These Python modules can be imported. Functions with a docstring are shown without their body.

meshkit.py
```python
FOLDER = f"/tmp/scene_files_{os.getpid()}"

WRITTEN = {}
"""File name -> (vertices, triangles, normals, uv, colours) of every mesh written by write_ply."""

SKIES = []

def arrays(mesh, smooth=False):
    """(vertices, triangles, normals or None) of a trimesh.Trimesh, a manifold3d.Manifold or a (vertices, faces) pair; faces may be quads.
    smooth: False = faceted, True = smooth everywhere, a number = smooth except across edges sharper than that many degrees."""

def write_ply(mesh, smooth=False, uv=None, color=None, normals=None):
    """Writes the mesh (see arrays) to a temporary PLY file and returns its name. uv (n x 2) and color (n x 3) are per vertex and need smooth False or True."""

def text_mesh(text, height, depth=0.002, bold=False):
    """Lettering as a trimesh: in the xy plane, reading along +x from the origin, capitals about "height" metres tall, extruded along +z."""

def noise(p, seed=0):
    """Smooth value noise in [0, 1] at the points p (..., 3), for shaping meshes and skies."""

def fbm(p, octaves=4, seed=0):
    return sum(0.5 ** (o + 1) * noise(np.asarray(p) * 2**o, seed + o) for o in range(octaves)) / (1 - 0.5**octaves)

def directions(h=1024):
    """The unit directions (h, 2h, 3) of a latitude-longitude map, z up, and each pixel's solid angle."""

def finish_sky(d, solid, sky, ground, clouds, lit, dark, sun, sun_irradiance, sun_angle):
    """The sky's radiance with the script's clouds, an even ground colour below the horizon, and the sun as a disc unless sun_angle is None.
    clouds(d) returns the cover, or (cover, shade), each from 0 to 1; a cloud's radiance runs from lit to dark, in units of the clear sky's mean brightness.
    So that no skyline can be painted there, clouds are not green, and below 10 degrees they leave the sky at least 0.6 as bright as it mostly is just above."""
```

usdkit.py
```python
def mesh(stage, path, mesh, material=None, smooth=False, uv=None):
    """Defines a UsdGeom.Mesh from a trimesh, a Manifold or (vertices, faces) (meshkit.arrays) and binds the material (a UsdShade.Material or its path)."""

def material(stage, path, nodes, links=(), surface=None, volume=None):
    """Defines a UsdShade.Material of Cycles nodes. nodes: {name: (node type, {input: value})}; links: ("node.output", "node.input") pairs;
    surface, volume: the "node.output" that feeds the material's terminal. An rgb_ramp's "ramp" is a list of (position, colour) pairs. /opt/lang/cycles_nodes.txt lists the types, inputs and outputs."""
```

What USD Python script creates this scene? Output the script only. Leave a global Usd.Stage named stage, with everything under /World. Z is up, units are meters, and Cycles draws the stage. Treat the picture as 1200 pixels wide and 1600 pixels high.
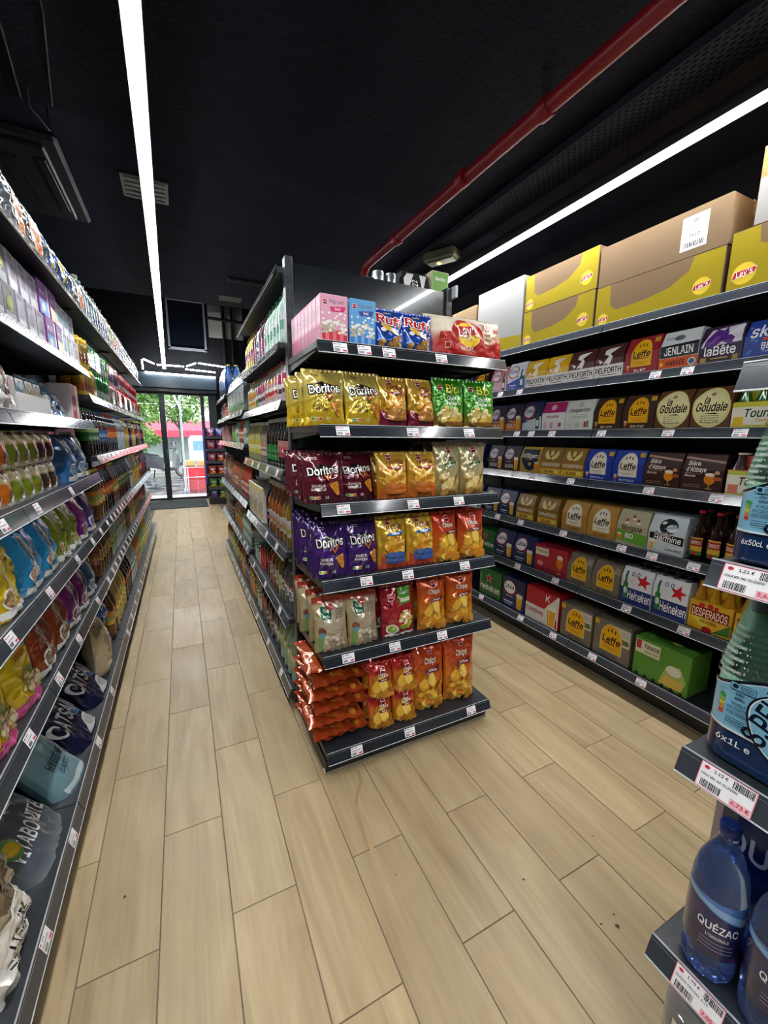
import math, random
import numpy as np, trimesh
from pxr import Usd, UsdGeom, UsdShade, UsdLux, Sdf, Gf, Vt
import usdkit, meshkit
from shapely.geometry import Polygon, Point, box as sbox
from shapely import affinity

stage = Usd.Stage.CreateInMemory()
UsdGeom.SetStageUpAxis(stage, UsdGeom.Tokens.z)
UsdGeom.SetStageMetersPerUnit(stage, 1.0)
WORLD = UsdGeom.Xform.Define(stage, '/World')
stage.SetDefaultPrim(WORLD.GetPrim())
UsdGeom.Scope.Define(stage, '/World/Looks')

# ---------------------------------------------------------------- camera, sky, exposure
EYE = 1.465
CAM_R = (0.89798998, -0.43993543, 0.00841565)
CAM_U = (0.07238608, 0.16656459, 0.98336997)
CAM_F = (0.43402104, 0.88244720, -0.18141853)
cam = UsdGeom.Camera.Define(stage, '/World/camera')
cam.CreateHorizontalApertureAttr(36.0)
cam.CreateVerticalApertureAttr(48.0)
cam.CreateFocalLengthAttr(36.0 * 636.77 / 1200)
cam.CreateClippingRangeAttr(Gf.Vec2f(0.02, 500))
cam.AddTransformOp().Set(Gf.Matrix4d(*CAM_R, 0, *CAM_U, 0, *[-a for a in CAM_F], 0, 0, 0, EYE, 1))
cam.CreateExposureAttr(2.2)
LED_STRENGTH = 15.0      # radiance of the ceiling tubes
SKY_STRENGTH = 0.8       # overcast daylight outside the door

sky = UsdLux.DomeLight.Define(stage, '/World/sky')
sky.CreateIntensityAttr(SKY_STRENGTH)
sky.CreateColorAttr(Gf.Vec3f(0.93, 0.97, 1.0))

# ---------------------------------------------------------------- colour and materials
def lin(c):
    if isinstance(c, str):
        c = c.lstrip('#')
        c = [int(c[i:i + 2], 16) / 255 for i in (0, 2, 4)]
    c = np.asarray(c, float)
    return np.where(c < 0.04045, c / 12.92, ((c + 0.055) / 1.055) ** 2.4)

def mat(name, nodes, links=(), surface='p.BSDF'):
    return usdkit.material(stage, '/World/Looks/' + name, nodes, links, surface=surface)

def colmat(name, bump=0.0, bscale=60.0, **kw):
    """Colour from the mesh's own print colours (primvar col)."""
    n = {'a': ('attribute', {'attribute': 'col'}), 'p': ('principled_bsdf', kw)}
    l = [('a.color', 'p.base_color')]
    if bump:
        n['t'] = ('texture_coordinate', {}); n['n'] = ('noise_texture', {'scale': bscale, 'detail': 2.0})
        n['b'] = ('bump', {'strength': bump, 'distance': 0.004})
        l += [('t.object', 'n.vector'), ('n.fac', 'b.height'), ('b.normal', 'p.normal')]
    return mat(name, n, l)

CARD = colmat('printed_card', roughness=0.42, specular_ior_level=0.45)
PAPER = colmat('printed_paper', roughness=0.7, specular_ior_level=0.2)
FOIL = colmat('glossy_film', bump=0.55, bscale=30.0, roughness=0.2, metallic=0.28, coat_weight=1.0, coat_roughness=0.06)
PANEL = colmat('gloss_dark_panel', roughness=0.18, coat_weight=0.3)
PLASTIC = colmat('moulded_plastic', roughness=0.3)
GLOSS = colmat('gloss_bottle', roughness=0.08, coat_weight=0.5)
PRINT = colmat('flat_print', roughness=0.4, specular_ior_level=0.35)
FILMPRINT = colmat('film_print', bump=0.3, bscale=30.0, roughness=0.22, metallic=0.12, coat_weight=0.7, coat_roughness=0.08)
STEEL = colmat('painted_steel', roughness=0.38, metallic=0.0)
MATTE = colmat('matte_paint', roughness=0.8, specular_ior_level=0.2)
STRIP = colmat('price_rail_plastic', roughness=0.16, coat_weight=0.45, coat_roughness=0.1)
CHROME = colmat('bare_metal', roughness=0.3, metallic=1.0)
GLASSY = colmat('clear_plastic', roughness=0.06, transmission_weight=0.85, ior=1.33)
BLUEPET = colmat('blue_bottle_plastic', roughness=0.06, transmission_weight=0.8, ior=1.33)
WRAP = mat('shrink_film', {'g': ('glossy_bsdf', {'color': (1, 1, 1), 'roughness': 0.12}), 't': ('transparent_bsdf', {'color': (.96, .97, .98)}),
     'f': ('fresnel', {'IOR': 1.4}), 'm': ('mix_closure', {})}, [('f.fac', 'm.fac'), ('t.BSDF', 'm.closure1'), ('g.BSDF', 'm.closure2')], 'm.closure')
PANE = mat('window_glass', {'g': ('glossy_bsdf', {'color': (1, 1, 1), 'roughness': 0.0}), 't': ('transparent_bsdf', {'color': (.95, .97, .97)}),
     'f': ('fresnel', {'IOR': 1.5}), 'm': ('mix_closure', {})}, [('f.fac', 'm.fac'), ('t.BSDF', 'm.closure1'), ('g.BSDF', 'm.closure2')], 'm.closure')
LED = mat('led_diffuser', {'e': ('emission', {'color': (0.97, 0.99, 1.0), 'strength': LED_STRENGTH})}, [], 'e.emission')
AMBER = mat('amber_lamp', {'e': ('emission', {'color': (1.0, 0.45, 0.08), 'strength': 1.6})}, [], 'e.emission')

# ---------------------------------------------------------------- meshes
class M:
    """Collects triangles with colours and normals, for one mesh of the scene."""
    def __init__(self):
        self.v, self.f, self.n, self.c, self.k = [], [], [], [], 0

    def add(self, v, f, c, smooth=False, n=None):
        v, f = np.asarray(v, float), np.asarray(f, int)
        if f.ndim == 2 and f.shape[1] == 4:
            f = np.vstack([f[:, [0, 1, 2]], f[:, [0, 2, 3]]])
        c = lin(c)
        if c.ndim == 1:
            c = np.broadcast_to(c, (len(v), 3))
        if not smooth:
            v, c, f = v[f.ravel()], c[f.ravel()], np.arange(f.size).reshape(-1, 3)
        fn = np.cross(v[f[:, 1]] - v[f[:, 0]], v[f[:, 2]] - v[f[:, 0]])
        if n is None:
            n = np.zeros_like(v)
            for k in range(3):
                np.add.at(n, f[:, k], fn)
            L = np.linalg.norm(n, axis=1, keepdims=True)
            n = np.where(L > 1e-14, n / np.maximum(L, 1e-14), [0, 0, 1.0])
        self.v.append(v); self.f.append(f + self.k); self.n.append(n); self.c.append(c); self.k += len(v)
        return self

    def merge(self, m, R=None, t=(0, 0, 0)):
        R = np.eye(3) if R is None else R
        for v, f, n, c in zip(m.v, m.f, m.n, m.c):
            pass
        if not m.v:
            return self
        v, n = np.vstack(m.v) @ R.T + t, np.vstack(m.n) @ R.T
        self.v.append(v); self.f.append(np.vstack(m.f) + self.k); self.n.append(n); self.c.append(np.vstack(m.c)); self.k += len(v)
        return self

    def box(self, x0, x1, y0, y1, z0, z1, c, bevel=0.0):
        x0, x1, y0, y1, z0, z1 = min(x0, x1), max(x0, x1), min(y0, y1), max(y0, y1), min(z0, z1), max(z0, z1)
        if bevel <= 0:
            v = np.array([(x, y, z) for x in (x0, x1) for y in (y0, y1) for z in (z0, z1)])
            q = [(0, 1, 3, 2), (4, 6, 7, 5), (0, 4, 5, 1), (2, 3, 7, 6), (0, 2, 6, 4), (1, 5, 7, 3)]
            return self.add(v, q, c)
        b = min(bevel, (x1 - x0) / 2.01, (y1 - y0) / 2.01, (z1 - z0) / 2.01)
        p = []
        for x, sx in ((x0, 1), (x1, -1)):
            for y, sy in ((y0, 1), (y1, -1)):
                for z, sz in ((z0, 1), (z1, -1)):
                    p += [(x, y + sy * b, z + sz * b), (x + sx * b, y, z + sz * b), (x + sx * b, y + sy * b, z)]
        return self.hull(p, c)

    def hull(self, p, c, smooth=False):
        h = trimesh.convex.convex_hull(np.asarray(p, float))
        return self.add(h.vertices, h.faces, c, smooth)

    def prism(self, poly, y0, y1, c, axis='y'):
        """A polygon in (x, z) extruded along y (or in (y, z) along x, or (x, y) along z)."""
        if not hasattr(poly, 'exterior'):
            poly = Polygon(poly)
        e = trimesh.creation.extrude_polygon(poly, abs(y1 - y0), engine='earcut')
        a, b, h = e.vertices[:, 0], e.vertices[:, 1], e.vertices[:, 2] + min(y0, y1)
        if axis == 'y': return self.add(np.c_[a, h, b], e.faces[:, ::-1], c)
        if axis == 'x': return self.add(np.c_[h, a, b], e.faces, c)
        return self.add(np.c_[a, b, h], e.faces, c)

    def lathe(self, prof, c, seg=20, at=(0, 0, 0), sq=0.0, cap=True):
        """prof: (r, z) or (r, z, colour) from the bottom up; c: the colour otherwise. sq squares the section off a little."""
        prof = [(p[0], p[1], p[2] if len(p) > 2 else c) for p in prof]
        if cap and prof[0][0] > 1e-6: prof = [(0, prof[0][1], prof[0][2])] + prof
        if cap and prof[-1][0] > 1e-6: prof = prof + [(0, prof[-1][1], prof[-1][2])]
        a = np.linspace(0, 2 * np.pi, seg, endpoint=False)
        k = 1 + sq * (1 / np.maximum(np.abs(np.cos(a)), np.abs(np.sin(a))) - 1)
        ca, sa = np.cos(a), np.sin(a)
        for i in range(len(prof) - 1):
            (r0, z0, c0), (r1, z1, c1) = prof[i], prof[i + 1]
            if abs(r0 - r1) < 1e-9 and abs(z0 - z1) < 1e-9: continue
            def slope(j):
                (p, q, _), (r, s, _) = prof[j], prof[j + 1]
                d = np.array([s - q, p - r]); return d / max(np.linalg.norm(d), 1e-9)
            s = slope(i)
            def blend(j):
                if j < 0 or j >= len(prof) - 1: return s
                o = slope(j)
                if o @ s < 0.75: return s
                o = o + s; return o / np.linalg.norm(o)
            n0, n1 = blend(i - 1), blend(i + 1)
            v = np.vstack([np.c_[r0 * k * ca, r0 * k * sa, np.full(seg, z0)], np.c_[r1 * k * ca, r1 * k * sa, np.full(seg, z1)]]) + at
            n = np.vstack([np.c_[n0[0] * ca, n0[0] * sa, np.full(seg, n0[1])], np.c_[n1[0] * ca, n1[0] * sa, np.full(seg, n1[1])]])
            j = np.arange(seg); jn = (j + 1) % seg
            q = np.c_[j, jn, jn + seg, j + seg]
            cc = np.vstack([np.tile(np.asarray(rgb(c0)), (seg, 1)), np.tile(np.asarray(rgb(c0 if c1 is None else c0)), (seg, 1))])
            self.add(v, q, cc, True, n)
        return self

    def tube(self, path, r, c, seg=10, closed=False):
        P = np.asarray(path, float); n = len(P)
        T = np.gradient(P, axis=0); T /= np.maximum(np.linalg.norm(T, axis=1, keepdims=True), 1e-9)
        ref = np.array([0, 0, 1.0]) if abs(T[0][2]) < 0.9 else np.array([1.0, 0, 0])
        a = np.linspace(0, 2 * np.pi, seg, endpoint=False); V = []
        for i in range(n):
            x = np.cross(T[i], ref)
            if np.linalg.norm(x) < 1e-6: x = np.cross(T[i], [0, 1, 0])
            x /= np.linalg.norm(x); y = np.cross(x, T[i]); ref = np.cross(T[i], x) if False else ref
            V.append(P[i] + r * (np.outer(np.cos(a), x) + np.outer(np.sin(a), y)))
        V = np.vstack(V + [P[[0]], P[[-1]]]); F = []
        for i in range(n - 1):
            for j in range(seg):
                k = (j + 1) % seg; b = i * seg
                F += [(b + j, b + j + seg, b + k), (b + k, b + j + seg, b + k + seg)]
        for j in range(seg):
            k = (j + 1) % seg
            F += [(n * seg, j, k), (n * seg + 1, (n - 1) * seg + k, (n - 1) * seg + j)]
        return self.add(V, F, c, True)

def rgb(c):
    if isinstance(c, str):
        c = c.lstrip('#'); return np.array([int(c[i:i + 2], 16) / 255 for i in (0, 2, 4)])
    return np.asarray(c, float)

def mixc(a, b, t): return rgb(a) * (1 - t) + rgb(b) * t

USED = {}
def numbered(parent, name):
    k = USED.get((parent, name), 0); USED[(parent, name)] = k + 1
    return f'{parent}/{name}' + (f'_{k:03d}' if k else '')

def part(parent, name, m, material=CARD, label=None, kind=None):
    """ONE Mesh prim under parent ('' = the top level)."""
    path = numbered(parent or '/World', name)
    v, f, n, c = np.vstack(m.v), np.vstack(m.f), np.vstack(m.n), np.vstack(m.c)
    g = UsdGeom.Mesh.Define(stage, path)
    g.CreatePointsAttr(Vt.Vec3fArray.FromNumpy(v.astype(np.float32)))
    g.CreateFaceVertexCountsAttr(Vt.IntArray.FromNumpy(np.full(len(f), 3, np.int32)))
    g.CreateFaceVertexIndicesAttr(Vt.IntArray.FromNumpy(f.astype(np.int32).ravel()))
    g.CreateSubdivisionSchemeAttr('none')
    g.CreateNormalsAttr(Vt.Vec3fArray.FromNumpy(n.astype(np.float32)))
    g.SetNormalsInterpolation('vertex')
    UsdGeom.PrimvarsAPI(g).CreatePrimvar('col', Sdf.ValueTypeNames.Color3fArray, 'vertex').Set(Vt.Vec3fArray.FromNumpy(c.astype(np.float32)))
    UsdShade.MaterialBindingAPI.Apply(g.GetPrim()).Bind(material)
    p = g.GetPrim()
    if label: p.SetCustomDataByKey('label', label)
    if kind: p.SetCustomDataByKey('kind', kind)
    return path

LABELS = {}
def tag(path, label=None, cat=None, group=None, kind=None):
    p = stage.GetPrimAtPath(path)
    if label:
        if label in LABELS: print('SAME LABEL', label)
        if not 4 <= len(label.split()) <= 16: print('LABEL LENGTH', len(label.split()), label)
        LABELS[label] = path; p.SetCustomDataByKey('label', label)
    for k, v in (('category', cat), ('group', group), ('kind', kind)):
        if v: p.SetCustomDataByKey(k, v)
    return path

def thing(name, label, cat, loc=(0, 0, 0), rz=0, group=None, kind=None):
    path = numbered('/World', name)
    x = UsdGeom.Xform.Define(stage, path)
    x.AddTranslateOp().Set(Gf.Vec3d(*map(float, loc))); x.AddRotateZOp().Set(float(rz))
    return tag(path, label, cat, group, kind)

def dup(src, name, label, cat, loc, rz=0, group=None):
    r = thing(name, label, cat, loc, rz, group)
    p = stage.GetPrimAtPath(r)
    p.GetReferences().AddInternalReference(src); p.SetInstanceable(True)
    return r

def one(name, m, material, label, cat, group=None, kind=None):
    return tag(part('', name, m, material), label, cat, group, kind)

ORD = ['first', 'second', 'third', 'fourth', 'fifth', 'sixth', 'seventh', 'eighth', 'ninth', 'tenth', 'eleventh', 'twelfth', 'thirteenth', 'fourteenth', 'fifteenth', 'sixteenth', 'seventeenth', 'eighteenth', 'nineteenth', 'twentieth'] + [f'twenty-{a}' for a in ('first', 'second', 'third', 'fourth', 'fifth', 'sixth', 'seventh', 'eighth', 'ninth')] + ['thirtieth'] + [f'thirty-{a}' for a in ('first', 'second', 'third', 'fourth', 'fifth', 'sixth', 'seventh', 'eighth', 'ninth')]

# ---------------------------------------------------------------- flat print: vector artwork with thickness of ink only
_T = {}
def glyphs(s, bold=True):
    if (s, bold) not in _T:
        m = meshkit.text_mesh(s, 1.0, 0.01, bold)
        f = m.faces[(m.vertices[m.faces][:, :, 2] > 0.005).all(1)]
        u, inv = np.unique(f, return_inverse=True)
        _T[(s, bold)] = (m.vertices[u][:, :2].copy(), inv.reshape(-1, 3))
    return _T[(s, bold)]

class Art:
    def __init__(self): self.L = []

    def tri(self, v, f, c, lvl=None):
        v = np.asarray(v, float)
        lo, hi = v.min(0), v.max(0)
        if lvl is None:
            lvl = 1 + max([l[3] for l in self.L if (l[4] < hi).all() and (l[5] > lo).all()], default=0)
        self.L.append((v, np.asarray(f, int), c, lvl, lo, hi)); return self

    def shape(self, g, c, lvl=None):
        for p in getattr(g, 'geoms', [g]):
            if p.is_empty or p.area < 1e-9: continue
            v, f = trimesh.creation.triangulate_polygon(p, engine='earcut')
            a, b, d = v[f[:, 0]], v[f[:, 1]], v[f[:, 2]]
            flip = ((b - a)[:, 0] * (d - a)[:, 1] - (b - a)[:, 1] * (d - a)[:, 0]) < 0
            f[flip] = f[flip][:, ::-1]
            self.tri(v, f, c, lvl)
        return self

    def poly(self, pts, c, lvl=None): return self.shape(Polygon(pts).buffer(0), c, lvl)

    def rect(self, x0, x1, y0, y1, c, r=0, lvl=None):
        b = sbox(min(x0, x1), min(y0, y1), max(x0, x1), max(y0, y1))
        if r: b = b.buffer(-r).buffer(r, quad_segs=4)
        return self.shape(b, c, lvl)

    def ell(self, x, y, rx, ry, c, rot=0, n=24, lvl=None):
        a = np.linspace(0, 2 * np.pi, n, endpoint=False)
        g = affinity.rotate(Polygon(np.c_[rx * np.cos(a), ry * np.sin(a)]), rot, origin=(0, 0))
        return self.shape(affinity.translate(g, x, y), c, lvl)

    def text(self, s, x, y, h, c, w=None, bold=True, shear=0.0, rot=0.0, edge=None, ec='#000000', lvl=None, arc=0.0):
        """centred on x, baseline y; w: fitted to this width; edge: an outline behind the letters."""
        v, f = glyphs(s, bold); v = v * h
        v = v - [(v[:, 0].min() + v[:, 0].max()) / 2, 0]
        if w: v[:, 0] *= w / max(np.ptp(v[:, 0]), 1e-9)
        v[:, 0] += v[:, 1] * shear
        if arc: v[:, 1] += arc * (v[:, 0] ** 2)
        if rot:
            a = math.radians(rot); v = v @ np.array([[math.cos(a), math.sin(a)], [-math.sin(a), math.cos(a)]])
        v = v + [x, y]
        if edge:
            from shapely.ops import unary_union
            g = unary_union([Polygon(v[t]).buffer(1e-6) for t in f]).buffer(edge, quad_segs=2).simplify(edge * 0.15)
            self.shape(g, ec)
        a, b, d = v[f[:, 0]], v[f[:, 1]], v[f[:, 2]]
        flip = ((b - a)[:, 0] * (d - a)[:, 1] - (b - a)[:, 1] * (d - a)[:, 0]) < 0
        f = f.copy(); f[flip] = f[flip][:, ::-1]
        return self.tri(v, f, c, lvl)

    def lines(self, x0, x1, ys, t, c):
        """rows of small print too small to read"""
        rnd = random.Random(int(abs(x0 * 1e5) + len(self.L)))
        for y in ys:
            x = x0
            while x < x1:
                e = min(x + rnd.uniform(.006, .016), x1); self.rect(x, e, y, y + t, c); x = e + .003
        return self

    def bars(self, x0, x1, y0, y1, c='#222222', seed=3):
        rnd = random.Random(seed); x = x0; W = x1 - x0
        while x < x1:
            w = W * rnd.choice((.015, .03, .045)); self.rect(x, min(x + w, x1), y0, y1, c); x += w + W * rnd.choice((.015, .03))
        return self

    def star(self, x, y, r, c, rot=90):
        p = [(x + (r if i % 2 == 0 else r * .42) * math.cos(math.radians(rot + i * 36)), y + (r if i % 2 == 0 else r * .42) * math.sin(math.radians(rot + i * 36))) for i in range(10)]
        return self.poly(p, c)

    def emit(self, m, fn, edge=None, eps=0.00025, smooth=False):
        for v, f, c, lvl, _, _ in self.L:
            if edge and len(v):
                v3, f2 = trimesh.remesh.subdivide_to_size(np.c_[v, np.zeros(len(v))], f, edge, max_iter=12)
                v, f = v3[:, :2], f2
            m.add(fn(v, eps * lvl), f, c, smooth)
        return m

def front(y):            # artwork onto an upright face at depth y that looks towards -y
    return lambda v, o: np.c_[v[:, 0], np.full(len(v), y - o), v[:, 1]]
def side(x, s):          # onto a face that looks towards s*x; the artwork's x runs along the depth
    return lambda v, o: np.c_[np.full(len(v), x + s * o), v[:, 0] * s, v[:, 1]]
def top(z):              # onto a face that looks up
    return lambda v, o: np.c_[v[:, 0], v[:, 1], np.full(len(v), z + o)]
# ================================================================ the setting
def wood():
    n = {'g': ('geometry', {}), 'o': ('object_info', {}), 'sh': ('vector_math', {'math_type': 'scale', 'vector1': (7.3, 3.1, 0.0)}),
         'sr': ('math', {'math_type': 'multiply', 'value2': 40.0}), 'ad': ('vector_math', {'math_type': 'add'}),
         'm1': ('mapping', {'mapping_type': 'point', 'scale': (7.0, .9, 1.0)}), 'm2': ('mapping', {'mapping_type': 'point', 'scale': (85.0, 2.2, 1.0)}),
         'n1': ('noise_texture', {'scale': 1.0, 'detail': 4.0, 'roughness': 0.55, 'distortion': 2.2}), 'n2': ('noise_texture', {'scale': 1.0, 'detail': 3.0, 'roughness': 0.6}),
         'n3': ('noise_texture', {'scale': 1.6, 'detail': 3.0}),
         'mx': ('math', {'math_type': 'multiply_add', 'value2': 0.72}), 'k2': ('math', {'math_type': 'multiply', 'value2': 0.28}),
         'r': ('rgb_ramp', {'ramp': [(0.28, lin('#98805f')), (0.42, lin('#ab946f')), (0.58, lin('#b7a17b')), (0.75, lin('#c2af8c'))]}),
         'tone': ('map_range', {'from_min': 0.0, 'from_max': 1.0, 'to_min': 0.9, 'to_max': 1.08}),
         'st': ('map_range', {'from_min': 0.35, 'from_max': 0.7, 'to_min': 0.9, 'to_max': 1.04}),
         'v': ('vector_math', {'math_type': 'scale'}), 'v2': ('vector_math', {'math_type': 'scale'}),
         'b': ('bump', {'strength': 0.12, 'distance': 0.002}),
         'rg': ('map_range', {'from_min': 0.3, 'from_max': 0.7, 'to_min': 0.34, 'to_max': 0.5}),
         'p': ('principled_bsdf', {'specular_ior_level': 0.4})}
    l = [('o.random', 'sr.value1'), ('sr.value', 'sh.scale'), ('g.position', 'ad.vector1'), ('sh.vector', 'ad.vector2'), ('ad.vector', 'm1.vector'), ('ad.vector', 'm2.vector'),
         ('m1.vector', 'n1.vector'), ('m2.vector', 'n2.vector'), ('g.position', 'n3.vector'), ('n1.fac', 'mx.value1'), ('n2.fac', 'k2.value1'), ('k2.value', 'mx.value3'), ('mx.value', 'r.fac'),
         ('o.random', 'tone.value'), ('r.color', 'v.vector1'), ('tone.result', 'v.scale'), ('n3.fac', 'st.value'), ('v.vector', 'v2.vector1'), ('st.result', 'v2.scale'), ('v2.vector', 'p.base_color'),
         ('n2.fac', 'b.height'), ('b.normal', 'p.normal'), ('n3.fac', 'rg.value'), ('rg.result', 'p.roughness')]
    return mat('oak_look_tile', n, l)
WOOD = wood()

def rough_black(name, c0, c1, scale, strength):
    return mat(name, {'g': ('geometry', {}), 'n': ('noise_texture', {'scale': scale, 'detail': 5.0, 'roughness': 0.65}), 'r': ('rgb_ramp', {'ramp': [(0.3, lin(c0)), (0.7, lin(c1))]}),
         'b': ('bump', {'strength': strength, 'distance': 0.01}), 'p': ('principled_bsdf', {'roughness': 0.85, 'specular_ior_level': 0.2})},
         [('g.position', 'n.vector'), ('n.fac', 'r.fac'), ('r.color', 'p.base_color'), ('n.fac', 'b.height'), ('b.normal', 'p.normal')])
CEIL_ROUGH = rough_black('sprayed_ceiling', '#0e111b', '#1c2030', 55.0, 0.9)
CEIL_SMOOTH = rough_black('painted_ceiling', '#1c2030', '#272d40', 3.0, 0.1)
WALLP = rough_black('black_wall_paint', '#0c0d11', '#131519', 4.0, 0.1)
GROUT = mat('grey_grout', {'p': ('principled_bsdf', {'base_color': lin('#6f6659'), 'roughness': 0.8})})
PERF = mat('perforated_sheet', {'g': ('geometry', {}), 's': ('mapping', {'mapping_type': 'point', 'scale': (1, 1, 1), 'rotation': (0, 0, math.pi / 2)}),
     'k': ('brick_texture', {'color1': lin('#020203'), 'color2': lin('#020203'), 'mortar': lin('#2a2d36'), 'scale': 1.0, 'mortar_size': 0.007, 'brick_width': 0.035, 'row_height': 0.022, 'mortar_smooth': 0.1}),
     'p': ('principled_bsdf', {'roughness': 0.8, 'specular_ior_level': 0.08})}, [('g.position', 's.vector'), ('s.vector', 'k.vector'), ('k.color', 'p.base_color')])

Y_FAR, CEIL, HIGH = 10.4, 3.0, 4.7
floor = thing('floor', 'pale oak look plank tile floor with dark joints', 'floor', kind='structure')
part(floor, 'screed', M().box(-2.2, 2.9, -4, Y_FAR, -0.12, -0.0035, '#6f6659'), GROUT)
for k in range(-3, 11):
    xa, xb = 0.037 + 0.2 * k, 0.237 + 0.2 * k
    off = 0.745 if k % 2 else 1.118
    y = off - 0.7465 * 4
    while y < (Y_FAR if k < 3 else 4.9):
        y0, y1 = max(y, -1.5), min(y + 0.7465, Y_FAR)
        if y1 - y0 > 0.02:
            part(floor, 'floor_plank', M().box(xa + 0.0014, xb - 0.0014, y0 + 0.0014, y1 - 0.0014, -0.01, 0.0, '#c9ae88', 0.0012), WOOD)
        y += 0.7465

# worn marks on the tiles
def blot(x, y, r, seed):
    q = random.Random(seed); a = np.linspace(0, 2 * np.pi, 10, endpoint=False)
    return Polygon([(x + r * q.uniform(.5, 1.2) * math.cos(t), y + r * q.uniform(.5, 1.2) * math.sin(t)) for t in a]).buffer(0)
for k, (x, y, r) in enumerate(((.93, .80, .007), (1.05, .60, .006), (1.09, .575, .012), (1.11, .60, .006), (1.28, .80, .005), (.55, 1.0, .004), (-.27, 1.32, .008), (1.75, 1.32, .006))):
    part(floor, 'scuff_mark', M().prism(blot(x, y, r * .6, k), .0002, .0005, '#4a4034', 'z'), MATTE)
from shapely.geometry import LineString
part(floor, 'water_stain', M().prism(LineString([(.60, 1.46), (.59, 1.40), (.555, 1.36), (.53, 1.31)]).buffer(.006), .0002, .0005, '#a28a64', 'z'), MATTE)
part(floor, 'water_stain', M().prism(LineString([(.52, 1.16), (.50, 1.06), (.51, 1.0)]).buffer(.008), .0002, .0005, '#b39872', 'z'), MATTE)

def struct(name, m, material=MATTE, label=None):
    return one(name, m, material, label, None, kind='structure')
struct('wall_left', M().box(-2.3, -2.2, -4, Y_FAR, 0, HIGH, '#15161a'), WALLP)
struct('wall_right', M().box(2.9, 3.0, -4, Y_FAR, 0, HIGH, '#15161a'), WALLP)
struct('wall_back', M().box(-2.2, 2.9, -4.1, -4, 0, CEIL, '#15161a'), WALLP)
ce = thing('ceiling', 'black painted ceiling with a rough sprayed near section', 'ceiling', kind='structure')
part(ce, 'sprayed_section', M().box(-2.2, 2.9, -4, 2.72, CEIL - 0.012, CEIL + 0.1, '#17191f'), CEIL_ROUGH)
part(ce, 'smooth_section', M().box(-2.2, 2.9, 2.72, 5.6, CEIL, CEIL + 0.1, '#22252c'), CEIL_SMOOTH)
part(ce, 'raised_section', M().box(-2.2, 2.9, 5.5, Y_FAR, HIGH, HIGH + 0.1, '#17191f').box(-2.2, 2.9, 5.5, 5.6, CEIL + .1, HIGH, '#17191f'), CEIL_SMOOTH)

# front wall with the glazed entrance
wf = thing('wall_front', 'black front wall above the glazed entrance', 'wall', kind='structure')
part(wf, 'wall_panel', M().box(0.78, 2.9, Y_FAR, Y_FAR + .15, 0, HIGH, '#15161a').box(-2.2, -1.55, Y_FAR, Y_FAR + .15, 0, HIGH, '#15161a').box(-1.55, .78, Y_FAR, Y_FAR + .15, 2.42, HIGH, '#15161a'), WALLP)
m = M().box(-1.5, .80, Y_FAR - .26, Y_FAR, 2.45, 2.76, '#1f2b34', .01).box(-1.5, .80, Y_FAR - .2, Y_FAR, 2.38, 2.45, '#1c252c', .005)
part(wf, 'header_beam', m, STEEL, 'blue grey steel header beam over the door')
for x0, x1 in ((0.72, 1.02), (1.04, 1.2), (1.22, 1.45)):
    part(wf, 'bare_panel', M().box(x0, x1, Y_FAR - .02, Y_FAR, 3.62, 4.3, '#8d8a86'), MATTE, 'unpainted pale concrete panel')
part(wf, 'riser_pipe', M().tube([(1.03, Y_FAR - .06, 3.0), (1.03, Y_FAR - .06, 4.68)], .03, '#101114'), MATTE)
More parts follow.
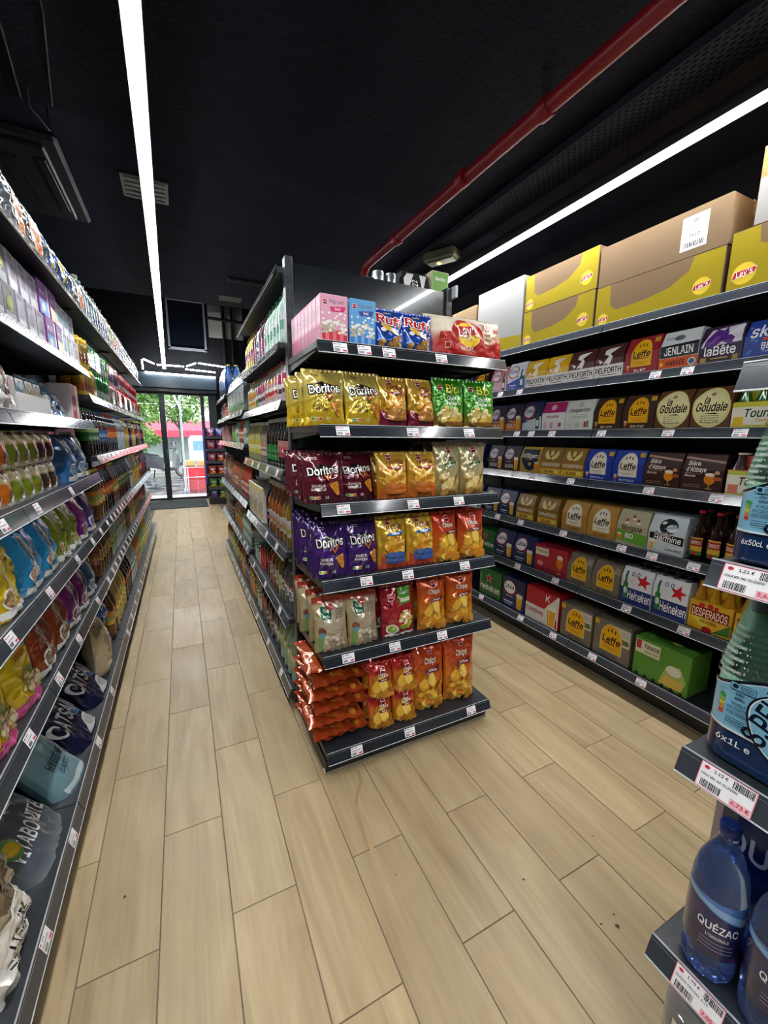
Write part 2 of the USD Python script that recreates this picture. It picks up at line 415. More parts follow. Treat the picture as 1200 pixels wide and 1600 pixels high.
part(wf, 'riser_pipe', M().tube([(1.21, Y_FAR - .06, 3.0), (1.21, Y_FAR - .06, 4.68)], .025, '#101114'), MATTE)
part(wf, 'cross_pipe', M().tube([(.7, Y_FAR - .1, 4.0), (1.45, Y_FAR - .1, 3.98)], .03, '#101114'), MATTE)
m = M()
for a in ((-.1, -.06, 3.3, 4.33), (.62, .66, 3.3, 4.33), (-.1, .66, 3.29, 3.34), (-.1, .66, 4.29, 4.33)):
    m.box(a[0], a[1], Y_FAR - .06, Y_FAR, a[2], a[3], '#6d7277')
t = thing('window_3', 'dark pane in a thin grey frame above the entrance', 'window', kind='structure')
part(t, 'window_frame', m, STEEL)
part(t, 'dark_pane', M().box(-.06, .62, Y_FAR - .03, Y_FAR - .001, 3.34, 4.29, '#0c1018'), GLOSS)

DK = '#262b31'
t = thing('window_1', 'tall fixed glass beside the sliding entrance door', 'window', kind='structure')
part(t, 'window_frame', M().box(-1.55, -1.49, Y_FAR, Y_FAR + .1, 0, 2.42, DK).box(-1.49, -.38, Y_FAR, Y_FAR + .1, 2.34, 2.42, DK).box(-1.49, -.38, Y_FAR, Y_FAR + .1, 0, .05, DK), STEEL)
part(t, 'pane', M().box(-1.49, -.38, Y_FAR + .045, Y_FAR + .055, .05, 2.34, '#ffffff'), PANE)
t = thing('door_1', 'glazed sliding entrance door in a dark grey frame', 'door', kind='structure')
part(t, 'door_frame', M().box(-.38, -.27, Y_FAR - .03, Y_FAR + .1, 0, 2.42, DK).box(-.27, .45, Y_FAR, Y_FAR + .1, 2.34, 2.42, DK).box(-.27, .45, Y_FAR, Y_FAR + .1, 0, .05, DK).box(.45, .52, Y_FAR - .03, Y_FAR + .1, 0, 2.42, DK), STEEL)
part(t, 'pane', M().box(-.27, .45, Y_FAR + .045, Y_FAR + .055, .05, 2.34, '#ffffff'), PANE)
part(t, 'handle', M().tube([(-.3, Y_FAR - .06, .95), (-.3, Y_FAR - .06, 1.15)], .012, '#b8bcc0'), CHROME)
part(t, 'film_strip', M().box(.44, .475, Y_FAR - .045, Y_FAR - .031, .35, 1.6, '#7a6fd0'), CARD, 'narrow violet strip along the door edge')
t = thing('window_2', 'narrow glass strip right of the entrance door', 'window', kind='structure')
part(t, 'window_frame', M().box(.62, .78, Y_FAR - .02, Y_FAR + .1, 0, 2.42, DK).box(.52, .62, Y_FAR, Y_FAR + .1, 2.34, 2.42, DK).box(.52, .62, Y_FAR, Y_FAR + .1, 0, .05, DK), STEEL)
part(t, 'pane', M().box(.52, .62, Y_FAR + .045, Y_FAR + .055, .05, 2.34, '#ffffff'), PANE)
MATM = rough_black('mat_fibre', '#3b4044', '#575d60', 300.0, 0.8)
one('door_mat', M().box(-.95, .42, 9.15, 10.28, 0, .012, '#4a4f52', .004), MATM, 'dark grey entrance mat lying inside the glass door', 'mat')

# ---------------------------------------------------------------- lights on the ceiling
def led_line(label, p0, p1, w=.056, h=.04, cables=(), group='long ceiling lamp lines'):
    p0, p1 = np.array(p0, float), np.array(p1, float); L = np.linalg.norm(p1 - p0)
    d = (p1 - p0) / L; s = np.cross(d, [0, 0, 1]); s /= np.linalg.norm(s); u = np.cross(s, d)
    R = np.stack([s, d, u], 1)
    t = thing('linear_lamp', label, 'lamp', group=group)
    part(t, 'diffuser', M().merge(M().box(-w / 2, w / 2, 0, L, 0, .005, '#ffffff', .002), R, p0), LED)
    part(t, 'housing', M().merge(M().box(-w / 2 - .003, w / 2 + .003, -.004, L + .004, .0055, h + .03, '#34363b'), R, p0), STEEL)
    for y in cables:
        q = p0 + d * y
        part(t, 'cable', M().tube([q + u * (h + .03), (q[0], q[1], (CEIL if q[1] < 5.5 else HIGH) - (.013 if q[1] < 2.72 else .001))], .0025, '#202226', 6), MATTE)
    return t
led_line('long white ceiling lamp line running over the left aisle to the door', (.068, -3.9, 2.78), (-.205, 9.75, 2.78), .058, cables=(1, 3.5, 6.5, 8.5))
led_line('long white ceiling lamp line along the beer shelves on the right', (2.16, -3.9, 2.79), (2.16, 8.2, 2.79), .066, cables=(1, 3.5, 5.5, 8))
led_line('cross lamp line behind the camera joining the two long lamp lines', (-2.0, -1.6, 2.9), (1.85, -1.6, 2.9), .066, cables=(.6, 2.6))
for i, (a, b) in enumerate(([(-.595, 2.99), (-.36, 2.89)], [(-.36, 2.89), (.19, 2.89)], [(.19, 2.89), (.42, 2.985)], [(.42, 2.985), (1.0, 2.94)], [(.16, 2.84), (.80, 2.815)], [(-.59, 2.745), (.80, 2.725)], [(-.6, 2.99), (-.595, 2.76)])):
    w = ['short slanting white tube at the left end of the entrance lights', 'straight white tube in the middle of the entrance zigzag', 'short rising white tube of the entrance zigzag', 'long white tube right of the entrance zigzag',
         'short white tube between zigzag and header beam', 'white tube lying along the top edge of the header beam', 'upright white tube at the left of the entrance lights'][i]
    sh = .02 / math.hypot(b[0] - a[0], b[1] - a[1]); a, b = ((a[0] + sh * (b[0] - a[0]), a[1] + sh * (b[1] - a[1])), (b[0] - sh * (b[0] - a[0]), b[1] - sh * (b[1] - a[1])))
    m = M().tube([(a[0], 9.98 if i != 5 else 10.1, a[1]), (b[0], 9.98 if i != 5 else 10.1, b[1])], .017, '#ffffff')
    t = thing('tube_lamp', w, 'lamp', group='tube lamps over the entrance')
    part(t, 'tube', m, LED)
    part(t, 'bracket', M().tube([((a[0] + b[0]) / 2, 10.0 if i != 5 else 10.1, (a[1] + b[1]) / 2 + .016 * (i != 5) - .02 * (i == 5)), ((a[0] + b[0]) / 2, Y_FAR - .002 if i != 5 else 10.138, (a[1] + b[1]) / 2 + .03 * (i != 5) - .03 * (i == 5))], .006, '#222222'), MATTE)

# ---------------------------------------------------------------- on the ceiling
t = thing('fire_pipe', 'dark red fire pipe with couplings running along the ceiling', 'pipe')
RED = '#8a1522'
arc = [(1.47, 3.33 + .09 * math.sin(a), 2.76 + .09 * math.cos(a)) for a in np.linspace(0, math.pi / 2, 8)]
part(t, 'pipe_run', M().tube([(1.53, -3.95, 2.85), (1.53, 0, 2.85), (1.5, 1.5, 2.85), (1.47, 3.3, 2.85)] + arc + [(1.47, 3.42, 2.3), (1.47, 3.42, 2.05)], .034, RED, 16), PLASTIC)
for y in (-.6, .4, 1.52, 2.07, 2.83):
    part(t, 'coupling', M().merge(M().lathe([(.0405, -.03), (.043, -.02), (.043, .02), (.0405, .03)], RED, 18), np.array([[1, 0, 0], [0, 0, 1], [0, -1, 0.]]), (1.5 + (.0 if y > 1 else .02) - .02 * (y > 2), y, 2.85)), PLASTIC)
    if y in (-.6, 1.52): part(t, 'hanger', M().box(1.485, 1.515, y - .01, y + .01, 2.885, CEIL - .013, '#2a2c30'), STEEL)
t = thing('cable_tray', 'black perforated cable tray under the ceiling beside the right lamp', 'cable tray')
part(t, 'tray', M().box(1.89, 2.11, -3.9, 5.0, 2.93, 2.936, '#1b1d22').box(1.886, 1.89, -3.9, 5.0, 2.93, 2.97, '#1b1d22').box(2.11, 2.114, -3.9, 5.0, 2.93, 2.97, '#1b1d22'), PERF)
for y in (-2.4, -.6, 1.2, 2.4, 3.6): part(t, 'hanger', M().box(1.99, 2.01, y, y + .02, 2.936, CEIL - .013 if y < 2.7 else CEIL - .001, '#1b1d22'), STEEL)
t = thing('exit_light', 'cream emergency light block with a small amber lamp', 'emergency light', (1.98, 3.02, 2.857), -62)
part(t, 'casing', M().box(-.14, .14, -.06, .06, 0, .07, '#8f9178', .012), PLASTIC)
part(t, 'lens', M().box(-.115, .115, -.045, .045, -.012, 0.0005, '#8f9379', .004), PLASTIC)
part(t, 'lamp', M().merge(M().lathe([(.018, 0), (.018, .004), (.01, .008)], '#ffaa44', 14), np.diag([1, -1, -1.]), (-.02, 0, -.012)), AMBER)
part(t, 'mounting', M().box(-.1, .1, -.03, .03, .0705, .0722, '#1b1d22'), STEEL)
t = thing('air_conditioner', 'dark square ceiling cassette air conditioner with louvred grille', 'air conditioner', (-.94, 3.42, CEIL - .001))
part(t, 'panel', M().box(-.47, .47, -.48, .48, -.035, 0, '#24262d', .018).box(-.40, .40, -.41, .41, -.05, -.03, '#1c1e24', .012), PLASTIC)
for k in range(13): part(t, 'louvre', M().merge(M().box(-.012, .012, -.26, .26, -.003, .003, '#0d0e11'), np.eye(3), (-.27 + k * .042, 0, -.053)), PLASTIC)
for s in (-1, 1):
    part(t, 'air_flap', M().box(s * .36 - .02, s * .36 + .02, -.3, .3, -.058, -.05, '#1c1d22', .003), PLASTIC)
    part(t, 'slot', M().box(s * .325 - .006, s * .325 + .006, -.3, .3, -.053, -.0495, '#050506'), MATTE)
for (x, y, lab, g) in ((-.09, 3.28, 'pale square ceiling vent behind the left lamp line, near one', .13), (-.2, 6.2, 'grey plate hanging past the ceiling edge beside the left lamp line', .1)):
    if y > 5.5: continue
    t = thing('ceiling_vent', lab, 'vent', (x, y, CEIL - .001))
    part(t, 'frame', M().box(-g, g, -g, g, -.014, 0, '#7c7f83', .004), PLASTIC)
    for k in range(5): part(t, 'slat', M().box(-g * .85, g * .85, -g * .8 + k * g * .4 - .012, -g * .8 + k * g * .4 + .012, -.02, -.012, '#8a8d91', .002), PLASTIC)
for pts, lab in (([(-.475, 1.6, 2.975), (-.5, 2.3, 2.975), (-.545, 2.68, 2.975)], 'thin black conduit on the ceiling at the far left'), ([(-.30, 1.6, 2.975), (-.34, 2.15, 2.975), (-.43, 2.68, 2.975)], 'thin black conduit on the ceiling nearer the left lamp')):
    one('conduit', M().tube(pts, .006, '#1c1e24'), PLASTIC, lab, 'pipe')
one('pipe_bracket', M().tube([(-.50, 2.6, CEIL - .0135), (-.50, 2.6, 2.9), (-.46, 2.74, 2.9), (-.46, 2.74, CEIL - .001)], .004, '#2a2c32'), PLASTIC, 'bent black wire bracket under the ceiling near the conduits', 'bracket')
t = thing('ceiling_grille', 'narrow black slotted grille on the ceiling over the centre shelves', 'vent', (.73, 4.65, CEIL - .001))
part(t, 'frame', M().box(-.2, .2, -.05, .05, -.012, 0, '#111215', .003), PLASTIC)
for k in range(10): part(t, 'slat', M().box(-.18 + k * .038, -.166 + k * .038, -.04, .04, -.018, -.011, '#2b2d33'), PLASTIC)
one('ceiling_patch', M().box(.5, .74, 5.2, 5.38, CEIL - .005, CEIL - .001, '#7c7a78'), MATTE, 'small unpainted pale patch on the black ceiling', 'patch')
# ================================================================ shelving with price rails
DECK = '#23272d'
RAIL_E = np.array([.018, .046]) / math.hypot(.018, .046)       # up the rail, in (y, z)
RAIL_N = np.array([-.046, .018]) / math.hypot(.018, .046)      # off the rail
def rail_fn(zt, s=1.0):
    def fn(v, o):
        e, n = v[:, 1] * s, o + .0004
        return np.c_[v[:, 0], RAIL_E[0] * e + RAIL_N[0] * n, zt - .042 * s + RAIL_E[1] * e + RAIL_N[1] * n]
    return fn

def tag_art(x, w=.056, h=.037, seed=0, title=None, price=None, small=None, y0=.006):
    a = Art().rect(x - w / 2, x + w / 2, y0, y0 + h, '#f4f2f4')
    r = random.Random(seed)
    k = h / .037
    a.rect(x + w * .12, x + w * .47, y0 + .002 * k, y0 + .011 * k, '#f0b9c4')
    a.ell(x - w * .38, y0 + h - .006 * k, .0035 * k, .0025 * k, '#d03040', n=10)
    if title is None:
        a.rect(x - w * .25, x + w * .05, y0 + h - .0075 * k, y0 + h - .005 * k, '#77777c').rect(x - w * .42, x + w * .3, y0 + h * .5, y0 + h * .56, '#66666c')
        a.rect(x + w * .16, x + w * .42, y0 + .0045 * k, y0 + .0085 * k, '#cf2238')
    else:
        a.text(title, x - w * .12, y0 + h * .52, h * .085, '#333338', w=w * .66)
        a.text(small, x - w * .12, y0 + h * .78, h * .11, '#333338').text(price, x + w * .3, y0 + .0042 * k, h * .13, '#c01830')
        a.bars(x + w * .1, x + w * .46, y0 + h * .66, y0 + h * .94, seed=seed + 7)
        for e in ((x - w / 2, x + w / 2, y0, y0 + .0012), (x - w / 2, x + w / 2, y0 + h - .0012, y0 + h), (x - w / 2, x - w / 2 + .0012, y0, y0 + h), (x + w / 2 - .0012, x + w / 2, y0, y0 + h)):
            a.rect(*e, '#e0687c')
    a.bars(x - w * .42, x - w * .05, y0 + .003 * k, y0 + h * .36, seed=seed)
    return a

def shelving(name, label, loc, rz, L, D, H, levels, cat='shelving', back=True, posts=True, plinth=.04, rail='#3c4047', cat_=''):
    """levels: (z of the deck, x of each price tag, overhang, with rail). The lowest is the base deck."""
    t = thing(name, label, cat, loc, rz, group=None if cat_ == 'end' or name == 'water_shelving' else name.replace('_', ' ') + ' sections')
    zb = min(l[0] for l in levels)
    if back: part(t, 'back_panel', M().box(-L / 2 + .004, L / 2 - .004, D, D + .012, .03, H - .02, '#1d2126' if cat_ != 'end' else '#161b22'), STEEL if cat_ != 'end' else PANEL)
    if posts:
        for s in (-1, 1):
            m = M().box(s * L / 2 - (.034 if s > 0 else 0), s * L / 2 + (.034 if s < 0 else 0), D - .018, D + .034, 0, H, '#2a2f36', .003)
            x0 = s * L / 2 - s * .017
            for k in range(int((H - .12) / .05)):
                m.box(x0 - .010, x0 - .004, D - .0186, D - .017, .08 + k * .05, .11 + k * .05, '#050607').box(x0 + .004, x0 + .010, D - .0186, D - .017, .08 + k * .05, .11 + k * .05, '#050607')
            part(t, 'upright', m, STEEL)
    part(t, 'plinth', M().box(-L / 2 + .002, L / 2 - .002, plinth, D, 0.0, zb - .052, '#1a1c20').box(-L / 2 + .002, L / 2 - .002, plinth - .003, plinth, .002, .012, '#8d8676'), STEEL)
    for i, lv in enumerate(levels):
        zt, tags, over, railed = (list(lv) + [0.0, True])[:4] if len(lv) < 4 else lv
        m = M().box(-L / 2 + .002, L / 2 - .002, .018 - over, D, zt - .027, zt, DECK, .002)
        for yy in (.12, .26): m.box(-L / 2 + .04, L / 2 - .04, yy, yy + .05, zt - .036, zt - .0265, '#1b1f24')
        for s in (-1, 1):
            m.prism([(.05, zt - .027), (D, zt - .027), (D, zt - .058), (D - .05, zt - .055), (.06, zt - .034)], s * (L / 2 - .006), s * (L / 2 - .009), '#1c2025', 'x')
        sh = part(t, 'shelf', m, STEEL)
        if railed:
            r = M(); E, N = RAIL_E, RAIL_N
            def strip(a0, a1, th, c, off=0.0):
                q = [E * a0 + N * off, E * a1 + N * off, E * a1 + N * (off - th), E * a0 + N * (off - th)]
                r.prism([(p[0] - over, p[1] + zt - .042) for p in q], -L / 2 + .003, L / 2 - .003, c, 'x')
            strip(.0, .0494, .004, rail)
            strip(-.0012, .0016, .003, '#d4d8dc', .0012); strip(.0475, .0502, .003, '#b4b9bf', .0012); strip(.040, .0408, .002, '#7a7f86', .0005)
            part(sh, 'price_rail', r, STRIP)
            for k, x in enumerate(tags):
                fn = rail_fn(zt)
                part(sh, 'price_tag', tag_art(x, seed=int(k + zt * 100)).emit(M(), lambda v, o: fn(v, o) - [0, over, 0]), PRINT)
    return t

def spread(L, n, seed, jit=.06):
    r = random.Random(seed)
    return [-L / 2 + L * (k + .5) / n + r.uniform(-jit, jit) for k in range(n)]

# heights of the decks
R_Z = [2.105, 1.81, 1.515, 1.217, .872, .535, .165]
E_Z = [1.808, 1.505, 1.20, .885, .552, .115]
L1_Z = [2.172, 1.825, 1.535, 1.238, .940, .632, .165]
L2_Z = [2.172, 1.690, 1.335, .940, .632, .165]
G1_Z = [2.215, 1.892, 1.630, 1.298, .885, .520, .115]
G2_Z = [1.660, 1.400, .940, .560, .115]
G3_Z = [1.880, 1.650, 1.400, .940, .560, .115]

# right wall: facing -x, rails at x = 2.2; tag positions given as world y
def rt(yc, ys): return [yc - y for y in ys]
RW = [(1.015, 1.33), (2.345, 1.33), (3.675, 1.33)]
RT = [[[], [1.35, 1.2], [1.62, 1.25, .95], [1.31, 1.0], [1.42, 1.25, 1.05], [1.35, 1.05], [1.5, 1.2]],
      [[], [2.5, 2.3], [2.3, 2.16, 1.98], [2.62, 2.3, 2.12, 1.8], [2.45, 2.2, 1.82], [2.65, 2.2, 1.85], [2.55, 2.1, 1.8]],
      [[], [3.2], [3.3], [3.1], [3.2], [3.1], [3.2]]]
LAB = ['nearest section of the beer shelving on the right wall', 'middle section of the beer shelving, with the yellow cartons on top', 'far section of the beer shelving, mostly hidden by the crisp display']
for i, (yc, L) in enumerate(RW):
    shelving('beer_shelving', LAB[i], (2.2, yc, 0), -90, L, .52, 2.2, [(z, rt(yc, RT[i][k]), .035 if z < .2 else 0.0, True) for k, z in enumerate(R_Z)])

# the end display that faces the camera
ET = [[.553, .65, .755, 1.0], [.56, .87, 1.16], [.56, .88, 1.12], [.66, .86, 1.17], [.575, .80, 1.055], [.60, .87, 1.23]]
END = shelving('end_display', 'black end display of crisps facing the camera, six shelves high', (.909, 1.493, 0), 0, .89, .475, 2.245, [(z, [x - .909 for x in ET[k]], .03 if z < .2 else 0.0, True) for k, z in enumerate(E_Z)], plinth=.01, rail='#272b31', cat_='end')
part(END, 'bracket', M().box(.44, .456, .42, .47, 2.19, 2.25, '#c9ccce', .003), PLASTIC, 'small pale clip at the top right corner')
for s in (-1, 1): part(END, 'levelling_foot', M().lathe([(.02, 0), (.018, .008), (.006, .012), (.006, .03)], '#c9c9c4', 12, (s * .43, .03, 0)), PLASTIC, 'small white levelling foot')

# centre gondola: the side along the left aisle faces -x, rails at x = .42
GT = lambda L, s, n: spread(L, n, s)
shelving('gondola_shelving', 'near section of the centre shelves with bottles, along the left aisle', (.42, 2.669, 0), -90, 1.33, .468, 2.245, [(z, GT(1.33, k, [0, 0, 6, 5, 4, 3, 3][k]), 0.0, True) for k, z in enumerate(G1_Z)])
shelving('gondola_shelving', 'middle section of the centre shelves, holding white water packs', (.42, 3.999, 0), -90, 1.33, .468, 1.95, [(z, GT(1.33, k + 9, 7), 0.0, True) for k, z in enumerate(G2_Z)])
shelving('gondola_shelving', 'far end section of the centre shelves, holding blue packs', (.42, 5.139, 0), -90, .95, .468, 1.95, [(z, GT(.95, k + 19, 4), 0.0, True) for k, z in enumerate(G3_Z)])
shelving('gondola_shelving', 'back side of the centre shelves, facing the beer aisle', (1.404, 2.669, 0), 90, 1.33, .468, 2.245, [(z, [], 0.0, True) for k, z in enumerate([2.11, 1.63, 1.298, .885, .520, .115])], posts=False)

# left run: faces +x, rails at x = -.44
shelving('left_shelving', 'nearest section of the left shelves, with pet food bags', (-.44, .935, 0), 90, 1.33, .5, 2.3, [(z, [x - .935 for x in ([], [], [], [1.42], [1.35], [1.36, 1.05], [1.47, 1.16])[k]], .03 if z < .2 else 0.0, True) for k, z in enumerate(L1_Z)])
shelving('left_shelving', 'left shelves section between the pet bags and the boxes above', (-.44, 2.265, 0), 90, 1.33, .5, 2.3, [(z, [x - 2.265 for x in ([], [], [], [1.72, 2.2], [1.72, 2.15, 2.5, 2.75], [1.68, 2.0, 2.45, 2.8], [1.95, 2.35])[k]], .03 if z < .2 else 0.0, True) for k, z in enumerate(L1_Z)])
for i, yc in enumerate((3.595, 4.925, 6.255)):
    shelving('left_shelving', ['third section of the left shelves, where bottles begin', 'fourth section of the left shelves, full of bottles', 'farthest section of the left shelves, nearest the entrance'][i], (-.44, yc, 0), 90, 1.33, .5, 2.3,
             [(z, spread(1.33, [0, 6, 6, 9, 9, 5][k], k + i * 7, .03), .03 if z < .2 else 0.0, True) for k, z in enumerate(L2_Z)])

# foreground shelving at the right, faces -x, rails at x = .8
F_Z = [1.583, 1.258, .887, .438, .06]
FG = shelving('water_shelving', 'close foreground shelving with water bottles at the lower right', (.8, -.30, 0), -90, 1.33, .5, 2.2, [(z, [], 0.0, True) for z in F_Z], rail='#3c4046')
# ================================================================ products: builders
PROTO, SEEN = {}, {}
BUILD = {}
AREA = 'on the beer shelves'
PLURAL = {'box': 'boxes', 'cardboard box': 'cardboard boxes', 'popcorn box': 'popcorn boxes', 'cat food box': 'cat food boxes', 'pet food pouch': 'pet food pouches', 'pack of cans': 'packs of cans', 'pack of cartons': 'packs of cartons'}
def put(key, label, loc, rz=0.0, group=None):
    name, cat, fn = BUILD[key]
    group = group or f'{PLURAL.get(cat, cat + "s")} {AREA}'
    loc = (loc[0], loc[1], loc[2] + .0008)
    if key in PROTO:
        return dup(PROTO[key], name, label, cat, loc, rz, group)
    t = thing(name, label, cat, loc, rz, group)
    fn(t); PROTO[key] = t
    return t

def slice_at(v2, f, z):
    """the triangles cut along a level line: (below, above)"""
    v3 = np.c_[v2, np.zeros(len(v2))]; out = []
    for s in (-1, 1):
        r = trimesh.intersections.slice_faces_plane(v3, f, np.array([0, s, 0.]), np.array([0, z, 0.]))
        out.append((r[0][:, :2], r[1]))
    return out

def wrap_art(art, m, w, d, h, k, dt, wt):
    """artwork on the front of a pack whose upper part (above k*h) leans back to depth dt and width wt"""
    zc = k * h
    def fn(v, o):
        t = np.clip((v[:, 1] - zc) / (h - zc), 0, 1)
        return np.c_[v[:, 0] * (1 + t * (wt - 1)), -d / 2 + t * (d / 2 - dt / 2) - o * 1.2, v[:, 1] + 0.0003 * (t > 0)]
    for v, f, c, lvl, lo, hi in art.L:
        pieces = slice_at(v, f, zc) if lo[1] < zc < hi[1] else [(v, f)]
        for vv, ff in pieces:
            if len(ff): m.add(fn(vv, .00025 * lvl), ff, c)
    return m

def pack(w, d, h, body, art, kind='wrap', sideart=None, k=.58, neck='#2a1608', cap='#c9a53a', nbot=3, top_c=None, topart=None):
    def build(t):
        a = Art(); art(a, w, h)
        if kind == 'wrap':
            dt, wt = d * .5, .95
            p = [(sx * w / 2 * ww, sy * dd / 2, z) for sx in (-1, 1) for sy in (-1, 1) for ww, dd, z in ((.985, d - .006, 0), (1, d, .004), (1, d, k * h), (wt, dt, h - .003), (wt * .98, dt - .008, h))]
            part(t, 'carton', M().hull(p, body), CARD)
            part(t, 'front_print', wrap_art(a, M(), w, d, h, k, dt, wt), PRINT)
            s = Art()
            if sideart: sideart(s, d, h)
            else:
                s.ell(0, h * .36, d * .2, h * .12, mixc(body, '#ffd040', .45)).rect(-d * .3, d * .3, h * .08, h * .16, mixc(body, '#000000', .35))
            for sx in (1, -1): part(t, 'side_print', s.emit(M(), side(sx * w / 2, sx)), PRINT)
        elif kind == 'box':
            part(t, 'carton', M().box(-w / 2, w / 2, -d / 2, d / 2, 0, h, body, .004), CARD)
            part(t, 'front_print', a.emit(M(), front(-d / 2)), PRINT)
            s = Art()
            if sideart:
                sideart(s, d, h)
                for sx in (1, -1): part(t, 'side_print', s.emit(M(), side(sx * w / 2, sx)), PRINT)
            if topart:
                s = Art(); topart(s, w, d); part(t, 'top_print', s.emit(M(), top(h)), PRINT)
        elif kind == 'basket':
            hb = h * .6
            m = M().box(-w / 2, w / 2, -d / 2, d / 2, 0, hb, body, .004)
            part(t, 'carton', m, CARD)
            part(t, 'front_print', a.emit(M(), front(-d / 2)), PRINT)
            hh = M().box(-w * .46, w * .46, -.002, .002, hb * .95, h * .93, body)
            part(t, 'handle', hh, CARD)
            r = w / nbot / 2
            for row in (-1, 1):
                for i in range(nbot):
                    x = -w / 2 + r + i * 2 * r
                    part(t, 'bottle', M().lathe([(r * .86, hb * .9), (r * .86, hb * 1.02), (r * .4, h * .84), (r * .36, h * .955), (r * .43, h * .955, cap), (r * .43, h * .995, cap), (r * .38, h, cap)], neck, 12, (x, row * d / 4, 0)), GLOSS)
        elif kind == 'caps':          # open topped multipack with the caps showing
            part(t, 'carton', M().hull([(sx * w / 2 * ww, sy * dd / 2, z) for sx in (-1, 1) for sy in (-1, 1) for ww, dd, z in ((1, d, 0), (1, d, k * h), (.96, d * .74, h * .94))], body), CARD)
            part(t, 'front_print', wrap_art(a, M(), w, d, h * .94, k / .94, d * .74, .96), PRINT)
            r = w / nbot / 2
            for row in (-1, 1):
                for i in range(nbot):
                    part(t, 'bottle_cap', M().lathe([(.013, h * .93), (.0145, h * .93), (.0145, h * .985), (.011, h)], cap, 12, (-w / 2 + r + i * 2 * r, row * d * .2, 0)), PLASTIC)
    return build

def arch_pts(x, y, w, h, n=10, sharp=.62):
    s = [(x - w / 2, y), (x + w / 2, y), (x + w / 2, y + h * (1 - sharp))]
    a = np.linspace(0, np.pi, 2 * n)
    return s + [(x + w / 2 * math.cos(t), y + h * (1 - sharp) + h * sharp * math.sin(t) ** .8) for t in a[1:-1]] + [(x - w / 2, y + h * (1 - sharp))]

def beer_glass(a, x, y, h, w=None, goblet=False):
    w = w or h * .42
    if goblet:
        a.rect(x - w * .05, x + w * .05, y, y + h * .35, '#c98a3a').rect(x - w * .3, x + w * .3, y, y + h * .04, '#d9a55a')
        a.poly(arch_pts(x, -(y + h * .95), w, h * .68, sharp=.7), '#e08a1c') if False else a.ell(x, y + h * .6, w / 2, h * .33, '#e0861c')
        a.ell(x, y + h * .86, w * .44, h * .12, '#f6ead0')
    else:
        a.poly([(x - w * .36, y), (x + w * .36, y), (x + w * .5, y + h * .78), (x - w * .5, y + h * .78)], '#f0b020')
        a.rect(x - w * .5, x + w * .5, y + h * .74, y + h, '#fbf6e6', r=w * .12)
        a.rect(x - w * .3, x - w * .18, y + h * .08, y + h * .7, '#f8d468')

def leffe(arch, name, nc, ac='#15100a', ring='#c99a28', extra=None):
    def art(a, w, h):
        if extra: extra(a, w, h)
        a.poly(arch_pts(0, h * .19, w * .62, h * .74), ring)
        a.poly(arch_pts(0, h * .205, w * .57, h * .70), arch)
        for dx in (-.1, 0, .1): a.ell(dx * w, h * .755 + (.02 * h if dx == 0 else 0), w * .022, h * .05, mixc(ac, arch, .35), n=10)
        a.text('Leffe', 0, h * .44, h * .17, ac, w=w * .50, shear=.12)
        a.poly([(-w * .25, h * .40), (-w * .10, h * .425), (w * .26, h * .405), (w * .05, h * .395)], ac)
        a.rect(-w * .2, w * .2, h * .30, h * .315, mixc(arch, ac, .35)).rect(-w * .14, w * .14, h * .26, h * .272, mixc(arch, ac, .35))
        a.text(name, 0, h * .065, h * .062, nc, w=min(w * .48, .011 * len(name) + .02))
    return art

def bar(body, lab=None): pass

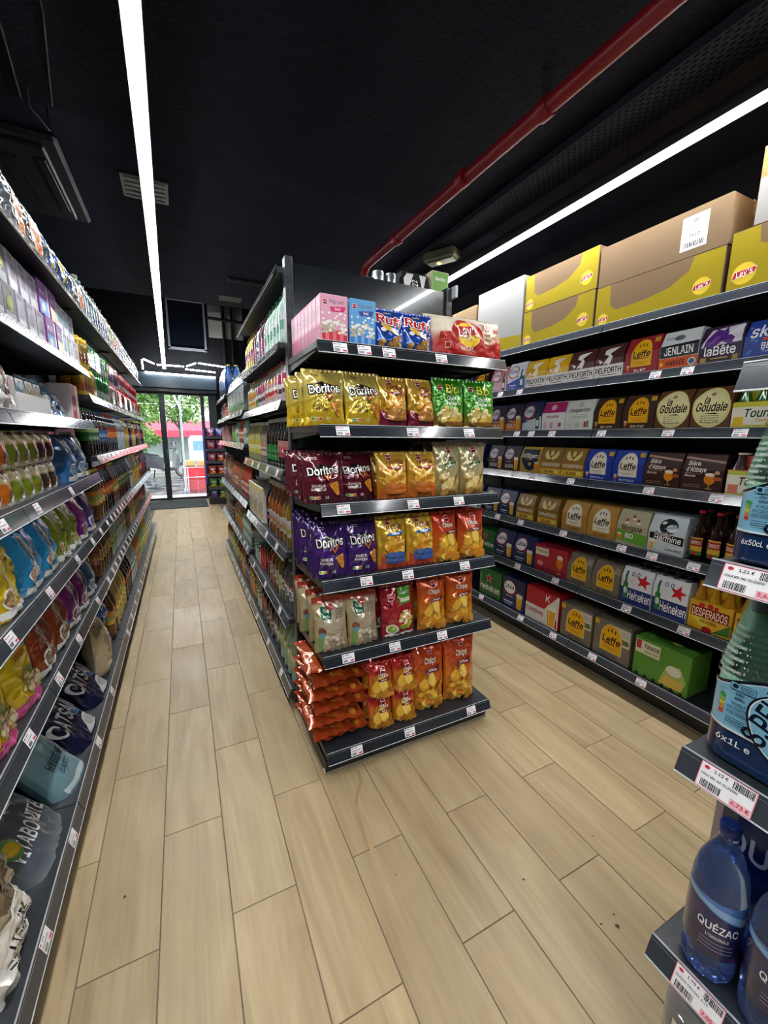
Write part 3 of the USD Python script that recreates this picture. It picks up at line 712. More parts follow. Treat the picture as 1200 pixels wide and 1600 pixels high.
def beers():
    B = BUILD
    pk = lambda key, *a, name='beer_pack', cat='beer pack', **k: B.__setitem__(key, (name, cat, pack(*a, **k)))
    def corner(a, w, h): a.rect(w * .3, w * .47, h * .8, h * .93, '#caa12c'); beer_glass(a, -w * .38, h * .06, h * .2, w * .1, True)
    pk('leffe_ruby', .18, .122, .19, '#9c1c2c', leffe('#f2b705', 'RUBY', '#ffffff', extra=corner))
    pk('leffe_brune', .175, .122, .185, '#3d2618', leffe('#f4ae08', 'BRUNE', '#e6d3a8', extra=corner))
    pk('leffe_blue', .18, .122, .185, '#1d3a9c', leffe('#ece2cc', 'ROYALE', '#e8e8f0', ring='#8f9bd0', extra=corner))
    pk('leffe_gold', .186, .122, .195, '#b98a3c', leffe('#efe6d2', 'BLONDE', '#5a3a10', ring='#e0c070'))
    pk('leffe_grey', .178, .124, .195, '#7c7260', leffe('#f6b90c', 'BLONDE', '#3a3226', ring='#dfc98a', extra=lambda a, w, h: a.rect(w * .26, w * .45, h * .72, h * .9, '#a59a80')))
    def l12(a, w, h):
        a.rect(w * .02, w * .48, h * .48, h * .93, '#d9d6cc', r=.008).lines(w * .24, w * .46, [h * .82, h * .76], .003, '#777777')
        a.ell(w * .30, h * .6, w * .07, h * .07, '#8a6a30').ell(w * .4, h * .6, w * .06, h * .07, '#5f7a3a')
        leffe('#f6b90c', 'BLONDE', '#3a3226', ring='#e7d9a0')(a, w * .95, h)
        a.rect(-w * .49, -w * .36, h * .83, h * .95, '#e9b81c')
    def l12top(a, w, d):
        a.ell(0, 0, w * .22, d * .17, '#1b150d').ell(0, 0, w * .18, d * .12, '#e0ac10').text('Leffe', 0, -d * .035, d * .08, '#1b150d', w=w * .24)
    pk('leffe_twelve', .232, .19, .235, '#7b7364', l12, kind='box', topart=l12top, sideart=lambda s, d, h: s.ell(0, h * .5, d * .3, h * .25, '#e7b21a').text('Leffe', 0, h * .47, h * .12, '#1b150d', w=d * .4))
    def pel(top, w1):
        def art(a, w, h):
            a.rect(-w * .495, w * .495, h * .04, h * .40, '#eeeae6').text('PELFORTH', 0, h * .15, h * .16, '#2a1a16', w=w * .9)
            a.rect(-w * .3, w * .3, h * .08, h * .1, '#8a2a2a')
            a.poly([(-w * .2, h * .43), (w * .06, h * .43), (w * .12, h * .62), (w * .0, h * .72), (w * .32, h * .9), (-w * .1, h * .88), (-w * .22, h * .72), (-w * .02, h * .66), (-w * .1, h * .54)], w1)
            a.ell(-w * .13, h * .8, w * .08, h * .06, w1).poly([(-w * .2, h * .5), (-w * .42, h * .62), (-w * .3, h * .44)], w1)
            a.ell(-w * .4, h * .56, w * .05, h * .05, '#b2342c').rect(-w * .03, w * .03, h * .36, h * .46, w1)
        return art
    pk('pelforth_yellow', .178, .12, .185, '#e8b818', pel('#e8b818', '#f8f3e6'), sideart=lambda s, d, h: s.rect(-d * .5, d * .5, .004, h * .4, '#eeeae6'))
    pk('pelforth_brown', .178, .12, .185, '#4a2220', pel('#4a2220', '#f4eee6'), sideart=lambda s, d, h: s.rect(-d * .5, d * .5, .004, h * .4, '#eeeae6'))
    def jen(a, w, h):
        a.rect(-w * .498, w * .498, h * .005, h * .30, '#e2581e').poly([(-w * .49, h * .31), (w * .49, h * .31), (w * .49, h * .66), (-w * .49, h * .62)], '#20282a')
        a.text('JENLAIN', 0, h * .37, h * .2, '#f4f4f0', w=w * .74, shear=-.05).text('AMBRÉE', -w * .06, h * .1, h * .12, '#1b1b1b', w=w * .5)
        a.ell(w * .36, h * .15, w * .1, h * .095, '#eceae0').ell(w * .36, h * .15, w * .07, h * .065, '#3f6f9c').ell(-w * .05, h * .8, w * .14, h * .07, '#5f6a70').text('1922', -w * .3, h * .78, h * .06, '#48545a')
        a.rect(-w * .46, -w * .38, h * .1, h * .2, '#f3c63a')
    pk('jenlain', .18, .12, .185, '#d9dde0', jen)
    def bete(a, w, h):
        a.poly([(-w * .46, h * .45), (-w * .3, h * .9), (w * .45, h * .95), (w * .46, h * .5)], '#dcd8e4')
        a.poly([(-w * .4, h * .45), (-w * .34, h * .66), (-w * .16, h * .92), (w * .0, h * .84), (w * .08, h * .95), (w * .12, h * .76), (w * .3, h * .62), (w * .24, h * .44), (w * .02, h * .56), (-w * .16, h * .42)], '#5a2a84')
        a.poly([(-w * .3, h * .5), (-w * .14, h * .72), (-w * .02, h * .7), (-w * .16, h * .55)], '#7d4aa8')
        for k in range(4): a.poly([(w * (.12 + k * .07), h * .72), (w * (.34 + k * .04), h * .92), (w * (.36 + k * .04), h * .9), (w * (.14 + k * .07), h * .7)], '#f5f3f8')
        a.text('laBête', 0, h * .22, h * .23, '#fbfafc', w=w * .72, edge=.002, ec='#2b1838').rect(-w * .2, w * .2, h * .12, h * .15, '#c7a24a').rect(-w * .44, -w * .3, h * .06, h * .18, '#c7a24a').rect(w * .3, w * .42, h * .06, h * .18, '#a98a40')
    pk('bete', .172, .12, .168, '#33213f', bete)
    def skoll(a, w, h):
        for i in range(24):
            r = random.Random(i); a.rect(-w * .49 + r.random() * w * .3, -w * .49 + r.random() * w * .3 + .01, r.random() * h * .9, 0, '#2a4fae') if False else a.ell(-w * .48 + r.random() * w * .36, h * (.06 + r.random() * .88), .007, .004, ['#3158b8', '#6c93d8', '#274aa4'][i % 3], 30, 6)
        a.text('skøll', -w * .06, h * .54, h * .3, '#f5f6fb', w=w * .68).rect(-w * .16, w * .22, h * .43, h * .5, '#e0452c').text('BEER', 0, h * .22, h * .16, '#f5f6fb', w=w * .34).text('TUBORG', 0, h * .13, h * .06, '#b9c6ea')
        a.poly([(w * .36, h * .1), (w * .49, h * .05), (w * .49, h * .9), (w * .42, h * .84)], '#e9eef8')
    pk('skoll', .19, .13, .158, '#26449c', skoll)
    def k1664(bg2, glass=True, name='', crest='#ffffff', tc='#16224e'):
        def art(a, w, h):
            if bg2: a.poly([(-w * .49, h * .01), (w * .49, h * .01), (w * .49, h * .5), (-w * .49, h * .26)], bg2)
            a.ell(-w * .16, h * .66, w * .29, h * .23, '#b3202c').ell(-w * .16, h * .66, w * .25, h * .2, crest).text('1664', -w * .16, h * .62, h * .13, tc, w=w * .42)
            for dx in (-.38, .06): a.poly([(w * dx, h * .4), (w * (dx + .08), h * .5), (w * (dx + .02), h * .52)], '#d03040')
            a.rect(-w * .3, 0, h * .36, h * .39, '#c9d0e4')
            if name: a.text(name, -w * .13, h * .13, h * .13, '#f4f4f8', w=w * (.5 if len(name) > 3 else .3))
            else: a.rect(-w * .4, w * .02, h * .16, h * .2, '#dfe3ee').rect(-w * .36, -w * .04, h * .08, h * .11, '#aab4d0')
            if glass: beer_glass(a, w * .29, h * .06, h * .5, w * .26)
            else: a.rect(w * .22, w * .4, h * .06, h * .5, '#1f5c34', r=.008).rect(w * .27, w * .35, h * .48, h * .72, '#1f5c34').rect(w * .24, w * .38, h * .16, h * .36, '#e8ece8')
        return art
    pk('k1664_blue', .172, .122, .195, '#232a55', k1664(None))
    pk('k1664_white', .175, .122, .195, '#e6eaf4', k1664('#2f58c0', False, '', '#f4f6fb', '#2f58c0'))
    pk('k1664_gold', .166, .122, .195, '#2a2c46', k1664('#e0701c', True, 'GOLD', '#e8eaf4'))
    pk('k1664_zero', .178, .122, .2, '#232f58', k1664('#dfe5ee', False, '0.0', '#e8eaf4'))
    pk('k1664_mille', .168, .122, .19, '#1d1d30', k1664('#402018', True, 'MILLÉSIME', '#d8daea'))
    pk('k1664_can', .205, .16, .215, '#1b2656', k1664(None))
    pk('k1664_crate', .235, .2, .245, '#1c2450', k1664('#26306a'), kind='box')
    pk('k1664_rose', .172, .122, .185, '#d88ea4', k1664('#eab6c4', False, '', '#f8eef2', '#b04a6a'))
    def pinkw(a, w, h):
        a.rect(-w * .495, w * .495, h * .62, h * .98, '#b8286e').ell(-w * .05, h * .8, w * .12, h * .1, '#f0c8d8').text('rosée', -w * .02, h * .44, h * .1, '#a83a70', w=w * .5)
        for i in range(3): a.rect(-w * .4 + i * w * .28, -w * .28 + i * w * .28, h * .08, h * .3, ['#e4c0cc', '#d8a8b8', '#eed6dc'][i], r=.006)
        a.ell(w * .3, h * .2, w * .06, h * .07, '#b03a50')
    pk('rosee', .19, .122, .188, '#f0ecec', pinkw)
    def hoeg(a, w, h):
        a.text('Hoegaarden', 0, h * .6, h * .13, '#6d6f66', w=w * .74, shear=.1).ell(0, h * .83, w * .1, h * .08, '#c9c9bc').lines(-w * .3, w * .3, [h * .5, h * .45, h * .4], .003, '#9c9d94')
        for i in range(3): a.ell(-w * .28 + i * w * .24, h * .18, w * .09, h * .09, ['#d8dcc8', '#c2cbb0', '#e2e2d4'][i])
        a.rect(w * .2, w * .28, h * .1, h * .28, '#a83a34').rect(w * .3, w * .36, h * .1, h * .3, '#7a5a2c')
    pk('hoegaarden', .198, .122, .186, '#dfe3dd', hoeg)
    def goud(a, w, h):
        a.ell(0, h * .5, w * .485, h * .485, '#a88a34').ell(0, h * .5, w * .47, h * .468, '#efe7a8').ell(0, h * .5, w * .435, h * .43, '#cdbf6a').ell(0, h * .5, w * .425, h * .42, '#f0e8ae')
        a.text('la', -w * .12, h * .6, h * .17, '#17130c', w=w * .14, shear=.2).text('Goudale', 0, h * .42, h * .2, '#17130c', w=w * .78, shear=.18)
        a.poly([(-w * .15, h * .36), (w * .12, h * .38), (w * .2, h * .34), (0, h * .35)], '#17130c').ell(0, h * .82, w * .06, h * .04, '#8a8460').lines(-w * .24, w * .24, [h * .3, h * .25, h * .2], .0025, '#7a7350')
        a.text('Bière Artisanale du Nord', 0, h * .125, h * .045, '#4a4420', w=w * .46, arc=3.0)
    pk('goudale', .163, .122, .192, '#5f3c1e', goud, k=.7, sideart=lambda s, d, h: s.ell(0, h * .4, d * .3, h * .2, '#8a5a28'))
    def tour(c1, c2, juice):
        def art(a, w, h):
            hb = h * .6
            a.rect(-w * .495, w * .495, hb * .03, hb * .97, '#f3f1e0').rect(-w * .495, w * .495, hb * .8, hb * .97, c1).rect(-w * .495, w * .495, hb * .03, hb * .12, c1)
            a.text('Tourtel', w * .06, hb * .42, hb * .3, '#1c4a36', w=w * .66, shear=.16).text('Twist', w * .1, hb * .24, hb * .12, c2, w=w * .3, shear=.2)
            a.rect(-w * .45, -w * .25, hb * .08, hb * .5, juice, r=.006).rect(-w * .45, -w * .25, hb * .42, hb * .54, '#fbf3da').rect(w * .16, w * .4, hb * .07, hb * .2, c2)
        return art
    pk('tourtel_lemon', .19, .12, .19, '#d8cf3a', tour('#d9d43c', '#c8a81e', '#f2cb30'), kind='basket', neck='#2f6a2a', cap='#e6d23a')
    pk('tourtel_peach', .19, .12, .19, '#d8604a', tour('#c9d25a', '#d84a3a', '#e8806a'), kind='basket', neck='#4a3434', cap='#e8e2d8')
    def aff(a, w, h):
        s = [(-w * .44, h * .92), (w * .44, h * .92), (w * .42, h * .4), (w * .2, h * .12), (0, h * .05), (-w * .2, h * .12), (-w * .42, h * .4)]
        a.poly(s, '#c8a23c').poly([(x * .94, h * .5 + (z - h * .5) * .94) for x, z in s], '#1b2242').text('Affligem', -w * .02, h * .58, h * .16, '#f2efe4', w=w * .76).ell(0, h * .35, w * .08, h * .07, '#c8a23c').rect(-w * .2, w * .2, h * .5, h * .52, '#c8a23c')
        beer_glass(a, w * .34, h * .06, h * .4, w * .24, True)
    pk('affligem', .188, .122, .186, '#c39a2c', aff)
    def grim(a, w, h):
        a.rect(-w * .495, w * .495, h * .04, h * .24, '#e2b93a').text('BLONDE', 0, h * .09, h * .09, '#4a2c0c', w=w * .5)
        a.rect(-w * .495, w * .495, h * .24, h * .5, '#a87824').text('GRIMBERGEN', 0, h * .33, h * .115, '#fbf4dc', w=w * .86, edge=.0012, ec='#5a3a10')
        for s in (-1, 1):
            a.poly([(0, h * .6), (s * w * .12, h * .72), (s * w * .3, h * .92), (s * w * .34, h * .74), (s * w * .26, h * .62), (s * w * .1, h * .56)], '#ecd488')
        a.ell(0, h * .8, w * .07, h * .1, '#ecd488').rect(w * .2, w * .4, h * .1, h * .2, '#f4d870')
    pk('grimbergen', .172, .122, .186, '#8f6a24', grim)
    def abb(a, w, h):
        a.poly([(-w * .49, h * .86), (w * .49, h * .76), (w * .49, h * .82), (-w * .49, h * .92)], '#b88a80').text('Bière', -w * .22, h * .68, h * .12, '#f2ece6', w=w * .3).text("d'Abbaye", -w * .14, h * .52, h * .12, '#f2ece6', w=w * .48).rect(-w * .4, -w * .02, h * .47, h * .48, '#c9a89c').text('Blonde', -w * .27, h * .38, h * .06, '#e6d8cc')
        beer_glass(a, w * .2, h * .08, h * .44, w * .26, True)
        a.ell(w * .36, h * .52, w * .06, h * .05, '#d8a078').ell(w * .38, h * .36, w * .1, h * .05, '#b0562c').lines(-w * .4, 0, [h * .1, h * .15], .003, '#b09088')
    pk('abbaye', .18, .122, .18, '#3a201a', abb)
    def morg(a, w, h):
        a.poly([(-w * .49, h * .12), (w * .49, h * .03), (w * .49, h * .36), (-w * .49, h * .42)], '#6aa838').text('Morgane', 0, h * .42, h * .15, '#3f3a24', w=w * .66, shear=.1).text('BIO', -w * .06, h * .2, h * .14, '#ffffff', w=w * .26)
        for x, z in ((-.2, .7), (0, .82), (.16, .72)): a.ell(w * x, h * z, w * .05, h * .05, '#a84a4a').ell(w * x + .004, h * z - .012, w * .07, h * .03, '#e8e4d0')
        beer_glass(a, -w * .38, h * .08, h * .24, w * .16, True)
    pk('morgane', .175, .122, .198, '#b9b394', morg)
    def herm(a, w, h):
        a.ell(w * .02, h * .72, w * .25, h * .2, '#14161a').ell(w * .12, h * .68, w * .15, h * .1, '#eef2f6').ell(-w * .12, h * .8, w * .07, h * .035, '#eef2f6', 30).poly([(-w * .1, h * .64), (w * .2, h * .8), (w * .26, h * .7)], '#9cc4e0')
        a.poly([(-w * .46, h * .36), (w * .47, h * .28), (w * .47, h * .5), (-w * .46, h * .52)], '#15171b').text('Hermine', w * .04, h * .33, h * .15, '#f6f6f6', w=w * .74, shear=.08).text('Blanche', -w * .1, h * .47, h * .1, '#14161a', w=w * .42, shear=.1, edge=.002, ec='#f6f6f6')
        beer_glass(a, -w * .38, h * .06, h * .26, w * .13); a.text('Lancelot', w * .22, h * .1, h * .07, '#4a4634', shear=.2)
    pk('hermine', .18, .122, .2, '#cfdbe2', herm)
    def hein(a, w, h):
        a.star(-w * .05, h * .66, h * .19, '#ffffff').star(-w * .05, h * .66, h * .165, '#d8242c').text('Heineken', 0, h * .22, h * .22, '#f4f6f2', w=w * .9).ell(-w * .42, h * .6, w * .04, h * .24, '#58a85a')
        a.ell(w * .2, h * .45, w * .2, h * .02, '#2f8a42')
    pk('heineken_green', .26, .19, .235, '#1e6a30', hein, kind='box')
    pk('heineken_small', .2, .14, .18, '#1e6a30', hein, kind='box')
    def hei0(a, w, h):
        a.rect(-w * .497, w * .497, h * .005, h * .42, '#1e3478').star(w * .22, h * .66, h * .19, '#d8202c', 80).text('Heineken', w * .12, h * .14, h * .22, '#f6f7fa', w=w * .74)
        a.rect(-w * .42, -w * .26, h * .12, h * .56, '#2e7a42', r=.01).rect(-w * .375, -w * .305, h * .5, h * .84, '#2e7a42', r=.004).ell(-w * .34, h * .34, w * .06, h * .09, '#dfe8e0')
        a.text('0.0', -w * .06, h * .74, h * .1, '#5a6a8a')
        for k in range(14): a.ell(-w * .45 + k * w * .066, h * .05, .003, .003, '#6a86c8', n=6)
    pk('heineken_zero', .172, .15, .225, '#e6ebf0', hei0, kind='caps', cap='#3c424c', k=.7)
    def desp(a, w, h):
        hb = h * .6
        a.poly([(-w * .49, hb * .5), (-w * .1, hb * .1), (w * .1, hb * .55), (-w * .2, hb * .95)], '#e8d44a').poly([(w * .1, hb * .05), (w * .49, hb * .1), (w * .49, hb * .5)], '#3f7a34')
        a.rect(-w * .44, w * .44, hb * .46, hb * .82, '#8e1420', r=.004).text('DESPERADOS', 0, hb * .5, hb * .26, '#f6e7c8', w=w * .82, edge=.0018, ec='#a8202c').ell(-w * .2, hb * .88, w * .07, hb * .08, '#c82430').ell(0, hb * .9, w * .07, hb * .08, '#c82430').ell(w * .14, hb * .88, w * .05, hb * .07, '#c82430')
        a.text('ORIGINAL', 0, hb * .3, hb * .1, '#6a1a14', w=w * .4).ell(-w * .02, hb * .1, w * .12, hb * .1, '#b01c28')
    pk('desperados', .182, .13, .25, '#dfae28', desp, kind='basket', neck='#c08a1c', cap='#d8b23a')
    def red5(a, w, h):
        a.poly([(-w * .47, h * .6), (-w * .05, h * .62), (-w * .05, h * .9), (-w * .47, h * .88)], '#efe6d0').text('Panaché', -w * .26, h * .72, h * .12, '#a8842c', w=w * .34).rect(-w * .47, w * .47, h * .08, h * .2, '#8e1424')
        beer_glass(a, w * .3, h * .1, h * .7, w * .2, True); a.ell(-w * .3, h * .3, w * .1, h * .1, '#e08a90')
    pk('red_multipack', .275, .18, .19, '#b32436', red5, kind='box')
    def kro(a, w, h):
        a.rect(-w * .497, w * .1, h * .01, h * .48, '#f1eeec').rect(w * .1, w * .497, h * .01, h * .99, '#eceae6').poly([(w * .1, h * .99), (w * .1, h * .5), (w * .46, h * .99)], '#c8202c').text('Kronenbourg', -w * .2, h * .26, h * .13, '#b8202c', w=w * .52).text('K', w * .18, h * .72, h * .2, '#f4f0ee')
        beer_glass(a, w * .3, h * .05, h * .62, w * .24); a.rect(w * .42, w * .47, h * .05, h * .3, '#b8202c')
    pk('kronenbourg', .295, .2, .245, '#c6202e', kro, kind='box')
    def pan(a, w, h):
        a.poly([(-w * .47, h * .6), (-w * .02, h * .6), (-w * .02, h * .93), (-w * .47, h * .93)], '#e8e4c8').rect(-w * .46, -w * .37, h * .7, h * .92, '#c82a58').text('Panaché', -w * .17, h * .76, h * .12, '#4a4636', w=w * .26).text('saveur citron', -w * .17, h * .65, h * .07, '#8a8660', w=w * .26)
        a.poly([(0, h * .08), (w * .1, h * .5), (w * .34, h * .66), (w * .46, h * .35), (w * .4, h * .1)], '#b9c86a').poly([(w * .02, h * .06), (w * .12, h * .34), (w * .4, h * .3), (w * .4, h * .08)], '#e8c85a').ell(w * .24, h * .5, w * .13, h * .12, '#eef0dc')
        for k in range(6): a.ell(-w * .4 + k * w * .16, h * .05, w * .035, h * .04, '#26331a', n=12)
    pk('panache_green', .285, .19, .225, '#5d9a34', pan, kind='box', topart=lambda a, w, d: a.ell(0, 0, w * .3, d * .25, '#3f6a24').ell(w * .1, 0, w * .1, d * .12, '#c9d26a'))
    def despb(t):
        part(t, 'glass', M().lathe([(.03, 0), (.0335, .004), (.0335, .12), (.027, .155), (.014, .19), (.0125, .232), (.0145, .233), (.0145, .242)], '#241008', 18), GLOSS)
        a = Art().rect(-.03, .03, .03, .118, '#d8b23a').rect(-.03, .03, .075, .11, '#a01c28').text('DESPERADOS', 0, .083, .018, '#f6e7c8', w=.05).rect(-.03, .03, .03, .05, '#4a7a34').ell(0, .04, .01, .009, '#b8202c')
        part(t, 'label', a.emit(M(), lambda v, o: np.c_[(.0337 + o) * np.sin(v[:, 0] / .0336), -(.0337 + o) * np.cos(v[:, 0] / .0336), v[:, 1]], .006), PRINT)
        part(t, 'cap', M().lathe([(.015, .238), (.0155, .238), (.0145, .25), (.011, .252)], '#b02030', 14), PLASTIC)
    B['desperados_bottle'] = ('beer_bottle', 'beer bottle', despb)
    def wired(t):
        part(t, 'glass', M().lathe([(.032, 0), (.034, .004), (.034, .12), (.016, .172), (.0145, .215)], '#141008', 18), GLOSS)
        part(t, 'stopper', M().lathe([(.02, .216), (.021, .22), (.021, .226), (.014, .232)], '#16181b', 14), PLASTIC)
        part(t, 'wire', M().tube([(-.018, -.004, .175), (-.02, -.006, .2), (-.012, -.008, .226), (.012, -.008, .226), (.02, -.006, .2), (.018, -.004, .175)], .0014, '#cfd2d6', 6), CHROME)
    B['wired_bottle'] = ('swing_top_bottle', 'beer bottle', wired)
beers()

# ---------------------------------------------------------------- stocking the beer shelves
RX = 2.235                                                          # the fronts of the packs
SHELFWORD = ['highest beer shelf', 'second beer shelf down', 'third beer shelf down', 'fourth beer shelf down', 'fifth beer shelf down', 'lowest beer shelf']
DEPTH = {}
def beer(key, yc, row, label, d=.122, x=None, extra=0, dz=0.0, rz=0.0):
    z = R_Z[row]
    x = (x or RX) + d / 2 - (.03 if row == 6 else 0)
    put(key, label, (x, yc, z + dz), -90 + rz)
    for e in range(extra):
        put(key, label + ', pack behind it' if e == 0 else label + ', third one back', (x + (d + .004) * (e + 1), yc, z), -90)

beer('k1664_rose', 2.555, 1, 'pink crested beer pack at the far left of the highest beer shelf')
beer('k1664_white', 2.372, 1, 'white and blue crested beer pack on the highest beer shelf')
beer('pelforth_yellow', 2.186, 1, 'yellow and white pelican beer pack, left one of two', extra=1)
beer('pelforth_yellow', 2.004, 1, 'yellow and white pelican beer pack beside the brown pelican packs', extra=1)
beer('pelforth_brown', 1.822, 1, 'brown and white pelican beer pack beside the yellow ones', extra=1)
beer('pelforth_brown', 1.640, 1, 'brown and white pelican beer pack next to the ruby one', extra=1)
beer('leffe_ruby', 1.452, 1, 'ruby red beer pack with a yellow arch', extra=1)
beer('jenlain', 1.268, 1, 'white, black and orange beer pack reading AMBRÉE', extra=1)
beer('bete', 1.090, 1, 'dark purple beer pack with a purple beast', extra=1)
beer('skoll', .905, 1, 'blue speckled beer pack reading BEER at the right end', d=.13)
beer('skoll', .712, 1, 'blue speckled beer pack past the frame edge, next along', d=.13)
for i, y in enumerate((.955, .88, .805, .73)):
    put('wired_bottle', f'dark swing top beer bottle behind the blue speckled pack, {ORD[i]} from the left', (2.44, y, R_Z[1]), -90)
beer('k1664_gold', 2.545, 2, 'dark and orange crested beer pack with beer glass, far left one', extra=1)
beer('k1664_gold', 2.373, 2, 'dark and orange crested beer pack with beer glass, right one', extra=1)
beer('k1664_zero', 2.193, 2, 'navy and white crested pack marked 0.0', extra=1)
beer('rosee', 2.004, 2, 'white beer pack with a magenta top band', extra=1)
beer('hoegaarden', 1.806, 2, 'plain whitish beer pack with grey script', extra=1)
beer('leffe_brune', 1.614, 2, 'dark brown pack with yellow arch beside the whitish pack', extra=1)
beer('leffe_brune', 1.432, 2, 'dark brown pack with yellow arch beside the oval label packs', extra=1)
beer('goudale', 1.258, 2, 'brown beer pack with a big cream oval label, left one', extra=1)
beer('goudale', 1.090, 2, 'brown beer pack with a big cream oval label, right one', extra=1)
beer('tourtel_lemon', .910, 2, 'yellow open beer carrier with green necked bottles', d=.12)
beer('tourtel_lemon', .715, 2, 'yellow open beer carrier past the foreground shelf, second one', d=.12)
beer('k1664_mille', 2.54, 3, 'dark crested pack with beer glass on third beer shelf, far left', extra=1)
beer('k1664_mille', 2.366, 3, 'dark crested pack beside the gold pack with navy shield', extra=1)
beer('affligem', 2.182, 3, 'gold beer pack with a navy shield', extra=1)
beer('grimbergen', 1.997, 3, 'gold winged beer pack beside the navy shield pack', extra=1)
beer('grimbergen', 1.821, 3, 'gold winged beer pack beside the blue packs', extra=1)
beer('leffe_blue', 1.640, 3, 'royal blue pack with cream arch, left one', extra=1)
beer('leffe_blue', 1.456, 3, 'royal blue pack with cream arch, right one', extra=1)
beer('abbaye', 1.272, 3, 'dark brown abbey beer pack with goblet, left one', extra=1)
beer('abbaye', 1.088, 3, 'dark brown abbey beer pack with goblet, right one', extra=1)
beer('tourtel_peach', .89, 3, 'red and white open beer carrier behind the green bottles', d=.12)
beer('k1664_blue', 2.56, 4, 'navy crested beer pack on the fourth beer shelf, far left', extra=1)
beer('k1664_blue', 2.382, 4, 'navy crested beer pack beside the gold winged packs', extra=1)
beer('grimbergen', 2.196, 4, 'gold winged beer pack on the fourth beer shelf, left one', extra=1)
beer('grimbergen', 1.988, 4, 'gold winged beer pack on the fourth beer shelf, right one', extra=1)
beer('leffe_gold', 1.772, 4, 'light gold pack with cream arch, left one', extra=1)
beer('leffe_gold', 1.578, 4, 'light gold pack with cream arch, right one', extra=1)
beer('morgane', 1.392, 4, 'beige and green organic beer pack', extra=1)
beer('hermine', 1.208, 4, 'white and black wheat beer pack with a stoat emblem', extra=1)
for i, y in enumerate((1.075, 1.0, .925, .85)):
    put('desperados_bottle', f'dark loose beer bottle with red and yellow label, {ORD[i]} from the left', (2.275, y, R_Z[4]), -90)
    put('desperados_bottle', f'dark loose beer bottle in the second row, {ORD[i]} from the left', (2.35, y, R_Z[4]), -90)
beer('heineken_small', 2.60, 5, 'green beer box with red star on the fifth beer shelf', d=.14)
beer('k1664_can', 2.39, 5, 'navy crested beer pack on the fifth beer shelf, left one', d=.16, extra=1)
beer('k1664_can', 2.178, 5, 'navy crested beer pack beside the red multipack', d=.16, extra=1)
beer('red_multipack', 1.932, 5, 'low red multipack with a beer goblet', d=.18, extra=1)
beer('leffe_grey', 1.698, 5, 'taupe pack with yellow arch on fifth beer shelf, left one', extra=1)
beer('leffe_grey', 1.514, 5, 'taupe pack with yellow arch beside the white star packs', extra=1)
beer('heineken_zero', 1.328, 5, 'white and blue red star pack, left one of two', d=.15, extra=1)
beer('heineken_zero', 1.150, 5, 'white and blue red star pack, right one of two', d=.15, extra=1)
beer('desperados', .965, 5, 'yellow beer carrier with red banner and amber bottles', d=.13, extra=1)
beer('desperados', .775, 5, 'yellow beer carrier with red banner, next one nearer', d=.13)
beer('heineken_green', 2.49, 6, 'large green beer box with red star on the lowest shelf', d=.19, extra=1)
beer('k1664_crate', 2.225, 6, 'large navy crested beer box on the lowest shelf', d=.2, extra=1)
beer('kronenbourg', 1.945, 6, 'red and white beer box with a tall beer glass', d=.2, extra=1)
beer('leffe_twelve', 1.662, 6, 'big taupe beer box with yellow arch, left one', d=.19, extra=1)
beer('leffe_twelve', 1.415, 6, 'big taupe beer box with yellow arch, right one', d=.19, extra=1)
beer('panache_green', 1.135, 6, 'green shandy box with a lemon glass', d=.19)
# the far section, only glimpsed past the crisp display
for r, keys in ((1, ('leffe_brune', 'k1664_blue')), (2, ('leffe_gold', 'k1664_blue')), (3, ('k1664_blue', 'affligem')), (4, ('k1664_zero', 'grimbergen'))):
    for j, k in enumerate(keys):
        beer(k, 2.76 + .19 * j + .02, r, f'{["brown arched","navy crested","gold arched","navy crested","navy crested","navy shield","navy and white","gold winged"][(r - 1) * 2 + j]} beer pack past the section joint, {SHELFWORD[r - 1]}')
# ---------------------------------------------------------------- cardboard cartons on top of the beer shelving
CB = '#846b4f'
def lays(a, x, y, r):
    a.ell(x, y, r, r, '#f2d23c').poly([(x - r * 1.02, y - r * .42), (x + r * .9, y - r * .12), (x + r * 1.04, y + r * .42), (x - r * .8, y + r * .3)], '#f5efe4').poly([(x - r * .96, y - r * .36), (x + r * .86, y - r * .08), (x + r * .98, y + r * .38), (x - r * .76, y + r * .25)], '#c8202c')
    a.text("Lay's", x + r * .05, y - r * .2, r * .52, '#fdfaf4', w=r * 1.35, rot=7, shear=.1)
def carton(w, d, h, art, body=CB):
    def build(t):
        m = M().box(-w / 2, w / 2, -d / 2, d / 2, 0, h, body, .004)
        part(t, 'box', m, PAPER)
        m = M().box(-w / 2 + .003, w / 2 - .003, -.0015, .0015, h - .0005, h + .0006, '#8f7658')
        for s in (-1, 1): m.box(s * (w / 2 - .02), s * (w / 2 + .0008), -.025, .025, h - .06, h + .0008, '#a98e63')
        part(t, 'tape', m, CARD)
        a = Art().rect(-w * .499, w * .499, .001, h - .001, body); art(a, w, h)
        if len(a.L) > 1: part(t, 'front_print', a.emit(M(), front(-d / 2)), PAPER)
    return build
YEL = '#a8940c'
def yel_left(a, w, h):      # yellow band with a bare swoosh, logos at both ends
    a.poly([(-w * .497, h * .012), (w * .497, h * .012), (w * .497, h * .985), (w * .30, h * .985), (w * .27, h * .72), (w * .14, h * .5), (-w * .05, h * .40), (-w * .3, h * .36), (-w * .36, h * .5), (-w * .37, h * .985), (-w * .497, h * .985)], YEL)
    lays(a, w * .37, h * .34, h * .17); lays(a, -w * .42, h * .2, h * .14)
def yel_right(a, w, h):
    a.poly([(-w * .497, h * .012), (w * .497, h * .012), (w * .497, h * .62), (-w * .24, h * .62), (-w * .33, h * .72), (-w * .34, h * .985), (-w * .497, h * .985)], YEL)
    lays(a, -w * .40, h * .3, h * .17)
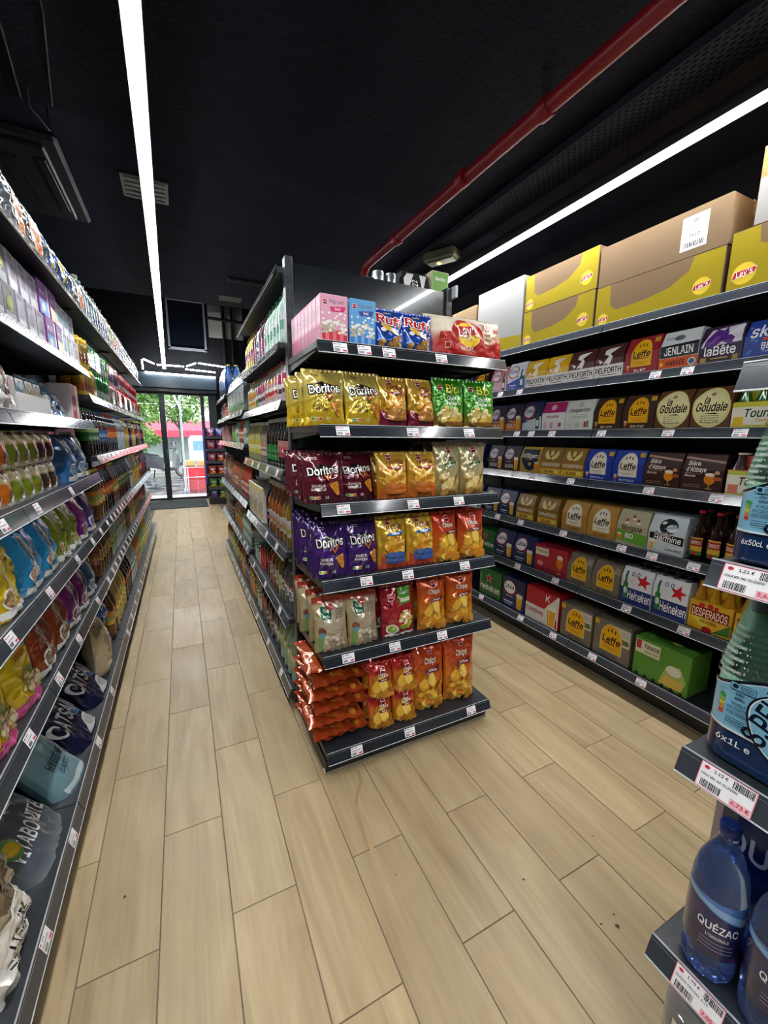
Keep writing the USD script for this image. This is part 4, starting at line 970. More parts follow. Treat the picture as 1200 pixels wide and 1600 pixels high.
def yel_half(a, w, h):
    a.poly([(-w * .497, h * .012), (w * .497, h * .012), (w * .497, h * .985), (w * .36, h * .985), (w * .3, h * .5), (w * .1, h * .3), (-w * .497, h * .22)], YEL)
def plain_label(a, w, h):
    x, y = w * .27, h * .16
    a.rect(x - .058, x + .058, y, y + .15, '#efeef0').bars(x - .045, x + .045, y + .012, y + .034, '#444448', 4).ell(x, y + .125, .014, .01, '#9a9aa0').lines(x - .03, x + .03, [y + .1, y + .085], .003, '#888890').text('7610', x, y + .055, .014, '#6a6a70')
def white_top(a, w, h):
    a.rect(-w * .497, w * .497, h * .01, h * .6, '#a3a09c').bars(-w * .1, w * .02, h * .2, h * .38, '#444444', 9).lines(-w * .1, w * .1, [h * .46], .004, '#666666')
def white_yellow(a, w, h):
    a.poly([(-w * .497, h * .26), (w * .497, h * .2), (w * .497, h * .985), (-w * .497, h * .985)], '#a6a6a4').poly([(-w * .497, h * .012), (w * .497, h * .012), (w * .497, h * .2), (-w * .497, h * .26)], YEL)
    a.lines(-w * .44, -w * .3, [h * .34, h * .38, h * .42], .003, '#9a9a98')
AREA = 'on top of the beer shelves'
cc = ('cardboard_carton', 'cardboard box')
BUILD['carton_yellow'] = (*cc, carton(.57, .38, .235, yel_left))
BUILD['carton_wide'] = (*cc, carton(.645, .38, .225, yel_left))
BUILD['carton_plain'] = (*cc, carton(.645, .38, .215, plain_label))
BUILD['carton_right'] = (*cc, carton(.62, .38, .26, yel_right))
BUILD['carton_white'] = (*cc, carton(.6, .36, .30, white_top, '#a37f4c'))
BUILD['carton_tall'] = (*cc, carton(.5, .38, .50, white_yellow, '#9c9a95'))
BUILD['carton_brown'] = (*cc, carton(.34, .38, .44, lambda a, w, h: None, '#8f7656'))
Z0 = R_Z[0]; CX = 2.27 + .19
put('carton_yellow', 'yellow crisp carton below another alike, left end of the pair', (CX, 2.085, Z0), -90)
put('carton_yellow', 'yellow crisp carton stacked on top of another alike', (CX, 2.08, Z0 + .2355), -90)
put('carton_wide', 'wide yellow crisp carton under the plain brown box', (CX, 1.462, Z0), -90)
put('carton_plain', 'plain brown cardboard box with a white address label', (CX, 1.46, Z0 + .2255), -90)
put('carton_right', 'yellow crisp carton at the far right under the white box', (CX, .81, Z0), -90)
put('carton_white', 'white fronted brown box with barcode at the upper right corner', (CX - .01, .75, Z0 + .2605), -90)
put('carton_tall', 'tall carton, white above and yellow below', (CX, 2.64, Z0), -90)
put('carton_brown', 'plain dark brown carton behind the tall white one', (CX, 3.09, Z0), -90)
# ================================================================ crisp bags and boxes on the end display
def bag(w, h, d, paint, art=None, seed=0, lean=4.0, flat=False, material=FOIL, nu=42, nv=56, wr=1.35, waist=.085, gusset=0.0, foot=.06, seam=.94, back=None, ink=None):
    sl = math.tan(math.radians(lean))
    def S(u, v, s, o=0.0):
        t = np.clip(v / seam, 0, 1)
        foot_ = foot if not gusset else .12 + .3 * gusset
        B = np.maximum(np.sin(np.pi * (foot_ + (1 - foot_) * t)), 0) ** (.6 - .3 * gusset)
        x = u * w / 2 * (1 - waist * B)
        T = d / 2 * B * np.maximum(1 - np.abs(u) ** (2.4 + 5 * gusset), 0) ** (.7 - .2 * gusset)
        z = v * h
        P = np.stack([x * 15 + seed * 7.1, z * 15, np.full_like(x, 3.3 * s)], -1)
        n = meshkit.fbm(P, 3, seed) - .5
        n2 = (1 - .8 * min(1, gusset * 1.3)) * np.sin(u * 15 + 6 * meshkit.noise(P * .5, seed + 5)) * (np.exp(-(1 - v) / .09) + np.exp(-v / .07))
        n3 = np.abs(meshkit.noise(np.stack([x * 22 + z * 16, z * 9 - x * 11, np.full_like(x, seed * 1.7)], -1), seed + 9) - .5)
        n4 = np.abs(meshkit.noise(np.stack([x * 46 - z * 31, z * 40 + x * 20, np.full_like(x, seed * 2.3)], -1), seed + 3) - .5)
        A = np.minimum(1, (1 - np.abs(u)) * 4 + .15)
        y = -s * (T + wr * (A * (.020 * n * (B + .2) - .020 * n3 * B - .010 * n4 * B) + .0035 * n2 * A) * (w / .18) + o)
        edge = .004 * meshkit.noise(np.stack([z * 40, x * 0, x * 0 + seed], -1), seed)
        return np.stack([x + np.sign(u) * edge * (np.abs(u) > .9), y + z * sl, z], -1)
    def place(p):
        if flat: return np.stack([p[..., 0], p[..., 2] - h / 2, -p[..., 1] + d / 2 + .016], -1)
        return p
    def build(t):
        U, V = np.meshgrid(np.linspace(-1, 1, nu), np.linspace(0, 1, nv))
        u, v = U.ravel(), V.ravel()
        i = np.arange(nu * nv).reshape(nv, nu)
        q = np.stack([i[:-1, :-1], i[:-1, 1:], i[1:, 1:], i[1:, :-1]], -1).reshape(-1, 4)
        m = M()
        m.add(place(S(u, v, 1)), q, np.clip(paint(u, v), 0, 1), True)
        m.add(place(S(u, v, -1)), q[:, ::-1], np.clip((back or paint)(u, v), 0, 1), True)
        part(t, 'bag', m, material)
        if art:
            a = Art(); art(a, w, h)
            part(t, 'front_print', a.emit(M(), lambda p, o: place(S(np.clip(p[:, 0] / (w / 2), -1, 1), np.clip(p[:, 1] / h, .012, .99), 1, .0012 + o * 2.6)), .009, smooth=True), ink or FILMPRINT)
    return build

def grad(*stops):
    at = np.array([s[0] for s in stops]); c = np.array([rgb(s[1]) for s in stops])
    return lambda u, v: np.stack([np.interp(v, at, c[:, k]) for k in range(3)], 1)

CHIP = ['#e9c85a', '#d9ab3a', '#f0d878', '#c9962e', '#e2b94c']
def chips(a, x0, x1, z0, z1, n, seed, cols=CHIP, r=(.018, .03)):
    q = random.Random(seed)
    for k in range(n):
        x, z = q.uniform(x0, x1), z0 + (z1 - z0) * (1 - k / n) * q.uniform(.6, 1) if k % 2 else q.uniform(z0, z1)
        R = q.uniform(*r); rot = q.uniform(0, 180); c = cols[k % len(cols)]
        a.ell(x, z, R, R * .62, mixc(c, '#7a4a10', .35), rot, 12); a.ell(x + .001, z + .002, R * .92, R * .54, c, rot, 12)
    return a

def logo(a, x, z, s):       # small red square emblem of the store's own make
    a.rect(x - s, x + s, z - s * 1.1, z + s * 1.1, '#f2f0ee').rect(x - s * .88, x + s * .88, z + s * .1, z + s * .95, '#d2202c').rect(x - s * .88, x + s * .88, z - s * .95, z - s * .1, '#7a1a24')

def doritos(base, dark, sub, subc='#f4f0e6'):
    def art(a, w, h):
        a.poly([(-w * .1, h * .78), (w * .3, h * .7), (w * .02, h * .58)], dark).poly([(-w * .24, h * .74), (-w * .02, h * .78), (-w * .06, h * .7)], '#17130f')
        a.text('Doritos', 0, h * .58, h * .145, '#fbfaf6', w=w * .78, rot=4, edge=.0035, ec='#16120e')
        for dv, c in ((0, '#15110e'), (.022, '#d8702a'), (.034, base)): a.poly([(-w * (.04 - dv), h * (.585 - dv * .3)), (w * .11, h * (.42 + dv * 1.5)), (w * (.27 - dv), h * (.63 - dv * .3)), (w * (.20 - dv * .3), h * (.63 - dv * .3)), (w * .11, h * (.50 + dv * .2)), (w * (.03 + dv * .3), h * (.585 - dv * .3))], c) if dv < .03 else None
        g = Polygon([(w * .12, h * .38), (w * .36, h * .45), (w * .38, h * .1)]).buffer(-w * .04).buffer(w * .04, quad_segs=4)
        a.shape(g.buffer(w * .012), '#9a5a1c').shape(g, '#dc9432')
        q = random.Random(3)
        for k in range(9): a.ell(w * q.uniform(.22, .34), h * q.uniform(.25, .41), .004, .003, '#b06a20', n=6)
        a.text(sub[0], -w * .14, h * .33, h * .05, subc, w=w * .34).text(sub[1], -w * .14, h * .26, h * .05, subc, w=w * .36)
        a.rect(-w * .36, -w * .1, h * .09, h * .15, '#f6f4ee', r=.004)
        for k, c in enumerate(('#2a8a3c', '#8abf3c', '#f0c82a', '#e8852a', '#d8402a')): a.rect(-w * .35 + k * w * .05, -w * .305 + k * w * .05, h * .1, h * .14, c)
        a.text('10', w * .06, h * .1, h * .05, '#f6f4ee').lines(-w * .3, -w * .12, [h * .87, h * .9], .002, subc)
    return art
def tortilla(rib, bowl, low):
    def art(a, w, h):
        a.poly([(-w * .44, h * .015), (w * .44, h * .015), (w * .44, h * .16), (w * .2, h * .24), (-w * .2, h * .2), (-w * .44, h * .26)], low)
        chips(a, -w * .26, w * .26, h * .28, h * .56, 16, 5, ['#e8b23c', '#d9922c', '#f2cc60', '#c87a24'], (.022, .036))
        for k in range(4): a.ell(0, h * (.17 + .045 * k), w * .36, h * .045, mixc(bowl, '#ffffff', .12 * (k % 2)), 0, 24)
        a.text('Tortilla', w * .02, h * .75, h * .1, '#7a2418', w=w * .58, shear=.16).poly([(-w * .26, h * .69), (w * .3, h * .725), (w * .26, h * .66), (-w * .2, h * .645)], rib).text('Nature', w * .02, h * .665, h * .038, '#f8f0e0', w=w * .26, shear=.1)
        logo(a, -w * .14, h * .89, .011)
    return art
def bio(a, w, h):
    chips(a, -w * .3, w * .3, h * .1, h * .36, 18, 8, ['#e6d07a', '#d8b850', '#f0e2a0', '#c9a440'], (.022, .034))
    a.ell(0, h * .09, w * .36, h * .045, '#8a5a24').text('Bio', w * .06, h * .7, h * .17, '#d8d83a', w=w * .42, shear=.05, edge=.002, ec='#1c6a1c').text('Chips', w * .04, h * .56, h * .08, '#f4f6ea', w=w * .34).text('Campagnardes', w * .04, h * .47, h * .06, '#f0f4e0', w=w * .56)
    logo(a, -w * .3, h * .8, .01)
def pays(a, w, h):
    chips(a, -w * .3, w * .3, h * .06, h * .4, 20, 12, ['#e2c878', '#cda44c', '#ecd898', '#b98a3a'], (.02, .034))
    a.text('Chips', -w * .02, h * .66, h * .085, '#4a4430', w=w * .4, shear=.16).poly([(-w * .24, h * .6), (w * .3, h * .66), (w * .26, h * .58), (-w * .2, h * .53)], '#3f6a34').text('Paysannes', w * .02, h * .565, h * .035, '#f2f0dc', w=w * .38, rot=7)
    logo(a, 0, h * .86, .013)
def orange(rib='#6a1a34'):
    def art(a, w, h):
        chips(a, -w * .32, w * .34, h * .05, h * .5, 26, 21, ['#f0b93a', '#e09a28', '#f6d060', '#d8861e'], (.022, .04))
        a.text('Chips', -w * .02, h * .70, h * .075, '#f7ecd8', w=w * .4, shear=.16, edge=.0015, ec='#8a2a1c').poly([(-w * .26, h * .635), (w * .26, h * .685), (w * .2, h * .6), (-w * .2, h * .575)], rib).text('Nature', 0, h * .61, h * .036, '#f7ecd8', w=w * .24, rot=6)
        logo(a, 0, h * .86, .012)
    return art
def nuts(a, w, h):
    a.rect(-w * .3, w * .0, h * .62, h * .84, '#1f6a4a', r=.008).text('Good', -w * .15, h * .74, h * .06, '#f2f4ee', w=w * .18).text('nuts', -w * .15, h * .65, h * .05, '#f2f4ee', w=w * .2).ell(-w * .02, h * .82, w * .1, h * .05, '#c83a2a')
    for k, s in enumerate(('GRILLÉES', 'SALÉES', 'EN COQUE', 'NATURE')): a.text(s, w * .25, h * (.76 - k * .05), h * .028, '#4a4438', w=w * .22)
    chips(a, -w * .26, w * .34, h * .08, h * .36, 24, 31, ['#d9cbb4', '#c4b49a', '#e8dfd0', '#b39e80'], (.010, .017))
    a.ell(-w * .3, h * .4, w * .11, h * .07, '#8a4a34').rect(-w * .36, -w * .22, h * .28, h * .38, '#5aa0b4', r=.004).rect(-w * .42, -w * .3, h * .02, h * .3, '#6a9a4a')
    a.rect(-w * .46, w * .46, h * .93, h * .985, '#b8402c')
def apero(a, w, h):
    a.poly([(-w * .02, h * .62), (w * .4, h * .62), (w * .4, h * .92), (-w * .02, h * .92)], '#5aa03a').rect(w * .03, w * .36, h * .66, h * .73, '#e8ecd0', r=.004).text('SALADE', w * .19, h * .8, h * .045, '#f0f4e0', w=w * .3)
    a.ell(w * .18, h * .22, w * .24, h * .1, '#b8cc2a').rect(-w * .06, w * .42, h * .24, h * .32, '#c8202c')
    chips(a, w * .0, w * .36, h * .3, h * .46, 12, 17, ['#e8d090', '#d8b060', '#f2e4b8'], (.014, .022)); a.ell(w * .18, h * .26, w * .24, h * .03, '#d4e04a')
    a.ell(-w * .24, h * .16, w * .17, h * .1, '#f0ece0').ell(-w * .24, h * .16, w * .12, h * .07, '#8ab83a').ell(-w * .2, h * .18, w * .05, h * .04, '#c8d870').rect(-w * .44, w * .44, h * .015, h * .06, '#efe6dc'); logo(a, -w * .25, h * .76, .013)
def ruff(a, w, h):
    a.text('Ruff', 0, h * .6, h * .2, '#d2202c', w=w * .78, rot=-8, edge=.004, ec='#f6f4f0').text('curly', -w * .02, h * .85, h * .05, '#f0d890', w=w * .22)
    a.ell(-w * .02, h * .48, w * .28, h * .06, '#f0b83c', -25).ell(w * .14, h * .42, w * .2, h * .05, '#e8e4dc', -20).ell(-w * .22, h * .46, w * .09, h * .05, '#f4f4f2').poly([(w * .1, h * .3), (w * .4, h * .36), (w * .2, h * .22)], '#e07a2c')
    chips(a, -w * .32, w * .36, h * .06, h * .24, 20, 41, ['#e2c070', '#c89448', '#f0dca0', '#a8703a'], (.010, .016)); a.rect(-w * .45, w * .45, 0, h * .05, '#4a86cc')
def laysbig(a, w, h):
    a.poly([(-w * .42, h * .10), (w * .46, h * .06), (w * .47, h * .42), (w * .1, h * .5), (-w * .14, h * .48), (-w * .26, h * .58), (-w * .38, h * .56)], '#b4241e')
    a.ell(-w * .02, h * .56, w * .21, h * .38, '#b4241e').ell(-w * .02, h * .55, w * .155, h * .3, '#f0c42a').poly([(-w * .19, h * .5), (w * .14, h * .56), (w * .15, h * .78), (-w * .17, h * .72)], '#c4241e')
    a.text("Lay's", -w * .02, h * .5, h * .26, '#fcf8ee', w=w * .27, rot=5, shear=.08, edge=.002, ec='#a01a18').text('NATURE', -w * .05, h * .16, h * .1, '#f2d8b8', w=w * .17)
    a.text('X6', w * .24, h * .68, h * .2, '#a8241e', w=w * .11).rect(w * .18, w * .30, h * .36, h * .62, '#d8b890').text('FORMAT', w * .24, h * .54, h * .06, '#8a2a20', w=w * .09).text('FAMILLE', w * .24, h * .44, h * .06, '#8a2a20', w=w * .1)
    a.ell(w * .4, h * .58, w * .045, h * .15, '#d8a888').rect(w * .36, w * .45, h * .68, h * .78, '#a83424', r=.004).rect(w * .36, w * .44, h * .2, h * .42, '#c8342a')
    a.rect(-w * .33, -w * .27, h * .2, h * .34, '#e8d8c8').rect(-w * .32, -w * .28, h * .22, h * .32, '#b4241e')
def popcorn(ribbon, stripe, sub):
    def art(a, w, h):
        logo(a, -w * .32, h * .83, .008); a.text('Pop corn', w * .1, h * .82, h * .075, '#7a6a74', w=w * .52).poly([(-w * .16, h * .74), (w * .42, h * .78), (w * .36, h * .66), (-w * .1, h * .64)], ribbon).text(sub, w * .12, h * .685, h * .05, '#f8f4f4', w=w * .2)
        q = random.Random(5)
        for k in range(16): a.ell(w * q.uniform(-.42, .42), h * q.uniform(.34, .64), .0045, .004, '#fbf7f2', n=7)
        for k in range(7): a.poly([(-w * .44 + k * w * .126, h * .012), (-w * .44 + (k + 1) * w * .126, h * .012), (-w * .46 + (k + 1) * w * .132, h * .26), (-w * .46 + k * w * .132, h * .26)], stripe if k % 2 == 0 else mixc(stripe, '#ffffff', .35))
        for k in range(46):
            x, z = q.uniform(-.42, .42), q.uniform(.2, .5); z = .2 + (z - .2) * (1 - abs(x) * .9)
            a.ell(w * x, h * z, .0066, .0056, ['#efe9da', '#cfc7ae', '#f8f5ec', '#b8b094'][k % 4], n=8)
    return art
CB_ = ('crisp_bag', 'crisp bag')
def D(key, fn, names=CB_): BUILD[key] = (*names, fn)
def popbox(body, art):
    def build(t):
        part(t, 'carton', M().box(-.054, .054, -.0235, .0235, 0, .166, body, .0025), CARD)
        a = Art(); art(a, .108, .166); part(t, 'front_print', a.emit(M(), front(-.0235)), PRINT)
        s = Art().rect(-.022, .022, .004, .06, mixc(body, '#8a2048', .45)).rect(-.022, .022, .07, .155, mixc(body, '#ffffff', .35)).lines(-.017, .017, [.09, .1, .11, .12], .003, '#9a8a94')
        part(t, 'side_print', s.emit(M(), side(-.054, -1)), PRINT)
    return build
D('pop_pink', popbox('#e4a4bc', popcorn('#d8326a', '#d02030', 'Sucré')), ('popcorn_box', 'popcorn box'))
D('pop_blue', popbox('#5aa4dc', popcorn('#2a4a9c', '#2a7ac8', 'Salé')), ('popcorn_box', 'popcorn box'))
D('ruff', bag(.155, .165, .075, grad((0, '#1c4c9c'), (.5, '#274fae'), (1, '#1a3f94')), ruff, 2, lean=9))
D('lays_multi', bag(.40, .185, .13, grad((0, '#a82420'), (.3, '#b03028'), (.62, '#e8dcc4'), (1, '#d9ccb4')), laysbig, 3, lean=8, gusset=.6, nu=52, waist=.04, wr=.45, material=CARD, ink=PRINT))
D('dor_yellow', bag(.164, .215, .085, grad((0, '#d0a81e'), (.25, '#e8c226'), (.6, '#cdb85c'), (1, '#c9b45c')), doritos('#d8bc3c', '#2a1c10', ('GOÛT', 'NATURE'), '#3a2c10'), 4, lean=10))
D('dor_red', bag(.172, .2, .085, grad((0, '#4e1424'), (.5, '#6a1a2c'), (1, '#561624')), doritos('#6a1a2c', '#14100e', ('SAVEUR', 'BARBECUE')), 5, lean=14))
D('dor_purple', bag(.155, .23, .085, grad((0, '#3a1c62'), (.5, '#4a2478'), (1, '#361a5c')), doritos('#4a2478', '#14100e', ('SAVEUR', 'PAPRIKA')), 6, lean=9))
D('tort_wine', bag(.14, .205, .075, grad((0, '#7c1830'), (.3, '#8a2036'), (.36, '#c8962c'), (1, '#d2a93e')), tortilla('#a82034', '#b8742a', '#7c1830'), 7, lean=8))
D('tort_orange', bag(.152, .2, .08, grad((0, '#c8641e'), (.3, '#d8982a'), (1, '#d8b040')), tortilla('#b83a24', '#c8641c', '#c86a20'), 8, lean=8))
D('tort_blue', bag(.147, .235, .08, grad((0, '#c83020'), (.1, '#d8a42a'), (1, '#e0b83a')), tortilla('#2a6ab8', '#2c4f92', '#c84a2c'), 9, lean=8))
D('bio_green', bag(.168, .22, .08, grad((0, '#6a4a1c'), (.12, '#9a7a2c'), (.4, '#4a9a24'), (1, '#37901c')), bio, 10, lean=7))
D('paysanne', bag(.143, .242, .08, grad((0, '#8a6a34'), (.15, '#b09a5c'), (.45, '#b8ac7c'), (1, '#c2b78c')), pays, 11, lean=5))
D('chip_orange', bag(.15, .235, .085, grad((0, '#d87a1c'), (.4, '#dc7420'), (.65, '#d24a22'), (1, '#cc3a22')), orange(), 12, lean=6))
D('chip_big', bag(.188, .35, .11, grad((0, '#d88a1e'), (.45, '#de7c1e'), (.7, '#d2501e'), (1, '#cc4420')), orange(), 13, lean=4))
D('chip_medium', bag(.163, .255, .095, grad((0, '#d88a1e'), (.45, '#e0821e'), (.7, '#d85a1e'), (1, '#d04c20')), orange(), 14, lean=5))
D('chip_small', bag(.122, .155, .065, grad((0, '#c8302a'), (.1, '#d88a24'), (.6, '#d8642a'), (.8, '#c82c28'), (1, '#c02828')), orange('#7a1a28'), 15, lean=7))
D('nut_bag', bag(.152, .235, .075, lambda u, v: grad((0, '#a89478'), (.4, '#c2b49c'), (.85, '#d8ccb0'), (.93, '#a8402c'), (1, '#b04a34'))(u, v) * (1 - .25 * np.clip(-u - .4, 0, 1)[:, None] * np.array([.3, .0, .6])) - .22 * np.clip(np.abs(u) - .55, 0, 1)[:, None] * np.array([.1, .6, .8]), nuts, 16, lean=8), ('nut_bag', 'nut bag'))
D('apero_bag', bag(.175, .245, .085, grad((0, '#a01c28'), (.5, '#b02030'), (1, '#981c28')), apero, 17, lean=7), ('snack_bag', 'snack bag'))
D('chip_flat', bag(.27, .30, .048, grad((0, '#b84a24'), (.5, '#c8622c'), (1, '#b8401e')), lambda a, w, h: (chips(a, -w * .34, w * .34, h * .1, h * .45, 16, 51, ['#d8862c', '#c8702a', '#e09a3c'], (.02, .035)), logo(a, 0, h * .72, .018)), 18, lean=0, flat=True, wr=.75))

ED = 1.527
AREA = 'on the end display'
def crisp(key, x, tier, label, y=0.0, dz=0.0, rz=0.0, deep=0, pitch=.097, d=.04):
    put(key, label, (x, ED + d + y, E_Z[tier] + dz), rz)
    for k in range(deep):
        put(key, label + f', {ORD[k + 1]} one back', (x + (.006, -.008, .004, -.004)[k % 4], ED + d + y + pitch * (k + 1), E_Z[tier] + dz), rz + (3, -4, 2, -2)[k % 4])
for k in range(8):
    put('pop_pink', ['front pink popcorn box at the left of the top tier'][0] if k == 0 else f'pink popcorn box standing in the row behind the front one, {ORD[k]} from front', (.540 - .001 * k, ED + .024 + .0505 * k, E_Z[0]), 0)
for k in range(3):
    put('pop_blue', 'front blue popcorn box between pink boxes and blue bags' if k == 0 else f'blue popcorn box hidden behind the front one, {ORD[k]} from front', (.655, ED + .026 + .0505 * k, E_Z[0]), 0)
crisp('ruff', .784, 0, 'blue curly snack bag with red lettering, left one', deep=2)
crisp('ruff', .918, 0, 'blue curly snack bag with red lettering, right one', y=.004, rz=-4, deep=1)
crisp('lays_multi', 1.178, 0, 'large red and cream crisp multipack at the front of the top tier', d=.075, y=-.012, rz=-3)
crisp('lays_multi', 1.06, 0, 'large red and cream crisp multipack lying behind the front one', d=.075, y=.17, dz=.0, rz=2)
T2, T3, T4, T5, T6 = 'second tier', 'third tier', 'fourth tier', 'fifth tier', 'bottom tier'
crisp('dor_yellow', .510, 1, 'yellow triangle crisp bag in front at the left of the second tier', rz=-6, deep=3, pitch=.104)
crisp('dor_yellow', .675, 1, 'yellow triangle crisp bag beside the burgundy and yellow tortilla bags', rz=3, deep=2, pitch=.104)
crisp('tort_wine', .812, 1, 'yellow tortilla bag with wine red foot, left one', deep=2)
crisp('tort_wine', .95, 1, 'yellow tortilla bag with wine red foot, right one', rz=8, deep=2)
crisp('bio_green', 1.094, 1, 'green organic crisp bag, left one', deep=2)
crisp('bio_green', 1.265, 1, 'green organic crisp bag, right one at the shelf corner', rz=-5, deep=2)
crisp('dor_red', .498, 2, 'burgundy triangle crisp bag in front at the left of the third tier', rz=-8, deep=3, pitch=.104, y=-.005)
crisp('dor_red', .66, 2, 'burgundy triangle crisp bag leaning beside the orange tortilla bags', rz=3, deep=2, pitch=.104, y=.03)
crisp('tort_orange', .812, 2, 'golden tortilla bag with orange bowl, left one', deep=2, pitch=.106)
crisp('tort_orange', .962, 2, 'golden tortilla bag with orange bowl, right one', rz=-4, deep=2, pitch=.106)
crisp('paysanne', 1.096, 2, 'tall beige country crisp bag, left one', deep=2)
crisp('paysanne', 1.238, 2, 'tall beige country crisp bag, right one', rz=-4, deep=2)
crisp('dor_purple', .522, 3, 'purple triangle crisp bag in front at the left of the fourth tier', rz=-6, deep=3, pitch=.104, y=-.004)
crisp('dor_purple', .672, 3, 'purple triangle crisp bag beside the yellow and blue tortilla bags', rz=3, deep=2, pitch=.104)
crisp('tort_blue', .815, 3, 'yellow tortilla bag with a blue bowl, left one', deep=2, pitch=.106)
crisp('tort_blue', .962, 3, 'yellow tortilla bag with a blue bowl, right one', rz=-4, deep=2, pitch=.106)
crisp('chip_orange', 1.10, 3, 'orange red crisp bag on the fourth tier, left one', rz=7, deep=2, pitch=.106)
crisp('chip_orange', 1.25, 3, 'orange red crisp bag on the fourth tier, right one', rz=-4, deep=2, pitch=.106)
crisp('nut_bag', .522, 4, 'cream nut bag with green square, left one in front', rz=-4, deep=3, pitch=.106)
crisp('nut_bag', .672, 4, 'cream nut bag with green square, right one beside the red bag', rz=3, deep=2)
crisp('apero_bag', .85, 4, 'dark red snack bag with a green bowl', deep=2, pitch=.106)
crisp('chip_medium', 1.035, 4, 'plain orange crisp bag on the fifth tier, left one', deep=2, pitch=.115)
crisp('chip_medium', 1.20, 4, 'plain orange crisp bag on the fifth tier, right one', rz=-4, deep=2, pitch=.115)
for k in range(6):
    put('chip_flat', f'orange crisp bag lying flat in the front pile, {["lowest", "second up", "third up", "fourth up", "fifth up", "topmost"][k]}', (.548 + (.004, -.006, .008, -.004, .006, 0)[k], 1.678 + (.004, .0, .008, .004, .012, .016)[k], E_Z[5] + .0625 * k), (2, -3, 4, -2, 3, -4)[k])
for j, x in enumerate((.757, .882)):
    for k in range(2):
        for r in range(2):
            put('chip_small', f'small red and orange crisp bag, {["left", "right"][j]} stack, {["lower", "upper"][k]} one{["", " behind"][r]}', (x, ED + .035 + .075 * r, E_Z[5] + .158 * k), (3, -4)[(j + k) % 2])
crisp('chip_big', 1.035, 5, 'large orange crisp bag on the bottom tier, left one', d=.055, deep=2, pitch=.138)
crisp('chip_big', 1.225, 5, 'large orange crisp bag on the bottom tier, right one', d=.055, rz=-3, deep=2, pitch=.138)

# on the shelf behind the display's tall back
def dented(t):
    part(t, 'can', M().lathe([(.03, 0), (.033, .004), (.033, .105), (.029, .115), (.029, .118), (.026, .116)], '#c2c5c8', 18), CHROME)
    part(t, 'lid', M().lathe([(.0265, .1165), (.0265, .1172)], '#d8dadc', 18), CHROME)
BUILD['can_silver'] = ('drink_can', 'drink can', dented)
def smallbox(w, d, h, body, art):
    def build(t):
        part(t, 'carton', M().box(-w / 2, w / 2, -d / 2, d / 2, 0, h, body, .003), CARD)
        a = Art(); art(a, w, h); part(t, 'front_print', a.emit(M(), front(-d / 2)), PRINT)
    return build
BUILD['box_green'] = ('biscuit_box', 'box', smallbox(.108, .1, .235, '#c8c2a0', lambda a, w, h: a.rect(-w * .46, w * .46, h * .1, h * .98, '#6aa832').text('Gavottes', 0, h * .8, h * .07, '#f4f6ea', w=w * .6)))
BUILD['pack_22'] = ('beer_pack', 'beer pack', pack(.165, .12, .215, '#1c1c20', lambda a, w, h: a.poly([(-w * .45, h * .3), (-w * .05, h * .95), (-w * .3, h * .95), (-w * .45, h * .8)], '#e8e8ea').text('22', w * .06, h * .72, h * .16, '#f4f4f4', w=w * .2, rot=90).poly([(w * .2, h * .5), (w * .46, h * .95), (w * .18, h * .95)], '#e8e8ea')))
# ================================================================ bottles, cans and multipacks
def curved(r):
    return lambda v, o: np.c_[(r + o) * np.sin(v[:, 0] / r), -(r + o) * np.cos(v[:, 0] / r), v[:, 1]]
SHAPES = {   # body profile as (radius, height) in shares of r and h, label from-to, cap radius share and from
    'pet': ([(.8, 0), (.98, .02), (1, .06), (.97, .12), (1, .16), (1, .5), (.96, .55), (1, .6), (.97, .68), (.62, .82), (.34, .90), (.33, .945)], (.3, .58), (.36, .945)),
    'wine': ([(.92, 0), (1, .015), (1, .58), (.9, .66), (.45, .78), (.38, .82), (.38, .93)], (.16, .46), (.43, .90)),
    'syrup': ([(.9, 0), (1, .015), (1, .62), (.86, .72), (.46, .80), (.42, .92)], (.14, .5), (.5, .92)),
    'juice': ([(.95, 0), (1, .02), (1, .30), (.9, .36), (1, .44), (1, .66), (.8, .78), (.45, .88), (.42, .93)], (.06, .64), (.52, .92)),
    'jug': ([(.9, 0), (1, .03), (1, .62), (.8, .78), (.36, .88), (.34, .92)], (.1, .56), (.42, .91)),
    'can': ([(.88, 0), (1, .04), (1, .9), (.85, .97), (.85, .985)], (.05, .88), (.8, .985)),
}
DESC = {}
ARGS = {}
